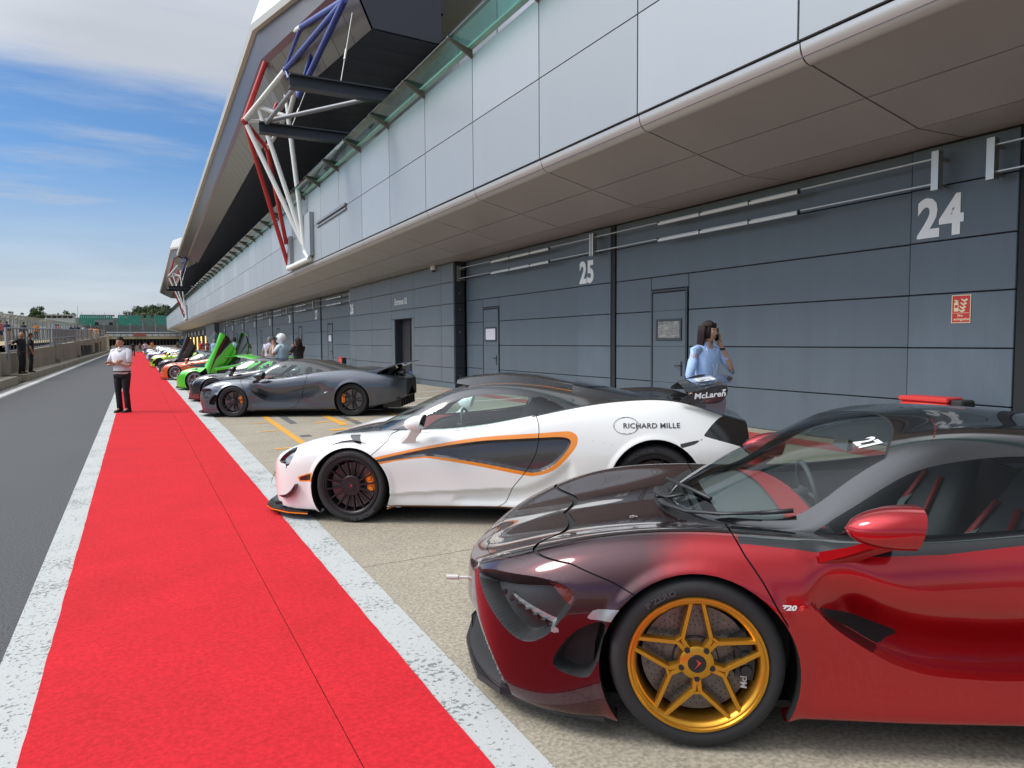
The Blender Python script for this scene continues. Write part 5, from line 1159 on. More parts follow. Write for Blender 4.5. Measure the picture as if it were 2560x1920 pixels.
    if k7:
        below = np.interp(A['x'], [p[0] for p in seam], [p[1] for p in seam]); cutpart('front_bumper', np.maximum(np.maximum(A['z'] - below, A['x'] + .17), -(A['x'] + 2)), side(tk[6]))
        cutpart('front_bumper', A['x'] - np.interp(A['w'], [0, .08, .25, .44, .60, .735], [-.945, -.945, -.93, -.88, -.80, -.69]), s.part == ID['hood'])
    else:
        cutpart('front_bumper', np.maximum(A['x'] + .30, A['z'] - .55 - (A['x'] + .7) * .0), side(tk[6])); cutpart('front_bumper', A['x'] + .86)
    cutpart('door', fld('door', door), side(tk[6] if not k7 else tk[6]))
    if k7:
        belt = np.interp(A['x'], [-.2, .20, .522, .665, .898, 1.181, 1.6, 2.1], [.792, .797, .776, .770, .785, .825, .895, 1.2])
        if upper is not body: cutpart(None, np.maximum(belt - A['z'], np.maximum(.17 - A['x'], A['x'] - 2.0)), side(tk[6]), mi=5)
        if hood_c is not body: pass
        cutpart('side_skirt', np.maximum(A['z'] - np.interp(A['x'], [.3, 1, 2.3], [.162, .165, .168]), np.maximum(.30 - A['x'], A['x'] - 2.4)), side(), mi=6 if lt else 0)
        cutpart('side_duct_shade', np.maximum(sd_poly(A['x'], A['z'], duct_shade), zfun(A['x']) + .012 - A['z']), side(), mi=3); cutpart('side_intake', sd_poly(A['x'], A['z'], intake), side(), mi=3); cutpart('headlight', np.minimum(sd_poly(A['x'], A['z'], sock), 9), side(tk[6]), mi=6)
        lamp = np.array([(-.81, .548), (-.70, .505), (-.60, .470), (-.535, .455), (-.54, .432), (-.62, .448), (-.72, .484), (-.805, .530)]); cutpart(None, sd_poly(A['x'], A['z'], lamp), side(tk[6]), mi=7)
        lamp2 = smooth_poly([(-.60, .632), (-.52, .622), (-.487, .585), (-.515, .535), (-.56, .575)], sub=3); cutpart(None, sd_poly(A['x'], A['z'], lamp2), side(tk[6]), mi=8)
        cutpart(None, sd_poly(A['x'], A['z'], marker), side(), mi=7)
        m2 = np.maximum(A['x'] - (-.965 + np.maximum(0, .44 - A['z']) * .62), A['z'] - .40); m2 = np.maximum(m2, .125 - A['z']); cutpart('void', m2, side(tk[4]), mi=3)
    else:
        cutpart(None, sd_poly(A['x'], A['z'], sock), side(tk[6]), mi=2); s.part[(s.mi == 2)] = ID['headlight']
        lamp = smooth_poly([(-.70, .535), (-.63, .595), (-.575, .615), (-.60, .555), (-.645, .50)], sub=3); cutpart(None, sd_poly(A['x'], A['z'], lamp), side(tk[6]), mi=7)
        oc = 4 if livery else 0
        sel = cutpart(None, sd_poly(A['x'], A['z'], out_), side(), mi=oc); fl2 = sd_poly(A['x'], A['z'], inn); sel = s.split(fl2, side()); s.mi[sel] = 8 if livery or blade is not body else 0
        vent = np.array([(-.04, .766), (.062, .768), (.118, .684), (.035, .712)]); cutpart(None, sd_poly(A['x'], A['z'], vent), side(tk[6]), mi=2)
        if livery:
            cutpart(None, sd_poly(A['x'], A['z'], np.array([(-.515, .398), (-.355, .446), (-.36, .360), (-.50, .353)])), side(), mi=4); cutpart(None, sd_poly(A['x'], A['z'], intake), side(), mi=2)
        cutpart(None, sd_poly(A['x'], A['z'], np.array([(2.83, .715), (2.93, .738), (3.045, .760), (2.965, .715), (2.87, .688)])), side(), mi=2)
        cutpart('side_skirt', np.maximum(A['z'] - np.interp(A['x'], [.3, 1.0, 2.3], [.152, .158, .172]), np.maximum(.30 - A['x'], A['x'] - 2.4)), side(), mi=2)
        if livery: cutpart(None, np.abs(A['z'] - np.interp(A['x'], [.3, 1.0, 2.3], [.137, .143, .157])) - .0055, side() & (s.part == ID['side_skirt']), mi=4)
        m2 = np.maximum(A['x'] - (-.93 + np.maximum(0, .40 - A['z']) * .5), A['z'] - .36); m2 = np.maximum(m2, .09 - A['z']); cutpart('void', m2, side(tk[4]), mi=3)
        tail = smooth_poly([(3.045, .785), (3.087, .835), (3.149, .890), (3.239, .925), (3.46, .93), (3.46, .62), (3.365, .66), (3.329, .692), (3.059, .775)], sub=2); cutpart('tail_panel', sd_poly(A['x'], A['z'], tail), side(tk[6]), mi=2)
        if livery:
            sel = cutpart(None, np.maximum(np.abs(A['w'] - .47) - .010, A['x'] - .2), s.part == ID['hood'], mi=4)
            cutpart(None, np.maximum(.48 - A['w'], A['x'] - .4), (s.part == ID['hood']), mi=0)
            lowc = cutpart(None, np.maximum(A['x'] + .33, A['z'] - .105 - 0 * A['x']), side(), mi=2)
    # shut lines
    gap = .0032 if hero == 2 else (.0045 if hero == 1 else 0)
    if gap:
        def shut(f, mask): sel = s.split(np.abs(f) - gap, mask); s.part[sel] = ID['shut_line']; s.mi[sel] = 3
        xm_ = s.tmean('x'); shut(A['door'], side(tk[6]) & ((xm_ < .33) | (xm_ > 1.30) if k7 else (xm_ < 1.75)))
        if k7:
            f = np.maximum(dist_poly(A['x'], A['z'], seam, False), -9) ; sel = s.split(f - gap, side(tk[6])); s.part[sel] = ID['shut_line']; s.mi[sel] = 3
            sel = s.split(np.maximum(np.abs(A['t'] - th) * 1.0 - gap * .8, np.maximum(A['x'] - .22, -.70 - A['x']))); s.part[sel] = ID['shut_line']; s.mi[sel] = 3
            sel = s.split(dist_poly(A['x'], A['w'], smooth_poly([(-.69, .735), (-.80, .60), (-.88, .44), (-.93, .25), (-.945, .08), (-.945, 0)], False, 4), False) - gap, s.tmean('t') > tk[4]); s.part[sel] = ID['shut_line']; s.mi[sel] = 3
            sel = s.split(np.maximum(np.abs(A['x'] - .20 - (A['w'] - .82) * -.4) - gap, np.maximum(th - .03 - A['t'], .52 - A['w']))); s.part[sel] = ID['shut_line']; s.mi[sel] = 3
        else:
            f = dist_poly(A['x'], A['z'], [(2.02, .745), (2.12, .748), (2.22, .735), (2.34, .705)], False); sel = s.split(f - gap * .7, side()); s.part[sel] = ID['shut_line']; s.mi[sel] = 3
            f = dist_poly(A['x'], A['z'], [(1.66, .925), (1.40, .872), (1.0, .815), (.62, .785)], False); sel = s.split(f - gap * .6, side(tk[6])); s.part[sel] = ID['shut_line']; s.mi[sel] = 3
        cap = smooth_poly([(c_[0], c_[1]) for c_ in [(2.42 + .098 * math.cos(a), .867 + .064 * math.sin(a)) for a in np.linspace(0, 6.28, 17)[:-1]]], sub=1) if not k7 else np.array([(2.18 + .085 * math.cos(a), .86 + .055 * math.sin(a)) for a in np.linspace(0, 6.28, 25)[:-1]])
        if not (k7 and hero == 2): sel = s.split(dist_poly(A['x'], A['z'], cap) - gap * .6, side(tk[6])); s.part[sel] = ID['shut_line']; s.mi[sel] = 3
    # ---- objects of the lower body
    MT[1] = hood_c
    for n_ in PN:
        sel = s.part == ID[n_]
        if n_ in ('door',) and door_up: continue
        if n_ in ('fender', 'door', 'rear_quarter', 'side_skirt', 'headlight', 'side_intake', 'side_duct_shade'):
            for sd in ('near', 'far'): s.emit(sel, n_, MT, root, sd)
        elif n_ == 'shut_line': s.emit(sel, n_, MT, root, 'both', sink=.010)
        else: s.emit(sel, n_, MT, root, 'both')
    for k in ('fa', 'ra'): hem(s, k, .06, 'arch_edge', satin_blk, root, tmin=tk[1])
    for k, (cx, r) in (('f', (0, .40)), ('r', (2.68, .42))):
        p = MB()
        for sg in (-1, 1):
            prof = [(r, sg * .90), (r, sg * .55), (.05, sg * .55)]; p.lathe([(q, y) for q, y in prof], 20, 'Y', (cx, 0, .33), a0=-.42, a1=math.pi + .42)
        p.build('wheel_well', mesh_blk, root)
    p = MB(); p.box((-.8, -.78, .11), (3.3, .78, .14)); p.build('floor_pan', mesh_blk, root)
    # rear closing panel
    last = s.G[-1]; p = MB(); n = len(last)
    for sg in (-1, 1): p.add([(q[0], sg * q[1], q[2]) for q in last] + [(last[0][0] + .02, 0, .6)], [(i, i + 1, n) for i in range(n - 1)])
    p.build('rear_panel', mesh_blk, root)
    # ---- greenhouse
    c = Surf(canopy_stations(CN), int(nu * .7), int(nt * .8)); ck = c.tk; B_ = c.A; CP = ['roof', 'side_window', 'quarter_window', 'windscreen', 'window_surround', 'rear_window', 'seal']; CI = {n: i for i, n in enumerate(CP)}
    CM = [roof_c, gm, gloss_blk, ws_glass, orange_pt, mesh_blk]
    def ccut(name, f, mask=None, mi=None):
        sel = c.split(f, mask)
        if name: c.part[sel] = CI[name]
        if mi is not None: c.mi[sel] = mi
        return sel
    cs = lambda: c.tmean('t') < ck[3] + .02
    if k7:
        sur = smooth_poly([(.40, .77), (.46, .838), (.611, .935), (.781, 1.045), (.90, 1.095), (1.075, 1.128), (1.30, 1.142), (1.62, 1.112), (2.0, 1.03), (2.25, .955), (2.0, .93), (1.6, .87), (1.0, .78)], sub=4)
        win = smooth_poly([(.50, .80), (.52, .845), (.65, .93), (.80, 1.025), (.92, 1.075), (1.10, 1.108), (1.30, 1.118), (1.56, 1.098), (1.61, 1.07), (1.56, .905), (1.3, .865), (.9, .81)], sub=3)
        qwin = smooth_poly([(1.65, 1.08), (1.85, 1.035), (2.05, .975), (1.95, .945), (1.62, .905)], sub=2)
    else:
        sur = smooth_poly([(.30, .765), (.42, .835), (.571, .922), (.753, 1.018), (.996, 1.096), (1.156, 1.12), (1.313, 1.127), (1.60, 1.10), (1.85, 1.045), (2.10, .99), (2.16, .965), (1.9, .95), (1.566, .88), (1.1, .80), (.6, .75)], sub=4)
        win = smooth_poly([(.45, .772), (.52, .865), (.60, .925), (.77, 1.008), (1.0, 1.080), (1.16, 1.103), (1.313, 1.110), (1.55, 1.088), (1.565, 1.07), (1.53, .895), (1.1, .825), (.7, .78)], sub=3)
        qwin = smooth_poly([(1.60, 1.082), (1.744, 1.058), (1.85, 1.010), (1.915, .976), (1.895, .956), (1.568, .898)], sub=2)
    ta = ck[3] + .035
    ccut('windscreen', np.maximum(ta - B_['t'], B_['x'] - ((.97 if k7 else .80) - (.17 if k7 else .13) * (B_['w'] / .6) ** 2)), mi=3)
    hdr = np.abs(B_['x'] - ((.97 if k7 else .80) - (.17 if k7 else .13) * (B_['w'] / .6) ** 2)) - .007; ccut('seal', np.maximum(hdr, ta - B_['t']), mi=5)
    ccut('window_surround', sd_poly(B_['x'], B_['z'], sur), cs(), mi=2); ccut('side_window', sd_poly(B_['x'], B_['z'], win), cs(), mi=1); ccut('quarter_window', sd_poly(B_['x'], B_['z'], qwin), cs(), mi=1)
    ccut('rear_window', np.maximum(np.maximum(1.75 - B_['x'], B_['x'] - 2.3), B_['w'] - .30), c.tmean('t') > ta, mi=2)
    if livery: ccut(None, np.maximum(np.abs(B_['w'] - .34) - .0085, np.maximum(.55 - B_['x'], B_['x'] - 1.93)), c.tmean('t') > ta, mi=4)
    if gap and k7: ccut('seal', np.maximum(np.abs(B_['x'] - (1.14 - .16 * (B_['w'] / .6) ** 2)) - .005, np.maximum(ta - B_['t'], .0 * B_['x'] - 1)), mi=5)
    if gap and k7: ccut('seal', np.maximum(np.abs(B_['w'] - (.49 - .10 * (B_['x'] - 1.6) ** 2)) - .004, np.maximum(1.1 - B_['x'], B_['x'] - 2.3)), c.tmean('t') > ta, mi=5)
    up = door_up
    for n_ in CP:
        sel = c.part == CI[n_]
        if n_ in ('side_window', 'quarter_window', 'window_surround'):
            if n_ == 'side_window' and up: continue
            for sd in ('near', 'far'): c.emit(sel, n_, CM, root, sd)
        else: c.emit(sel, n_, CM, root, 'both', sink=.002 if n_ == 'seal' else 0)
    # ---- raised dihedral doors
    if door_up:
        for sd, sg in (('near', -1), ('far', 1)):
            dg = empty('door', (.33, sg * .82, .76), parent=root); dg.rotation_euler = (sg * math.radians(-24), math.radians(-57), sg * math.radians(-12))
            for o in (s.emit(s.part == ID['door'], 'door_skin', MT, dg, sd), c.emit(c.part == CI['side_window'], 'door_glass', CM, dg, sd), s.emit(s.part == ID['door'], 'door_lining', [satin_blk] * 9, dg, sd, sink=.05)):
                if o: o.location = (-.33, -sg * .82, -.76)
    # ---- cabin, wheels, mirrors
    if hero: cabin(root, .10, 1.80, .22, .80, .70, .52 if not k7 else .50, .80 if k7 else .775, trim)
    else:
        p = MB(); p.box((.2, -.6, .6), (1.6, .6, .84)); p.build('cabin', mat('cabin_black', (.012, .013, .015), .8), root)
    R1, R2 = (.343, .36) if k7 else (.325, .352)
    if k7 and hero == 2: R1 = .340
    wf = .245 if k7 else .225; hub = .93
    for sd in (False, True):
        y = lambda wd: (hub - wd / 2) * (1 if sd else -1)
        wheel(root, R1, R1 * (.775 if k7 else .78), wf, wheel_style, rim_m, cal_m, (0, y(wf), R1), sd, True, hero > 0 and not (sd and hero < 2)); wheel(root, R2, R2 * .765, .30, wheel_style, rim_m, cal_m, (2.68 if k7 else 2.65, y(.30) , R2), sd, False, hero > 0 and not sd)
    for sd in (False, True):
        if door_up: continue
        if k7: door_mirror(root, body if not lt else gloss_blk, body if not lt else gloss_blk, (.635, .99, .905), (.235, .20, .165), (.52, .90, .765), sd)
        else: door_mirror(root, body, body, (.61, .985, .895), (.165, .19, .145), (.53, .89, .725), sd)
    # front splitter
    p = MB(); ed = [(-1.07, 0), (-1.055, .22), (-.99, .44), (-.93, .60), (-.80, .74), (-.56, .87), (-.36, .915)] if k7 else [(-1.04, 0), (-1.03, .22), (-.985, .45), (-.93, .62), (-.80, .76), (-.58, .88), (-.38, .91)]
    if lt or wing: ed = [(a - .035, b + .01) for a, b in ed]
    zz0, zz1 = (.085, .112) if k7 else (.060, .082)
    pts = [(a, -b) for a, b in ed[::-1]] + [(a, b) for a, b in ed[1:]]; p.prism(pts, zz0, zz1, 'Z'); p.build('splitter', skirt if not livery else carbon, root)
    if livery:
        p = MB(); q = [(a - .004, -b - .004) for a, b in ed[::-1]] + [(a - .004, b + .004) for a, b in ed[1:]]; n = len(q)
        p.add([(a, b, zz0 + .002) for a, b in q] + [(a, b, zz0 + .013) for a, b in q], [(i, i + 1, n + i + 1, n + i) for i in range(n - 1)]); p.build('splitter_stripe', orange_pt, root)
    return s, c, W
orange_pt = paint('stripe_orange', (.80, .24, .012), rough=.35)
ccw = {}
# ---------------------------------------------------------------- white car with orange stripes and rear wing
white_pt = paint('white_paint', (.74, .74, .72), rough=.4); blk_pt = paint('black_paint', (.018, .017, .018), rough=.3); blade_m = paint('dark_blade', (.035, .032, .036), rough=.3)
wc_ = place('sports_car', (2.2095, 7.0069, 0), -37, 'white sports car with orange stripes, black roof and tall rear wing')
ws_, wcn, WW = make_car(wc_, '570', white_pt, blk_pt, 'multi', dark_wheel, orange_cal, 2, livery=True, wing=True, hood_c=blk_pt, blade=blade_m, upper=blk_pt, skirt=gloss_blk)
txt_d = mat('dark_lettering', (.03, .03, .032), .5); txt_w = mat('white_lettering', (.75, .75, .75), .5)
side_text(WW, 'RICHARD MILLE', 2.392, .848, .056, txt_d, wc_, bold=.0008, xs=1.12, spacing=1.05)
ring = MB(); c0 = np.array([(2.418 + .100 * math.cos(a), .867 + .065 * math.sin(a)) for a in np.linspace(0, 2 * math.pi, 49)]); c1 = np.array([(2.418 + .1035 * math.cos(a), .867 + .0685 * math.sin(a)) for a in np.linspace(0, 2 * math.pi, 49)])
ring.add([(q[0], -WW(q[0], q[1]) - .004, q[1]) for q in c0] + [(q[0], -WW(q[0], q[1]) - .004, q[1]) for q in c1], [(i, i + 1, 50 + i, 49 + i) for i in range(48)]); ring.build('fuel_flap_ring', txt_d, wc_)
side_text(WW, '620R', .42, .145, .016, mat('pale_blue_lettering', (.3, .42, .6), .5), wc_, bold=.0004, xs=1.3)
def rear_wing(root):
    w_ = empty('rear_wing', (3.1, 0, 1.1), parent=root); w_.location = (0, 0, 0)
    ep = smooth_poly([(2.865, 1.045), (2.906, 1.092), (2.99, 1.134), (3.10, 1.175), (3.19, 1.19), (3.239, 1.178), (3.242, 1.12), (3.20, 1.055), (3.13, 1.035), (2.98, 1.036)], sub=3)
    for sg in (-1, 1):
        p = MB(); p.prism([tuple(q) for q in ep], sg * .775, sg * .80, 'Y'); p.build('endplate', carbon, w_)
    p = MB(); n = 17; vs = []
    for k in range(n):
        y = -.775 + 1.55 * k / (n - 1); b = 1 - (y / .775) ** 2
        vs += [(2.93 - .02 * b, y, 1.125 + .02 * b), (3.08, y, 1.155 + .02 * b), (3.23 + .11 * b, y, 1.185 + .02 * b), (3.25 + .12 * b, y, 1.195 + .02 * b), (3.22 + .10 * b, y, 1.165 + .02 * b), (3.06, y, 1.128 + .02 * b)]
    p.add(vs, [(6 * k + j, 6 * k + (j + 1) % 6, 6 * k + 6 + (j + 1) % 6, 6 * k + 6 + j) for k in range(n - 1) for j in range(6)]); p.build('blade', carbon, w_, smooth='auto')
    p = MB(); p.add([(3.02, -.45, 1.172), (3.22, -.45, 1.205), (3.24, .30, 1.216), (3.02, .30, 1.182)], [(0, 1, 2, 3)]); 
    me = text_mesh('620R', .24, .0, bold=.006, shear=.2); me.materials.append(txt_w)
    for v in me.vertices: v.co = (3.20 - v.co.y * .95, -.38 + v.co.x, 1.2075 - v.co.y * .155 + .003)
    inst('lettering', me, w_)
    for sg in (-1, 1):
        p = MB(); p.prism([(3.09, .93), (3.25, .90), (3.27, 1.02), (3.235, 1.165), (3.09, 1.145), (3.115, 1.02)], sg * .50 - .018, sg * .50 + .018, 'Y'); p.build('pylon', mat('pylon_alloy', (.45, .44, .45), .35, .7), w_)
    me = text_mesh('McLaren', .066, .0, bold=.0016, shear=.12, xs=1.12); me.materials.append(txt_w)
    for v in me.vertices: v.co = (2.975 + v.co.x * .98 - 0, -.8035, 1.075 + v.co.y + v.co.x * .10)
    inst('lettering', me, w_)
    p = MB(); p.prism([(3.195, 1.150), (3.232, 1.158), (3.225, 1.143), (3.20, 1.128), (3.208, 1.145)], -.8040, -.8030, 'Y'); p.build('swoosh', txt_w, w_)
rear_wing(wc_)
# roof scoop, engine snorkel, dive planes, tow strap
def scoop(root, secs, m_, name):
    p = MB(); n = len(secs); vs = []
    for x, hw, z0, z1 in secs: vs += [(x, -hw, z0), (x, -hw * .86, z1 - .012), (x, -hw * .5, z1), (x, hw * .5, z1), (x, hw * .86, z1 - .012), (x, hw, z0)]
    p.add(vs, [(6 * i + j, 6 * i + j + 1, 6 * i + 7 + j, 6 * i + 6 + j) for i in range(n - 1) for j in range(5)] + [tuple(range(6))]); return p.build(name, m_, root, smooth='auto')
scoop(wc_, [(.82, .24, 1.185, 1.225), (.95, .25, 1.165, 1.250), (1.25, .25, 1.19, 1.272), (1.57, .23, 1.17, 1.242), (1.95, .18, 1.10, 1.160), (2.2, .1, 1.06, 1.08)], carbon, 'roof_scoop')
scoop(wc_, [(1.93, .36, 1.08, 1.175), (2.03, .37, 1.06, 1.155), (2.3, .34, 1.02, 1.10), (2.56, .30, 1.0, 1.045)], gloss_blk, 'engine_fin')
for sg in (-1, 1):
    p = MB(); q = smooth_poly([(-.735, .205), (-.64, .228), (-.57, .275), (-.52, .335), (-.525, .29), (-.58, .215), (-.66, .195)], sub=3); n = len(q)
    w0 = [WW(a, b) - .005 for a, b in q]
    p.add([(a, sg * ww, b) for (a, b), ww in zip(q, w0)] + [(a, sg * (ww + .055), b + .004) for (a, b), ww in zip(q, w0)], [tuple(range(n, 2 * n))] + [(i, (i + 1) % n, n + (i + 1) % n, n + i) for i in range(n)]); p.build('dive_plane', gloss_blk, wc_)
p = MB(); p.tube([(-1.0, -.28, .335), (-1.04, -.285, .34)], .012, 6); p.add([(-1.03, -.30, .35), (-1.035, -.26, .35), (-1.085, -.27, .26), (-1.075, -.31, .255), (-1.11, -.285, .17), (-1.09, -.325, .165), (-1.02, -.30, .345), (-1.08, -.31, .24), (-1.1, -.325, .16)], [(0, 1, 2, 3), (3, 2, 4, 5)]); p.build('tow_strap', mat('strap_red', (.45, .015, .02), .6), wc_)
p = MB(); p.box((-.83, -.53, .50), (-.82, -.45, .54))
def tyre_words(root, R, Rr, width, xc, z, y):
    for k, a in enumerate((112, 292)): arc_text('MICHELIN', Rr + (R - Rr) * .36, .040, math.radians(a if k == 0 else a), y, rubber_l, root, sq=1.25, bold=.0012)
for ch in [o for o in wc_.children if o.name.startswith('wheel') and o.type == 'EMPTY' and o.location.y < 0]:
    R = ch.location.z; Rr = R * (.78 if R < .34 else .765); wd = .225 if R < .34 else .30
    tyre_words(ch, R, Rr, wd, 0, 0, -wd / 2 - .0075)
# ---------------------------------------------------------------- red car in front
def fade_paint():
    m = paint('red_fade_paint', (.42, .006, .014), .70, .26); t = m.node_tree; b = t.nodes['Principled BSDF']
    g = t.nodes.new('ShaderNodeTexCoord'); sp = t.nodes.new('ShaderNodeSeparateXYZ'); t.links.new(g.outputs['Object'], sp.inputs[0])
    nn = t.nodes.new('ShaderNodeTexNoise'); nn.inputs['Scale'].default_value = 14; nn.inputs['Detail'].default_value = 6; t.links.new(g.outputs['Object'], nn.inputs[0])
    a = t.nodes.new('ShaderNodeMath'); a.operation = 'MULTIPLY_ADD'; t.links.new(nn.outputs[0], a.inputs[0]); a.inputs[1].default_value = .08; t.links.new(sp.outputs['X'], a.inputs[2])
    zl = t.nodes.new('ShaderNodeMath'); zl.operation = 'MULTIPLY_ADD'; t.links.new(sp.outputs['Z'], zl.inputs[0]); zl.inputs[1].default_value = -.32; t.links.new(a.outputs[0], zl.inputs[2])
    r = t.nodes.new('ShaderNodeMapRange'); r.interpolation_type = 'SMOOTHSTEP'; t.links.new(zl.outputs[0], r.inputs[0]); r.inputs['From Min'].default_value = -.42; r.inputs['From Max'].default_value = -.16
    mx = t.nodes.new('ShaderNodeMix'); mx.data_type = 'RGBA'; t.links.new(r.outputs[0], mx.inputs[0]); mx.inputs[6].default_value = (.050, .008, .012, 1); mx.inputs[7].default_value = (.42, .004, .010, 1); t.links.new(mx.outputs[2], b.inputs['Base Color']); return m
red_pt = fade_paint(); maroon_pt = paint('dark_maroon_paint', (.030, .009, .011), .55, .24); blue_blk = paint('gloss_black_paint', (.007, .007, .008), 0.0, .16); gold_m = mat('gold_wheel', (.60, .30, .035), .30, .85)
rc = place('sports_car', (2.4263, 2.843, 0), -35, 'red and dark maroon sports car with gold wheels, nearest the camera')
rs, rcn, RW = make_car(rc, '720', red_pt, blue_blk, 'star', gold_m, satin_blk, 2, hood_c=maroon_pt, upper=blue_blk, glass_m=car_glass_d, trim=mat('red_trim', (.30, .02, .022), .55), blade=mat('painted_red_reflection', (.20, .012, .012), .15, .3, coat=1.0))  # red reflection in the headlight is painted as a fixed colour
bd = MB(); q = np.array([(.30, .575), (.32, .602), (.43, .600), (.405, .572)])
side_text(RW, '720', .305, .578, .026, txt_w, rc, bold=.0012, xs=1.35, shear=.25); side_text(RW, 'S', .368, .578, .026, mat('badge_red', (.75, .05, .04), .4), rc, bold=.0012, xs=1.3, shear=.25)
# eye-socket details
p = MB()
for k in range(7):
    a = (-.79 + .035 * k, .520 - .0155 * k)
    p.box((a[0], -(RW(a[0], a[1]) - .060), a[1] - .004), (a[0] + .018, -(RW(a[0], a[1]) - .085), a[1] + .012))
p.build('lamp_louvre', satin_blk, rc)
p = MB(); p.tube([(-1.03, -.16, .40), (-1.10, -.165, .40)], .007, 8); p.tube([(-1.10, -.165, .40), (-1.16, -.17, .402)], .013, 10); p.build('tow_pin', mat('pale_pin', (.6, .58, .55), .4), rc, smooth='auto')
# wipers resting on the scuttle
p = MB(); p.tube([(-.075, -.10, .795), (-.06, -.20, .80), (.02, -.40, .815), (.16, -.52, .835), (.30, -.60, .86)], [.020, .018, .015, .013, .012], 8, flat=.6); p.tube([(.30, -.60, .86), (.42, -.655, .885)], .010, 6); p.build('wiper', satin_blk, rc, smooth=True)
p = MB(); p.tube([(-.085, .10, .795), (-.07, .02, .80), (-.04, -.10, .81), (.03, -.14, .835)], [.020, .017, .014, .012], 8, flat=.6); p.tube([(-.02, .20, .845), (.05, -.10, .862), (.13, -.36, .865)], .010, 6); p.build('wiper', satin_blk, rc, smooth=True)
p = bevel_box((-.09, .02, .775), (-.01, .22, .80), .01); p.build('scuttle_cover', satin_blk, rc)
me = text_mesh('27', .115, .0, bold=.004); me.materials.append(txt_w)
def on_canopy(cn, x, w):
    G = cn.G; i = int(np.clip(np.searchsorted(G[:, 0, 0], x), 1, len(G) - 1)); r = G[i]; h = len(r) // 3; zz_ = np.interp(w, r[h:, 1][::-1], r[h:, 2][::-1]); r0 = G[i - 1]; z0 = np.interp(w, r0[h:, 1][::-1], r0[h:, 2][::-1]); f = (x - r0[0, 0]) / (r[0, 0] - r0[0, 0] + 1e-9); return z0 + (zz_ - z0) * f
for v in me.vertices:
    xx, ww = .735 + v.co.y * .95, .405 + v.co.x * 1.0
    v.co = (xx, -ww, on_canopy(rcn, xx, ww) + .004)
inst('windscreen_number', me, rc)
me = text_mesh('SP', .05, .0, bold=.001); me.materials.append(mat('grey_lettering', (.25, .24, .24), .4))
def on_body(s_, x, w):
    G = s_.G; i = int(np.clip(np.searchsorted(G[:, 0, 0], x), 1, len(G) - 1)); r = G[i]; h = int(len(r) * .62); return np.interp(w, r[h:, 1][::-1], r[h:, 2][::-1])
for v in me.vertices:
    xx, ww = -.20 - v.co.y, .30 - v.co.x; v.co = (xx, -ww, on_body(rs, xx, ww) + .003)
inst('bonnet_lettering', me, rc)
for ch in [o for o in rc.children if o.name.startswith('wheel') and o.type == 'EMPTY' and o.location.y < 0 and o.location.x < 1]:
    R = ch.location.z; arc_text('P ZERO', R * .775 + (R - R * .775) * .30, .030, math.radians(118), -.245 / 2 - .0075, rubber_l, ch, sq=1.25, bold=.001)
    me = text_mesh('McLaren', .034, .001, bold=.0008, shear=.1); me.materials.append(txt_w)
    for v in me.vertices: xx, yy = v.co.x - .07, v.co.y; v.co = (.190 - yy * 1.0 + .0, -.245 / 2 + .030, -.03 + xx)
    inst('caliper_lettering', me, ch)
# ---------------------------------------------------------------- grey car with raised tail
grey_pt = paint('storm_grey_paint', (.075, .085, .105), .55, .32)
gc = place('sports_car', (2.2998, 17.1624, 0), -33, 'dark grey sports car with black wheels and orange brake calipers', scale=.975)
gs_, gcn, GW = make_car(gc, '720', grey_pt, mat('bare_black_roof', (.030, .027, .026), .35, coat=.6), 'ten', satin_blk, orange_cal, 1, lt=True, upper=grey_pt, glass_m=car_glass)
def lt_wing(root):
    w_ = empty('rear_wing', (3.3, 0, .95), parent=root); w_.location = (0, 0, 0); n = 15; vs = []
    for k in range(n):
        y = -.80 + 1.6 * k / (n - 1); b = 1 - (abs(y) / .80) ** 3
        vs += [(2.95, y, .955), (3.20, y, .99 - .01 * b), (3.45, y, 1.05), (3.70, y, 1.12), (3.80, y, 1.145), (3.80, y, 1.125), (3.45, y, 1.015), (3.1, y, .93 - .04 * (1 - b))]
    p = MB(); p.add(vs, [(8 * k + j, 8 * k + (j + 1) % 8, 8 * k + 8 + (j + 1) % 8, 8 * k + 8 + j) for k in range(n - 1) for j in range(8)] + [tuple(range(8)), tuple(range(8 * n - 8, 8 * n))]); p.build('blade', grey_pt, w_, smooth='auto')
    p = MB(); p.add([(2.93, -.82, .955), (3.10, -.84, .80), (3.28, -.82, .96), (3.55, -.80, 1.07), (3.2, -.81, 1.0)], [(0, 1, 2, 4), (4, 2, 3)]); p.add([(2.93, .82, .955), (3.10, .84, .80), (3.28, .82, .96), (3.55, .80, 1.07), (3.2, .81, 1.0)], [(0, 1, 2, 4), (4, 2, 3)]); p.build('wing_edge', grey_pt, w_)
    for y in (-.35, .35):
        p = MB(); p.prism([(3.3, .86), (3.42, .86), (3.52, 1.03), (3.42, 1.02)], y - .03, y + .03, 'Y'); p.build('strut', satin_blk, w_)
    for y in (-.12, .12):
        p = MB(); p.lathe([(.055, 0), (.06, .02), (.06, .12), (.045, .12), (.045, .02)], 14, 'X', (3.52, y, .90)); p.build('exhaust_tip', silver_m, w_, smooth='auto')
lt_wing(gc)
p = MB(); p.prism([(3.55, .48), (3.70, .47), (3.74, .64), (3.60, .66)], -.30, -.02, 'Y'); p.box((3.615, -.27, .50), (3.655, .27, .66)); p.build('plate_holder', mesh_blk, gc)
p = MB(); p.box((3.66, -.26, .515), (3.672, .26, .635)); pl_ = p.build('number_plate', plate_y, gc)
me = text_mesh('PerfKult', .085, .002, bold=.001, xs=.95); me.materials.append(txt_d); o = inst('lettering', me, pl_, (3.673, -.18, .545)); o.rotation_euler = (math.pi / 2, 0, math.pi / 2)
p = MB()
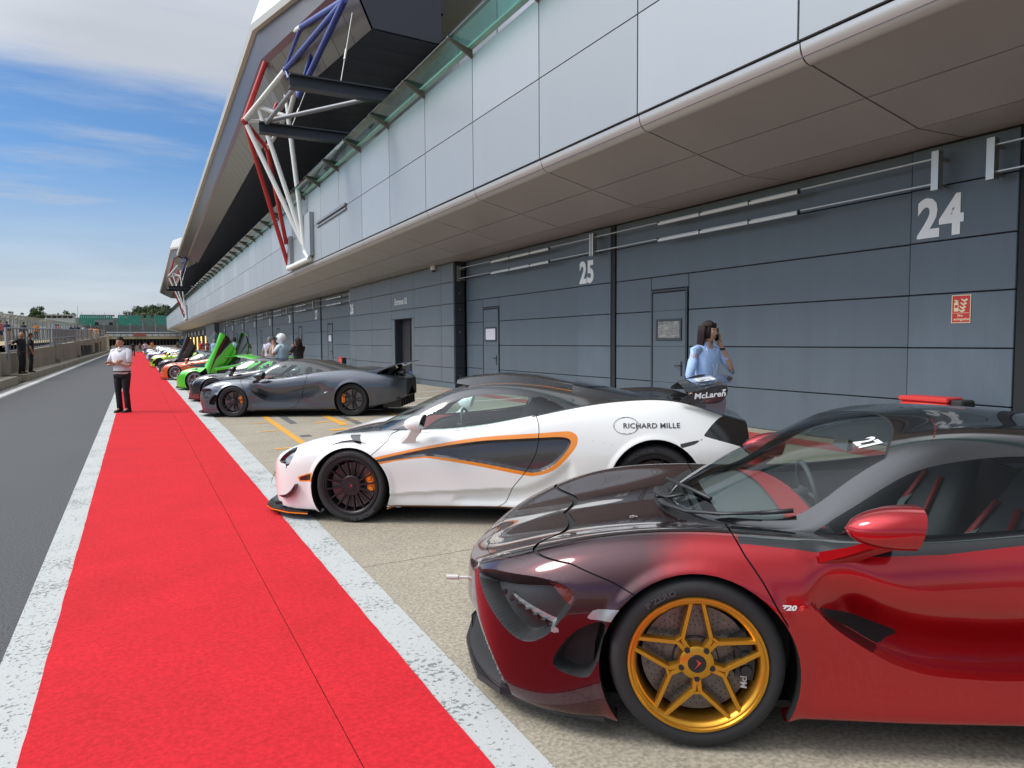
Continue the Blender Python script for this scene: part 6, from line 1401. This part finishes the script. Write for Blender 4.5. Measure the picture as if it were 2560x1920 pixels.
for k in range(7): p.box((3.30, -.66 + .22 * k - .012, .16), (3.70, -.66 + .22 * k + .012, .34))
p.add([(3.05, -.85, .16), (3.05, .85, .16), (3.72, .78, .36), (3.72, -.78, .36), (3.05, -.85, .18), (3.05, .85, .18), (3.72, .78, .385), (3.72, -.78, .385)], [(0, 1, 2, 3), (4, 5, 6, 7), (0, 1, 5, 4), (2, 3, 7, 6), (1, 2, 6, 5), (3, 0, 4, 7)]); p.build('rear_diffuser', satin_blk, gc)
side_text(GW, '765', .42, .138, .022, txt_w, gc, xs=1.3); side_text(GW, 'LT', .47, .138, .022, orange_pt, gc, xs=1.3)
# ---------------------------------------------------------------- the rest of the line
far_spec = [
 ('sports_car', (2.33, 21.7), '570', (.014, .016, .022), .4, 'five', satin_blk, 1, False, 'black sports car with a red lower bumper beside the dark grey one', None),
 ('sports_car', (2.26, 27.25), '570', (.085, .62, .02), .2, 'five', silver_m, 1, True, 'bright green sports car with both doors raised like wings', None),
 ('sports_car', (2.00, 35.1), '570', (.62, .10, .012), .2, 'swirl', silver_m, 1, False, 'orange sports car with silver swirl wheels and a black bonnet', (.02, .02, .024)),
 ('sports_car', (2.10, 43.0), '570', (.020, .018, .022), .3, 'five', satin_blk, 1, True, 'dark sports car with one black door raised beyond the orange car', None),
 ('sports_car', (1.86, 52.2), '720', (.36, .58, .012), .2, 'ten', satin_blk, 0, False, 'lime yellow sports car with black wheels and roof', (.02, .02, .024)),
 ('sports_car', (2.0, 60.5), '570', (.50, .05, .02), .2, 'five', satin_blk, 0, False, 'red and orange sports car behind the lime yellow one', None),
 ('sports_car', (2.0, 69.0), '720', (.04, .08, .22), .4, 'ten', satin_blk, 0, False, 'blue sports car between the red and the white cars', None),
 ('sports_car', (1.9, 77.5), '570', (.62, .62, .62), .1, 'ten', satin_blk, 0, False, 'white sports car far along the row', None),
 ('sports_car', (2.0, 86.5), '720', (.02, .022, .026), .4, 'ten', satin_blk, 0, False, 'black sports car beyond the far white car', None),
 ('sports_car', (2.0, 96.0), '570', (.20, .23, .26), .5, 'ten', satin_blk, 0, False, 'silver grey sports car near the far end of the row', None),
 ('sports_car', (2.1, 106.0), '720', (.06, .07, .09), .4, 'ten', satin_blk, 0, False, 'dark blue grey sports car at the very end of the row', None)]
for i, (nm, (ox, oy), md, col, me_, wst, rim, hero, up, label, hoodc) in enumerate(far_spec):
    pt = paint('car_paint_%d' % i, col, me_, .32); cr0 = place(nm, (ox, oy, 0), -35, label, scale=.98)
    rf = blk_pt if hoodc or md == '720' else pt
    if 'red lower' in label: rf = pt
    hc = paint('hood_paint_%d' % i, hoodc, .2, .3) if hoodc else None
    s0, c0, W0 = make_car(cr0, md, pt, rf if 'green' not in label else pt, wst, rim, orange_cal if 'orange' in label else satin_blk, hero, door_up=up, hood_c=hc, blade=gloss_blk if md == '570' else None, trim=seat_m)
    if 'red lower' in label:
        p = MB(); ed = [(-1.045, 0), (-1.03, .22), (-.985, .45), (-.90, .63), (-.78, .76), (-.56, .89), (-.40, .935)]; q = [(a, -b) for a, b in ed[::-1]] + [(a, b) for a, b in ed[1:]]; n = len(q)
        p.add([(a, b, .09) for a, b in q] + [(a + .01, b, .23) for a, b in q], [(k, k + 1, n + k + 1, n + k) for k in range(n - 1)]); p.build('lower_bumper', mat('bumper_red', (.12, .012, .014), .4, coat=1), cr0, smooth=True)
dead = [ch for ch in bpy.data.objects if ch.name.startswith('door') and ch.type == 'EMPTY' and ch.parent and 'dark sports car with one' in ch.parent.get('label', '') and ch.location.y > 0]
for ch in dead:
    for q in list(ch.children): bpy.data.objects.remove(q)
    bpy.data.objects.remove(ch)
# ================================================================ PEOPLE
skin_l = mat('skin_light', (.46, .25, .17), .5, spec=.4); skin_t = mat('skin_tanned', (.36, .17, .10), .5, spec=.4)
eye_w = mat('eye_white', (.7, .68, .66), .3); eye_d = mat('eye_dark', (.02, .015, .012), .3); lip_c = mat('lips', (.36, .10, .09), .5); brow = mat('eyebrow', (.03, .02, .015), .8)
def skin_mesh(nodes, edges, sub=2):
    """grows one continuous surface round a skeleton: nodes = [(pos, radius)], first node is the root"""
    bm = bmesh.new(); lay = bm.verts.layers.skin.verify(); vs = []
    for i, (p, r) in enumerate(nodes):
        v = bm.verts.new(p); v[lay].radius = (r, r) if not hasattr(r, '__len__') else r; v[lay].use_root = (i == 0); vs.append(v)
    for a, b in edges: bm.edges.new((vs[a], vs[b]))
    me = bpy.data.meshes.new('grown'); bm.to_mesh(me); bm.free(); o = bpy.data.objects.new('grown', me); COL.objects.link(o)
    k = o.modifiers.new('skin', 'SKIN'); k.use_smooth_shade = True
    if sub: q = o.modifiers.new('sub', 'SUBSURF'); q.levels = sub; q.render_levels = sub
    dg = bpy.context.evaluated_depsgraph_get(); r = bpy.data.meshes.new_from_object(o.evaluated_get(dg)); bpy.data.objects.remove(o); bpy.data.meshes.remove(me); return r
def head_shape(th, ph):
    """direction angles to a point of the head: x forward, z up, centre between the ears"""
    d = np.array([math.sin(ph) * math.cos(th), math.sin(ph) * math.sin(th), math.cos(ph)]); x, y, z = d[0] * .098, d[1] * .078, d[2] * .122
    if z < 0: t = min(1, -z / .12); y *= 1 - .30 * t ** 1.3; x *= (1 - .10 * t) if x > 0 else (1 - .35 * t)
    g = lambda yy, zz, sy, sz: math.exp(-((y - yy) / sy) ** 2 - ((z - zz) / sz) ** 2)
    if x > .02:
        x += .026 * g(0, -.018, .012, .018) + .012 * g(0, .004, .008, .020) + .008 * g(0, -.095, .024, .018) + .004 * g(0, -.060, .022, .009) + .005 * g(0, .030, .045, .012)
        x -= .011 * g(.031, .008, .016, .012) + .011 * g(-.031, .008, .016, .012) + .004 * g(0, -.077, .02, .006)
    return np.array([x, y, z])
def head_mb(mb, o, yaw, pitch, sc, mi, mats_i, detail=True):
    n, m_ = (28, 22) if detail else (14, 10); cy, sy = math.cos(yaw), math.sin(yaw); cp, sp = math.cos(pitch), math.sin(pitch)
    def T(p):
        x, y, z = p[0] * cp - p[2] * sp, p[1], p[0] * sp + p[2] * cp
        return (o[0] + sc * (x * cy - y * sy), o[1] + sc * (x * sy + y * cy), o[2] + sc * z)
    vs = [T(head_shape(2 * math.pi * i / n, math.pi * j / m_)) for j in range(m_ + 1) for i in range(n)]
    mb.add(vs, [(j * n + i, (j + 1) * n + i, (j + 1) * n + (i + 1) % n, j * n + (i + 1) % n) for j in range(m_) for i in range(n)], mi)
    if detail:
        def blob(c, r, s, k):
            q = MB(); q.sphere((0, 0, 0), 1, 10, 8); mb.add([T((c[0] + v[0] * r * s[0], c[1] + v[1] * r * s[1], c[2] + v[2] * r * s[2])) for v in q.v], q.f, k)
        for sg in (-1, 1):
            blob((.079, sg * .031, .007), .012, (.8, 1.15, .62), mats_i[0]); blob((.0875, sg * .031, .007), .0055, (.5, 1, 1), mats_i[1]); blob((.090, sg * .032, .027), .016, (.3, 1.2, .22), mats_i[3]); blob((-.002, sg * .077, -.006), .026, (.65, .35, 1.15), mi)
        blob((.096, 0, -.062), .017, (.35, 1.3, .32), mats_i[2])
    return T
def hair_obj(parent, T, style, m_, detail=True):
    n, k = (26, 16) if detail else (14, 10); p = MB(); vs = []; keep = []
    rr = np.random.default_rng(3)
    for j in range(k + 1):
        for i in range(n):
            th, ph = 2 * math.pi * i / n, math.pi * .70 * j / k; q = head_shape(th, ph); f = math.cos(th)
            lim = {'short': .050 if f > .55 else (.0 if f > -.2 else -.055), 'bald': -9, 'long': .048 if f > .6 else -.2, 'fringe': .035 if f > .5 else -.03}[style]
            ok = q[2] > lim; s = 1.10 if style != 'short' else 1.085; s += rr.uniform(-.012, .018); keep.append(ok); vs.append(T(q * (s if ok else .96) + np.array([0, 0, .004])))
    p.add(vs, [(j * n + i, (j + 1) * n + i, (j + 1) * n + (i + 1) % n, j * n + (i + 1) % n) for j in range(k) for i in range(n)])
    if style == 'long':
        for lane in range(11):
            a = math.pi * (.50 + 1.0 * lane / 10); c, s = math.cos(a), math.sin(a); pts = []; rad = []
            for t in range(7):
                u = t / 6; pts.append(T((c * .098 * (1 + .10 * math.sin(u * 3)) - .03 * u, s * .085 * (1 + .14 * u), .06 - .37 * u + .02 * rr.uniform(-1, 1)))); rad.append(.026 * (1 - .55 * u))
            p.tube(pts, rad, 6)
    return p.build('hair', m_, parent, smooth=True)
def ring_loft(mb, secs, n=14, power=.8, mi=None):
    """closed horizontal sections (cx, cy, z, half depth, half width) joined into a garment"""
    vs = []
    for cx, cy, z, hx, hy in secs:
        for k in range(n):
            t = 2 * math.pi * k / n; c, s = math.cos(t), math.sin(t)
            vs.append((cx + hx * math.copysign(abs(c) ** power, c), cy + hy * math.copysign(abs(s) ** power, s), z + .004 * math.sin(5 * t + z * 30)))
    mb.add(vs, [(i * n + k, i * n + (k + 1) % n, (i + 1) * n + (k + 1) % n, (i + 1) * n + k) for i in range(len(secs) - 1) for k in range(n)] + [tuple(range(n))[::-1], tuple(range((len(secs) - 1) * n, len(secs) * n))], mi)
ARMS = {  # elbow and wrist of the (right, left) arm, for a 1.75 m figure facing +X; left is +Y
    'down': (((-.02, -.27, 1.13), (.05, -.28, .88)), ((-.02, .27, 1.13), (.05, .28, .88))),
    'cross': (((.09, -.285, 1.10), (.195, .045, 1.17)), ((.09, .285, 1.09), (.235, -.035, 1.15))),
    'phone': (((-.03, -.25, 1.14), (.02, -.24, .90)), ((.13, .29, 1.18), (.045, .165, 1.51))),
    'rail': (((.12, -.26, 1.16), (.34, -.22, 1.18)), ((.12, .26, 1.16), (.34, .22, 1.18))),
    'reach': (((-.26, -.26, 1.28), (-.50, -.22, 1.19)), ((-.02, .27, 1.13), (.08, .24, .90))),
    'camera': (((.14, -.26, 1.22), (.24, -.06, 1.46)), ((.14, .26, 1.22), (.24, .06, 1.46)))}
CL = {}
def cloth(name, c): return mat(name, c, .85, noise=(9, .10), bump=(22, .35, .012))
def person(loc, yaw, label, top, bottom, hair=(.03, .02, .015), h=1.75, arms='down', style='short', sleeve='short', skin=None, head_yaw=0.0, detail=False, stride=.0, build=1.0, shorts=False, group=None, head_pitch=0.0, shoes=None, extras=()):
    s = h / 1.75; skin = skin or skin_l; (eR, wR), (eL, wL) = ARMS[arms]; V = np.array; st = stride
    hip = V((0, 0, .93)); shR, shL = V((0, -.185, 1.43)), V((0, .185, 1.43)); hpR, hpL = V((0, -.095, .90)), V((0, .095, .90)); knR, knL = V((.02 + st * .6, -.10, .50)), V((.02 - st * .4, .105, .50)); anR, anL = V((-.02 + st, -.105, .085)), V((-.02 - st, .11, .085))
    nd = [(hip, .10), (V((0, 0, 1.12)), .105), (V((0, 0, 1.32)), .115), (V((-.01, 0, 1.47)), .062), (V((.01, 0, 1.56)), .055)]; ed = [(0, 1), (1, 2), (2, 3), (3, 4)]
    def chain(a, pts):
        for p, r in pts: nd.append((V(p), r)); ed.append((a, len(nd) - 1)); a = len(nd) - 1
        return a
    for sh, e, w, sg in ((shR, eR, wR, -1), (shL, eL, wL, 1)):
        e, w = V(e), V(w); a = chain(2, [(sh, .055), ((sh + e) / 2, .047), (e, .040), ((e + w) / 2 + (e - w) * .15, .040), (w, .027)]); d = (w - e) / np.linalg.norm(w - e); pm = w + d * .075; a = chain(a, [(pm, .030)])
        if detail:
            up = np.cross(d, V((0, sg, .3))); up /= np.linalg.norm(up); sd = np.cross(up, d)
            for k, (o_, ln) in enumerate(((-.027, .066), (-.009, .076), (.009, .072), (.027, .056))):
                b0 = pm + sd * o_ + d * .018; m1 = b0 + d * ln * .55 - up * .012; chain(a, [(b0, .0115), (m1, .010), (m1 + d * ln * .42 - up * .022, .008)])
            chain(a - 1, [(w + d * .035 + sd * .034, .014), (w + d * .068 + sd * .050 + up * -.01, .011), (w + d * .095 + sd * .046 - up * .02, .009)])
        else: chain(a, [(pm + d * .07, .022)])
    for hp, kn, an in ((hpR, knR, anR), (hpL, knL, anL)): chain(0, [(hp, .085), ((hp + kn) / 2, .076), (kn, .055), ((kn + an) / 2 + V((-.015, 0, .05)), .052), (an, .036), (an + V((.13, 0, -.045)), .034)])
    me = skin_mesh(nd, ed, 2 if detail else 1); mb = MB(); mb.add([v.co for v in me.vertices], [list(p.vertices) for p in me.polygons], 0); bpy.data.meshes.remove(me)
    T = head_mb(mb, (.025, 0, 1.635), head_yaw, head_pitch, 1.0, 0, (1, 2, 3, 4), detail)
    o = mb.build('person', [skin, eye_w, eye_d, lip_c, brow], None, smooth=True, label=label, cat='person', group=group)
    o.location = loc; o.rotation_euler = (0, 0, yaw); o.scale = (s, s, s)
    cm = lambda c, nm: cloth('%s_cloth_%d_%d_%d' % (nm, c[0] * 999, c[1] * 999, c[2] * 999), c)
    # shirt
    p = MB(); b = build; n = 20 if detail else 12
    ring_loft(p, [(0, 0, .90, .125 * b, .180 * b), (0, 0, 1.0, .122 * b, .172 * b), (.01, 0, 1.14, .120 * b, .168 * b), (.012, 0, 1.28, .128 * b, .190 * b), (.0, 0, 1.38, .120 * b, .210 * b), (-.01, 0, 1.445, .085 * b, .175), (-.012, 0, 1.495, .062, .088), (-.005, 0, 1.52, .056, .062)], n)
    for sh, e, w in ((shR, V(eR), V(wR)), (shL, V(eL), V(wL))):
        end = sh + (e - sh) * .80 if sleeve == 'short' else (e + (w - e) * .92 if sleeve == 'long' else e + (w - e) * .45); pts = [sh * V((1, .72, 1)) , sh + V((0, 0, -.01)), sh + (e - sh) * .45]; rd = [.072, .075, .066]
        if sleeve != 'short': pts += [e]; rd += [.056]
        pts += [end]; rd += [.060 if sleeve == 'short' else .040]; p.tube(pts, [max(q_ * min(1, b), .052 if i_ < 3 else .04) for i_, q_ in enumerate(rd)], n // 2 + 2)
    if detail and 'polo' in extras: p.tube([T((-.05, -.05, -.135)), T((.02, -.075, -.150)), T((.085, -.03, -.185)), T((.095, 0, -.205)), T((.085, .03, -.185)), T((.02, .075, -.150)), T((-.05, .05, -.135))], .016, 6)
    p.build('shirt', cm(top, 'shirt'), o, smooth=True)
    # trousers or shorts, belt, shoes
    p = MB(); ring_loft(p, [(0, 0, .80, .118 * b, .172 * b), (0, 0, .88, .124 * b, .180 * b), (0, 0, .96, .118 * b, .168 * b)], n)
    for hp, kn, an in ((hpR, knR, anR), (hpL, knL, anL)):
        pts = [hp + V((0, 0, .02)), hp + (kn - hp) * .5, kn] + ([] if shorts else [(kn + an) / 2, an + V((0, 0, .0))]); p.tube(pts, [.100 * b, .086 * b, .070 if not shorts else .082] + ([] if shorts else [.066, .064]), n // 2 + 2)
    p.build('trousers' if not shorts else 'shorts', cm(bottom, 'trouser'), o, smooth=True)
    if detail: p = MB(); ring_loft(p, [(0, 0, .935, .124 * b, .178 * b), (0, 0, .970, .124 * b, .177 * b)], n); p.build('belt', mat('belt_brown', (.05, .03, .02), .5), o)
    p = MB()
    for an in (anR, anL):
        vs = []; q = [(-.075, .034, .075), (-.03, .042, .09), (.06, .047, .07), (.14, .044, .045), (.185, .026, .028)]
        for x, hw, ht in q: vs += [(an[0] + x, an[1] - hw, .0), (an[0] + x, an[1] - hw * .8, ht), (an[0] + x, an[1] + hw * .8, ht), (an[0] + x, an[1] + hw, .0)]
        p.add(vs, [(4 * i + k, 4 * i + (k + 1) % 4, 4 * i + 4 + (k + 1) % 4, 4 * i + 4 + k) for i in range(4) for k in range(4)] + [(0, 1, 2, 3), (19, 18, 17, 16)])
    p.build('shoes', cm(shoes or (.015, .015, .017), 'shoe'), o, smooth='auto')
    if style != 'bald': hair_obj(o, T, style, mat('hair_%d' % int(hair[0] * 999), hair, .75, spec=.2, noise=(30, .3, (1, 1, .15))), detail)
    return o, T, (V(eR), V(wR)), (V(eL), V(wL))
def face(dx, dy): return math.atan2(dy, dx)
WHITE, BLACK, NAVY = (.72, .70, .74), (.012, .012, .014), (.02, .03, .07)
man, Tm, _, _ = person((-.30, 18.95, .012), face(-.62, -.80), 'man in white polo shirt and black trousers with folded arms on the red carpet', WHITE, (.010, .010, .012), (.030, .020, .014), 1.74, 'cross', 'short', 'short', head_yaw=.30, detail=True, build=1.10, extras=('polo',))
p = MB(); p.sphere((.13, .07, 1.30), .012, 8, 6, (.3, 1, 1)); p.build('badge', mat('badge_blue', (.15, .2, .5), .5), man)
wmn, Tw, _, (we, ww) = person((5.90, 6.40, gz(5.9) + .004), face(.10, -.99), 'woman in light blue blouse talking on a phone before garage door', (.36, .52, .82), (.05, .09, .20), (.022, .014, .012), 1.74, 'phone', 'long', 'mid', head_yaw=.18, detail=True, build=.88)
p = MB(); p.tube([(-.02, .05, 1.53), (.09, .085, 1.42), (.128, .03, 1.22), (.130, .0, 1.12)], .007, 5, flat=.4); p.tube([(-.02, -.05, 1.53), (.09, -.085, 1.42), (.128, -.02, 1.22), (.130, .0, 1.12)], .007, 5, flat=.4); ly = p.build('lanyard', mat('lanyard_white', (.6, .65, .75), .6), wmn)
p = bevel_box((.128, -.032, 1.02), (.138, .032, 1.125), .006); p.build('pass_card', blk_pl, wmn)
ph = bevel_box((-.006, -.036, -.075), (.006, .036, .075), .005).build('phone', mat('phone_dark', (.02, .02, .025), .15), None, label='dark phone held to the ear of the woman in the blue blouse', cat='phone')
hp_ = Matrix.Translation(wmn.location) @ Matrix.Rotation(wmn.rotation_euler.z, 4, 'Z') @ Vector((.045, .120, 1.598)); ph.location = hp_; ph.rotation_euler = (math.radians(-18), math.radians(12), wmn.rotation_euler.z + 1.45)
p = MB()
for sg in (-1, 1):
    q = MB(); q.sphere((0, 0, 0), 1, 12, 8); p.add([Tw((.070 + v[0] * .010, sg * .034 + v[1] * .030, .088 + v[2] * .018)) for v in q.v], q.f)
p.tube([Tw((.06, -.075, .088)), Tw((-.03, -.085, .05))], .004, 5); p.tube([Tw((.06, .075, .088)), Tw((-.03, .085, .05))], .004, 5); p.build('sunglasses', mat('shades', (.02, .015, .012), .1), wmn, smooth=True)
p = MB(); p.lathe([(.034, -.012), (.040, 0), (.034, .012)], 14, 'Z', tuple(ww - (ww - we) * .22)); p.build('bracelet', blk_pl, wmn)
person((-4.45, 38.0, .304), face(.75, -.35), 'bald man all in black on the pit wall step, arm stretched to the post', BLACK, BLACK, (.08, .05, .03), 1.80, 'reach', 'bald', 'short', skin_t, head_yaw=.2, detail=True, build=1.05)
person((-4.30, 39.6, .304), face(.9, .2), 'second man in black half hidden behind the bald man', BLACK, BLACK, (.06, .04, .03), 1.80, 'down', 'short', 'short', skin_t, detail=True)
hm, Th, _, _ = person((3.65, 20.9, gz(3.65)), face(-.75, .62), 'man in white t-shirt wearing a white crash helmet behind the grey car', (.55, .66, .72), (.05, .06, .10), (.02, .02, .02), 1.78, 'camera', 'bald', 'short', detail=True, build=1.15)
p = MB(); q = MB(); q.sphere((0, 0, 0), 1, 22, 16); p.add([Th((.005 + v[0] * .150, v[1] * .132, .012 + v[2] * .158)) for v in q.v], q.f); he = p.build('crash_helmet', mat('helmet_white', (.72, .72, .72), .2, coat=1), hm, smooth=True)
p = MB()
for k in range(9):
    a = -1.0 + .25 * k; p.add([Th((.005 + .153 * math.cos(a), .135 * math.sin(a), -.025)), Th((.005 + .155 * math.cos(a + .25), .137 * math.sin(a + .25), -.025)), Th((.005 + .150 * math.cos(a + .25), .132 * math.sin(a + .25), .055)), Th((.005 + .150 * math.cos(a), .132 * math.sin(a), .055))], [(0, 1, 2, 3)])
p.build('visor', mat('visor_dark', (.03, .03, .035), .08), he)
person((4.75, 24.3, gz(4.75)), face(-.4, .9), 'woman with long brown hair in a black top, back turned', (.022, .018, .017), (.55, .52, .45), (.035, .020, .014), 1.70, 'camera', 'long', 'long', detail=True, head_pitch=-.25)
person((4.45, 27.2, gz(4.4)), face(.3, .95), 'person in a pale pink top standing beyond the helmeted man', (.50, .30, .28), (.4, .4, .42), (.10, .06, .04), 1.66, 'camera', 'short', 'short')
person((5.05, 32.0, gz(5)), face(.2, .98), 'grey haired man in a white shirt and blue trousers, back turned', (.60, .58, .68), (.05, .12, .34), (.25, .24, .23), 1.76, 'down', 'short', 'short', build=1.2)
person((5.55, 34.0, gz(5.5)), face(.1, .98), 'man in dark blue shirt beside the grey haired man in white', (.02, .025, .05), (.05, .05, .07), (.05, .04, .03), 1.80, 'down', 'short', 'short', build=1.1)
person((3.95, 34.6, gz(4)), face(.1, .98), 'man in a pale turquoise shirt behind the green raised door', (.42, .60, .66), (.10, .10, .12), (.03, .02, .02), 1.80, 'rail', 'short', 'short', build=1.15)
person((5.35, 43.0, gz(5)), face(-.9, -.2), 'man in black with a cap between the two green doors', BLACK, BLACK, (.02, .02, .02), 1.82, 'down', 'short', 'short')
person((6.0, 46.5, gz(6)), face(-.2, .9), 'person with light brown hair beyond the man in black', (.30, .16, .12), (.1, .1, .12), (.16, .09, .05), 1.76, 'down', 'fringe', 'short')
person((4.55, 51.0, gz(4.5)), face(.6, .5), 'balding man in a light blue shirt near the far garages', (.30, .44, .66), (.05, .05, .08), (.2, .12, .08), 1.78, 'rail', 'bald', 'short', build=1.1)
G1 = 'people around the far cars'
person((6.2, 84, gz(6)), face(-.6, -.6), 'person in red team shirt by the far garages', (.42, .02, .03), (.03, .03, .03), group=G1); person((7.0, 86, gz(7)), face(.4, -.8), 'second red shirted person close to the first by the far garages', (.45, .03, .05), (.30, .02, .03), arms='rail', group=G1)
person((8.0, 88, gz(8)), face(-.6, .6), 'person in black beside the red shirted pair', BLACK, BLACK, group=G1)
person((4.6, 97, gz(4)), face(-.5, .5), 'person in brown coat bending near the far end of the row', (.12, .07, .05), (.05, .04, .04), arms='rail', group=G1); person((5.6, 99, gz(5)), face(.5, -.5), 'person in pale pink shirt near the far garages', (.6, .45, .45), (.1, .1, .12), group=G1)
G2 = 'people walking on the far carpet'
person((-.30, 101, .01), face(.1, 1), 'man in dark suit walking away on the carpet behind the man in white', (.03, .03, .035), (.03, .03, .035), stride=.12, group=G2)
person((.62, 136, .01), face(.6, .8), 'person in brown walking across the far carpet with bare legs', (.10, .05, .04), (.10, .06, .05), stride=.3, shorts=True, group=G2)
person((1.15, 110, .01), face(-.3, -.9), 'person in white top and jeans taking a photo on the far carpet', (.66, .60, .64), (.05, .09, .18), arms='camera', group=G2)
G3 = 'spectators on the terrace behind the pit wall'; tz = lambda y: 1.2 + .0088 * y; hv = (.75, .22, .02)
for x, y, c1, c2, lab, kw in ((-10.2, 75, (.42, .14, .16), (.04, .06, .12), 'spectator in pink shirt and dark shorts at the left edge', dict(shorts=True)), (-10.2, 78.5, (.02, .035, .10), (.55, .30, .20), 'spectator in navy jacket and pale pink shorts', dict(shorts=True, sleeve='long')),
    (-9.6, 84, (.03, .035, .06), (.05, .06, .08), 'spectator in dark jacket behind the first railing', dict(sleeve='long')), (-9.4, 92, hv, (.03, .03, .04), 'marshal in an orange vest and dark trousers behind the railing', {}),
    (-8.0, 97, (.18, .12, .42), (.4, .4, .45), 'spectator in purple top near the second railing', {}), (-7.9, 99, (.62, .22, .08), (.25, .2, .2), 'spectator in orange top beside the purple one', {}),
    (-7.0, 104, BLACK, BLACK, 'first of the black clad group leaning on the rail', dict(arms='rail')), (-6.8, 107, BLACK, BLACK, 'another of the black clad group behind the mesh rail', dict(arms='rail')), (-6.1, 100, (.012, .016, .05), BLACK, 'broad person in navy jacket with a white patch on the back', dict(build=1.4, sleeve='long')),
    (-5.9, 108, (.50, .62, .72), (.1, .1, .12), 'spectator in pale blue leaning right on the rail', dict(arms='rail')), (-6.2, 122, (.06, .07, .12), BLACK, 'dark clothed spectator left of the marshals', {}), (-6.0, 125, (.45, .40, .42), BLACK, 'spectator in grey shirt beside the dark one', {}),
    (-5.6, 121, hv, (.6, .35, .05), 'marshal in full orange at the rail', {}), (-5.75, 131, (.62, .60, .64), (.6, .55, .5), 'spectator in white clothes past the middle of the wall', {}), (-5.5, 134, (.60, .58, .60), (.3, .3, .34), 'spectator in white shirt leaning over the rail', dict(arms='rail')),
    (-5.3, 128, hv, (.60, .30, .02), 'marshal in amber waistcoat beside the last wall post', {}), (-5.6, 143, (.55, .55, .58), (.2, .2, .2), 'pale spectator close to the bridge', {}), (-5.5, 147, (.05, .05, .06), (.1, .1, .1), 'dark spectator close to the bridge', {}), (-5.3, 152, (.55, .25, .18), (.3, .25, .25), 'spectator in salmon shirt by the bridge', {})):
    person((x, y, tz(y)), face(rng.uniform(-1, 1), rng.uniform(-1, 1)), lab, c1, c2, group=G3, **kw)
person((2.9, 160, .1), face(0, -1), 'marshal in orange overalls standing before the crash barrier', hv, (.6, .22, .02), h=1.8, group='marshals at the far barrier')
person((-3.2, 158, .01), face(0, -1), 'marshal in orange vest by the end of the pit wall', hv, (.05, .05, .06), h=1.8, group='marshals at the far barrier')
p = MB(); p.box((1.35, 128, 0), (2.0, 128.4, 1.3)); p.build('white_board', palew, None, label='white upright board beside the far end of the carpet', cat='board')
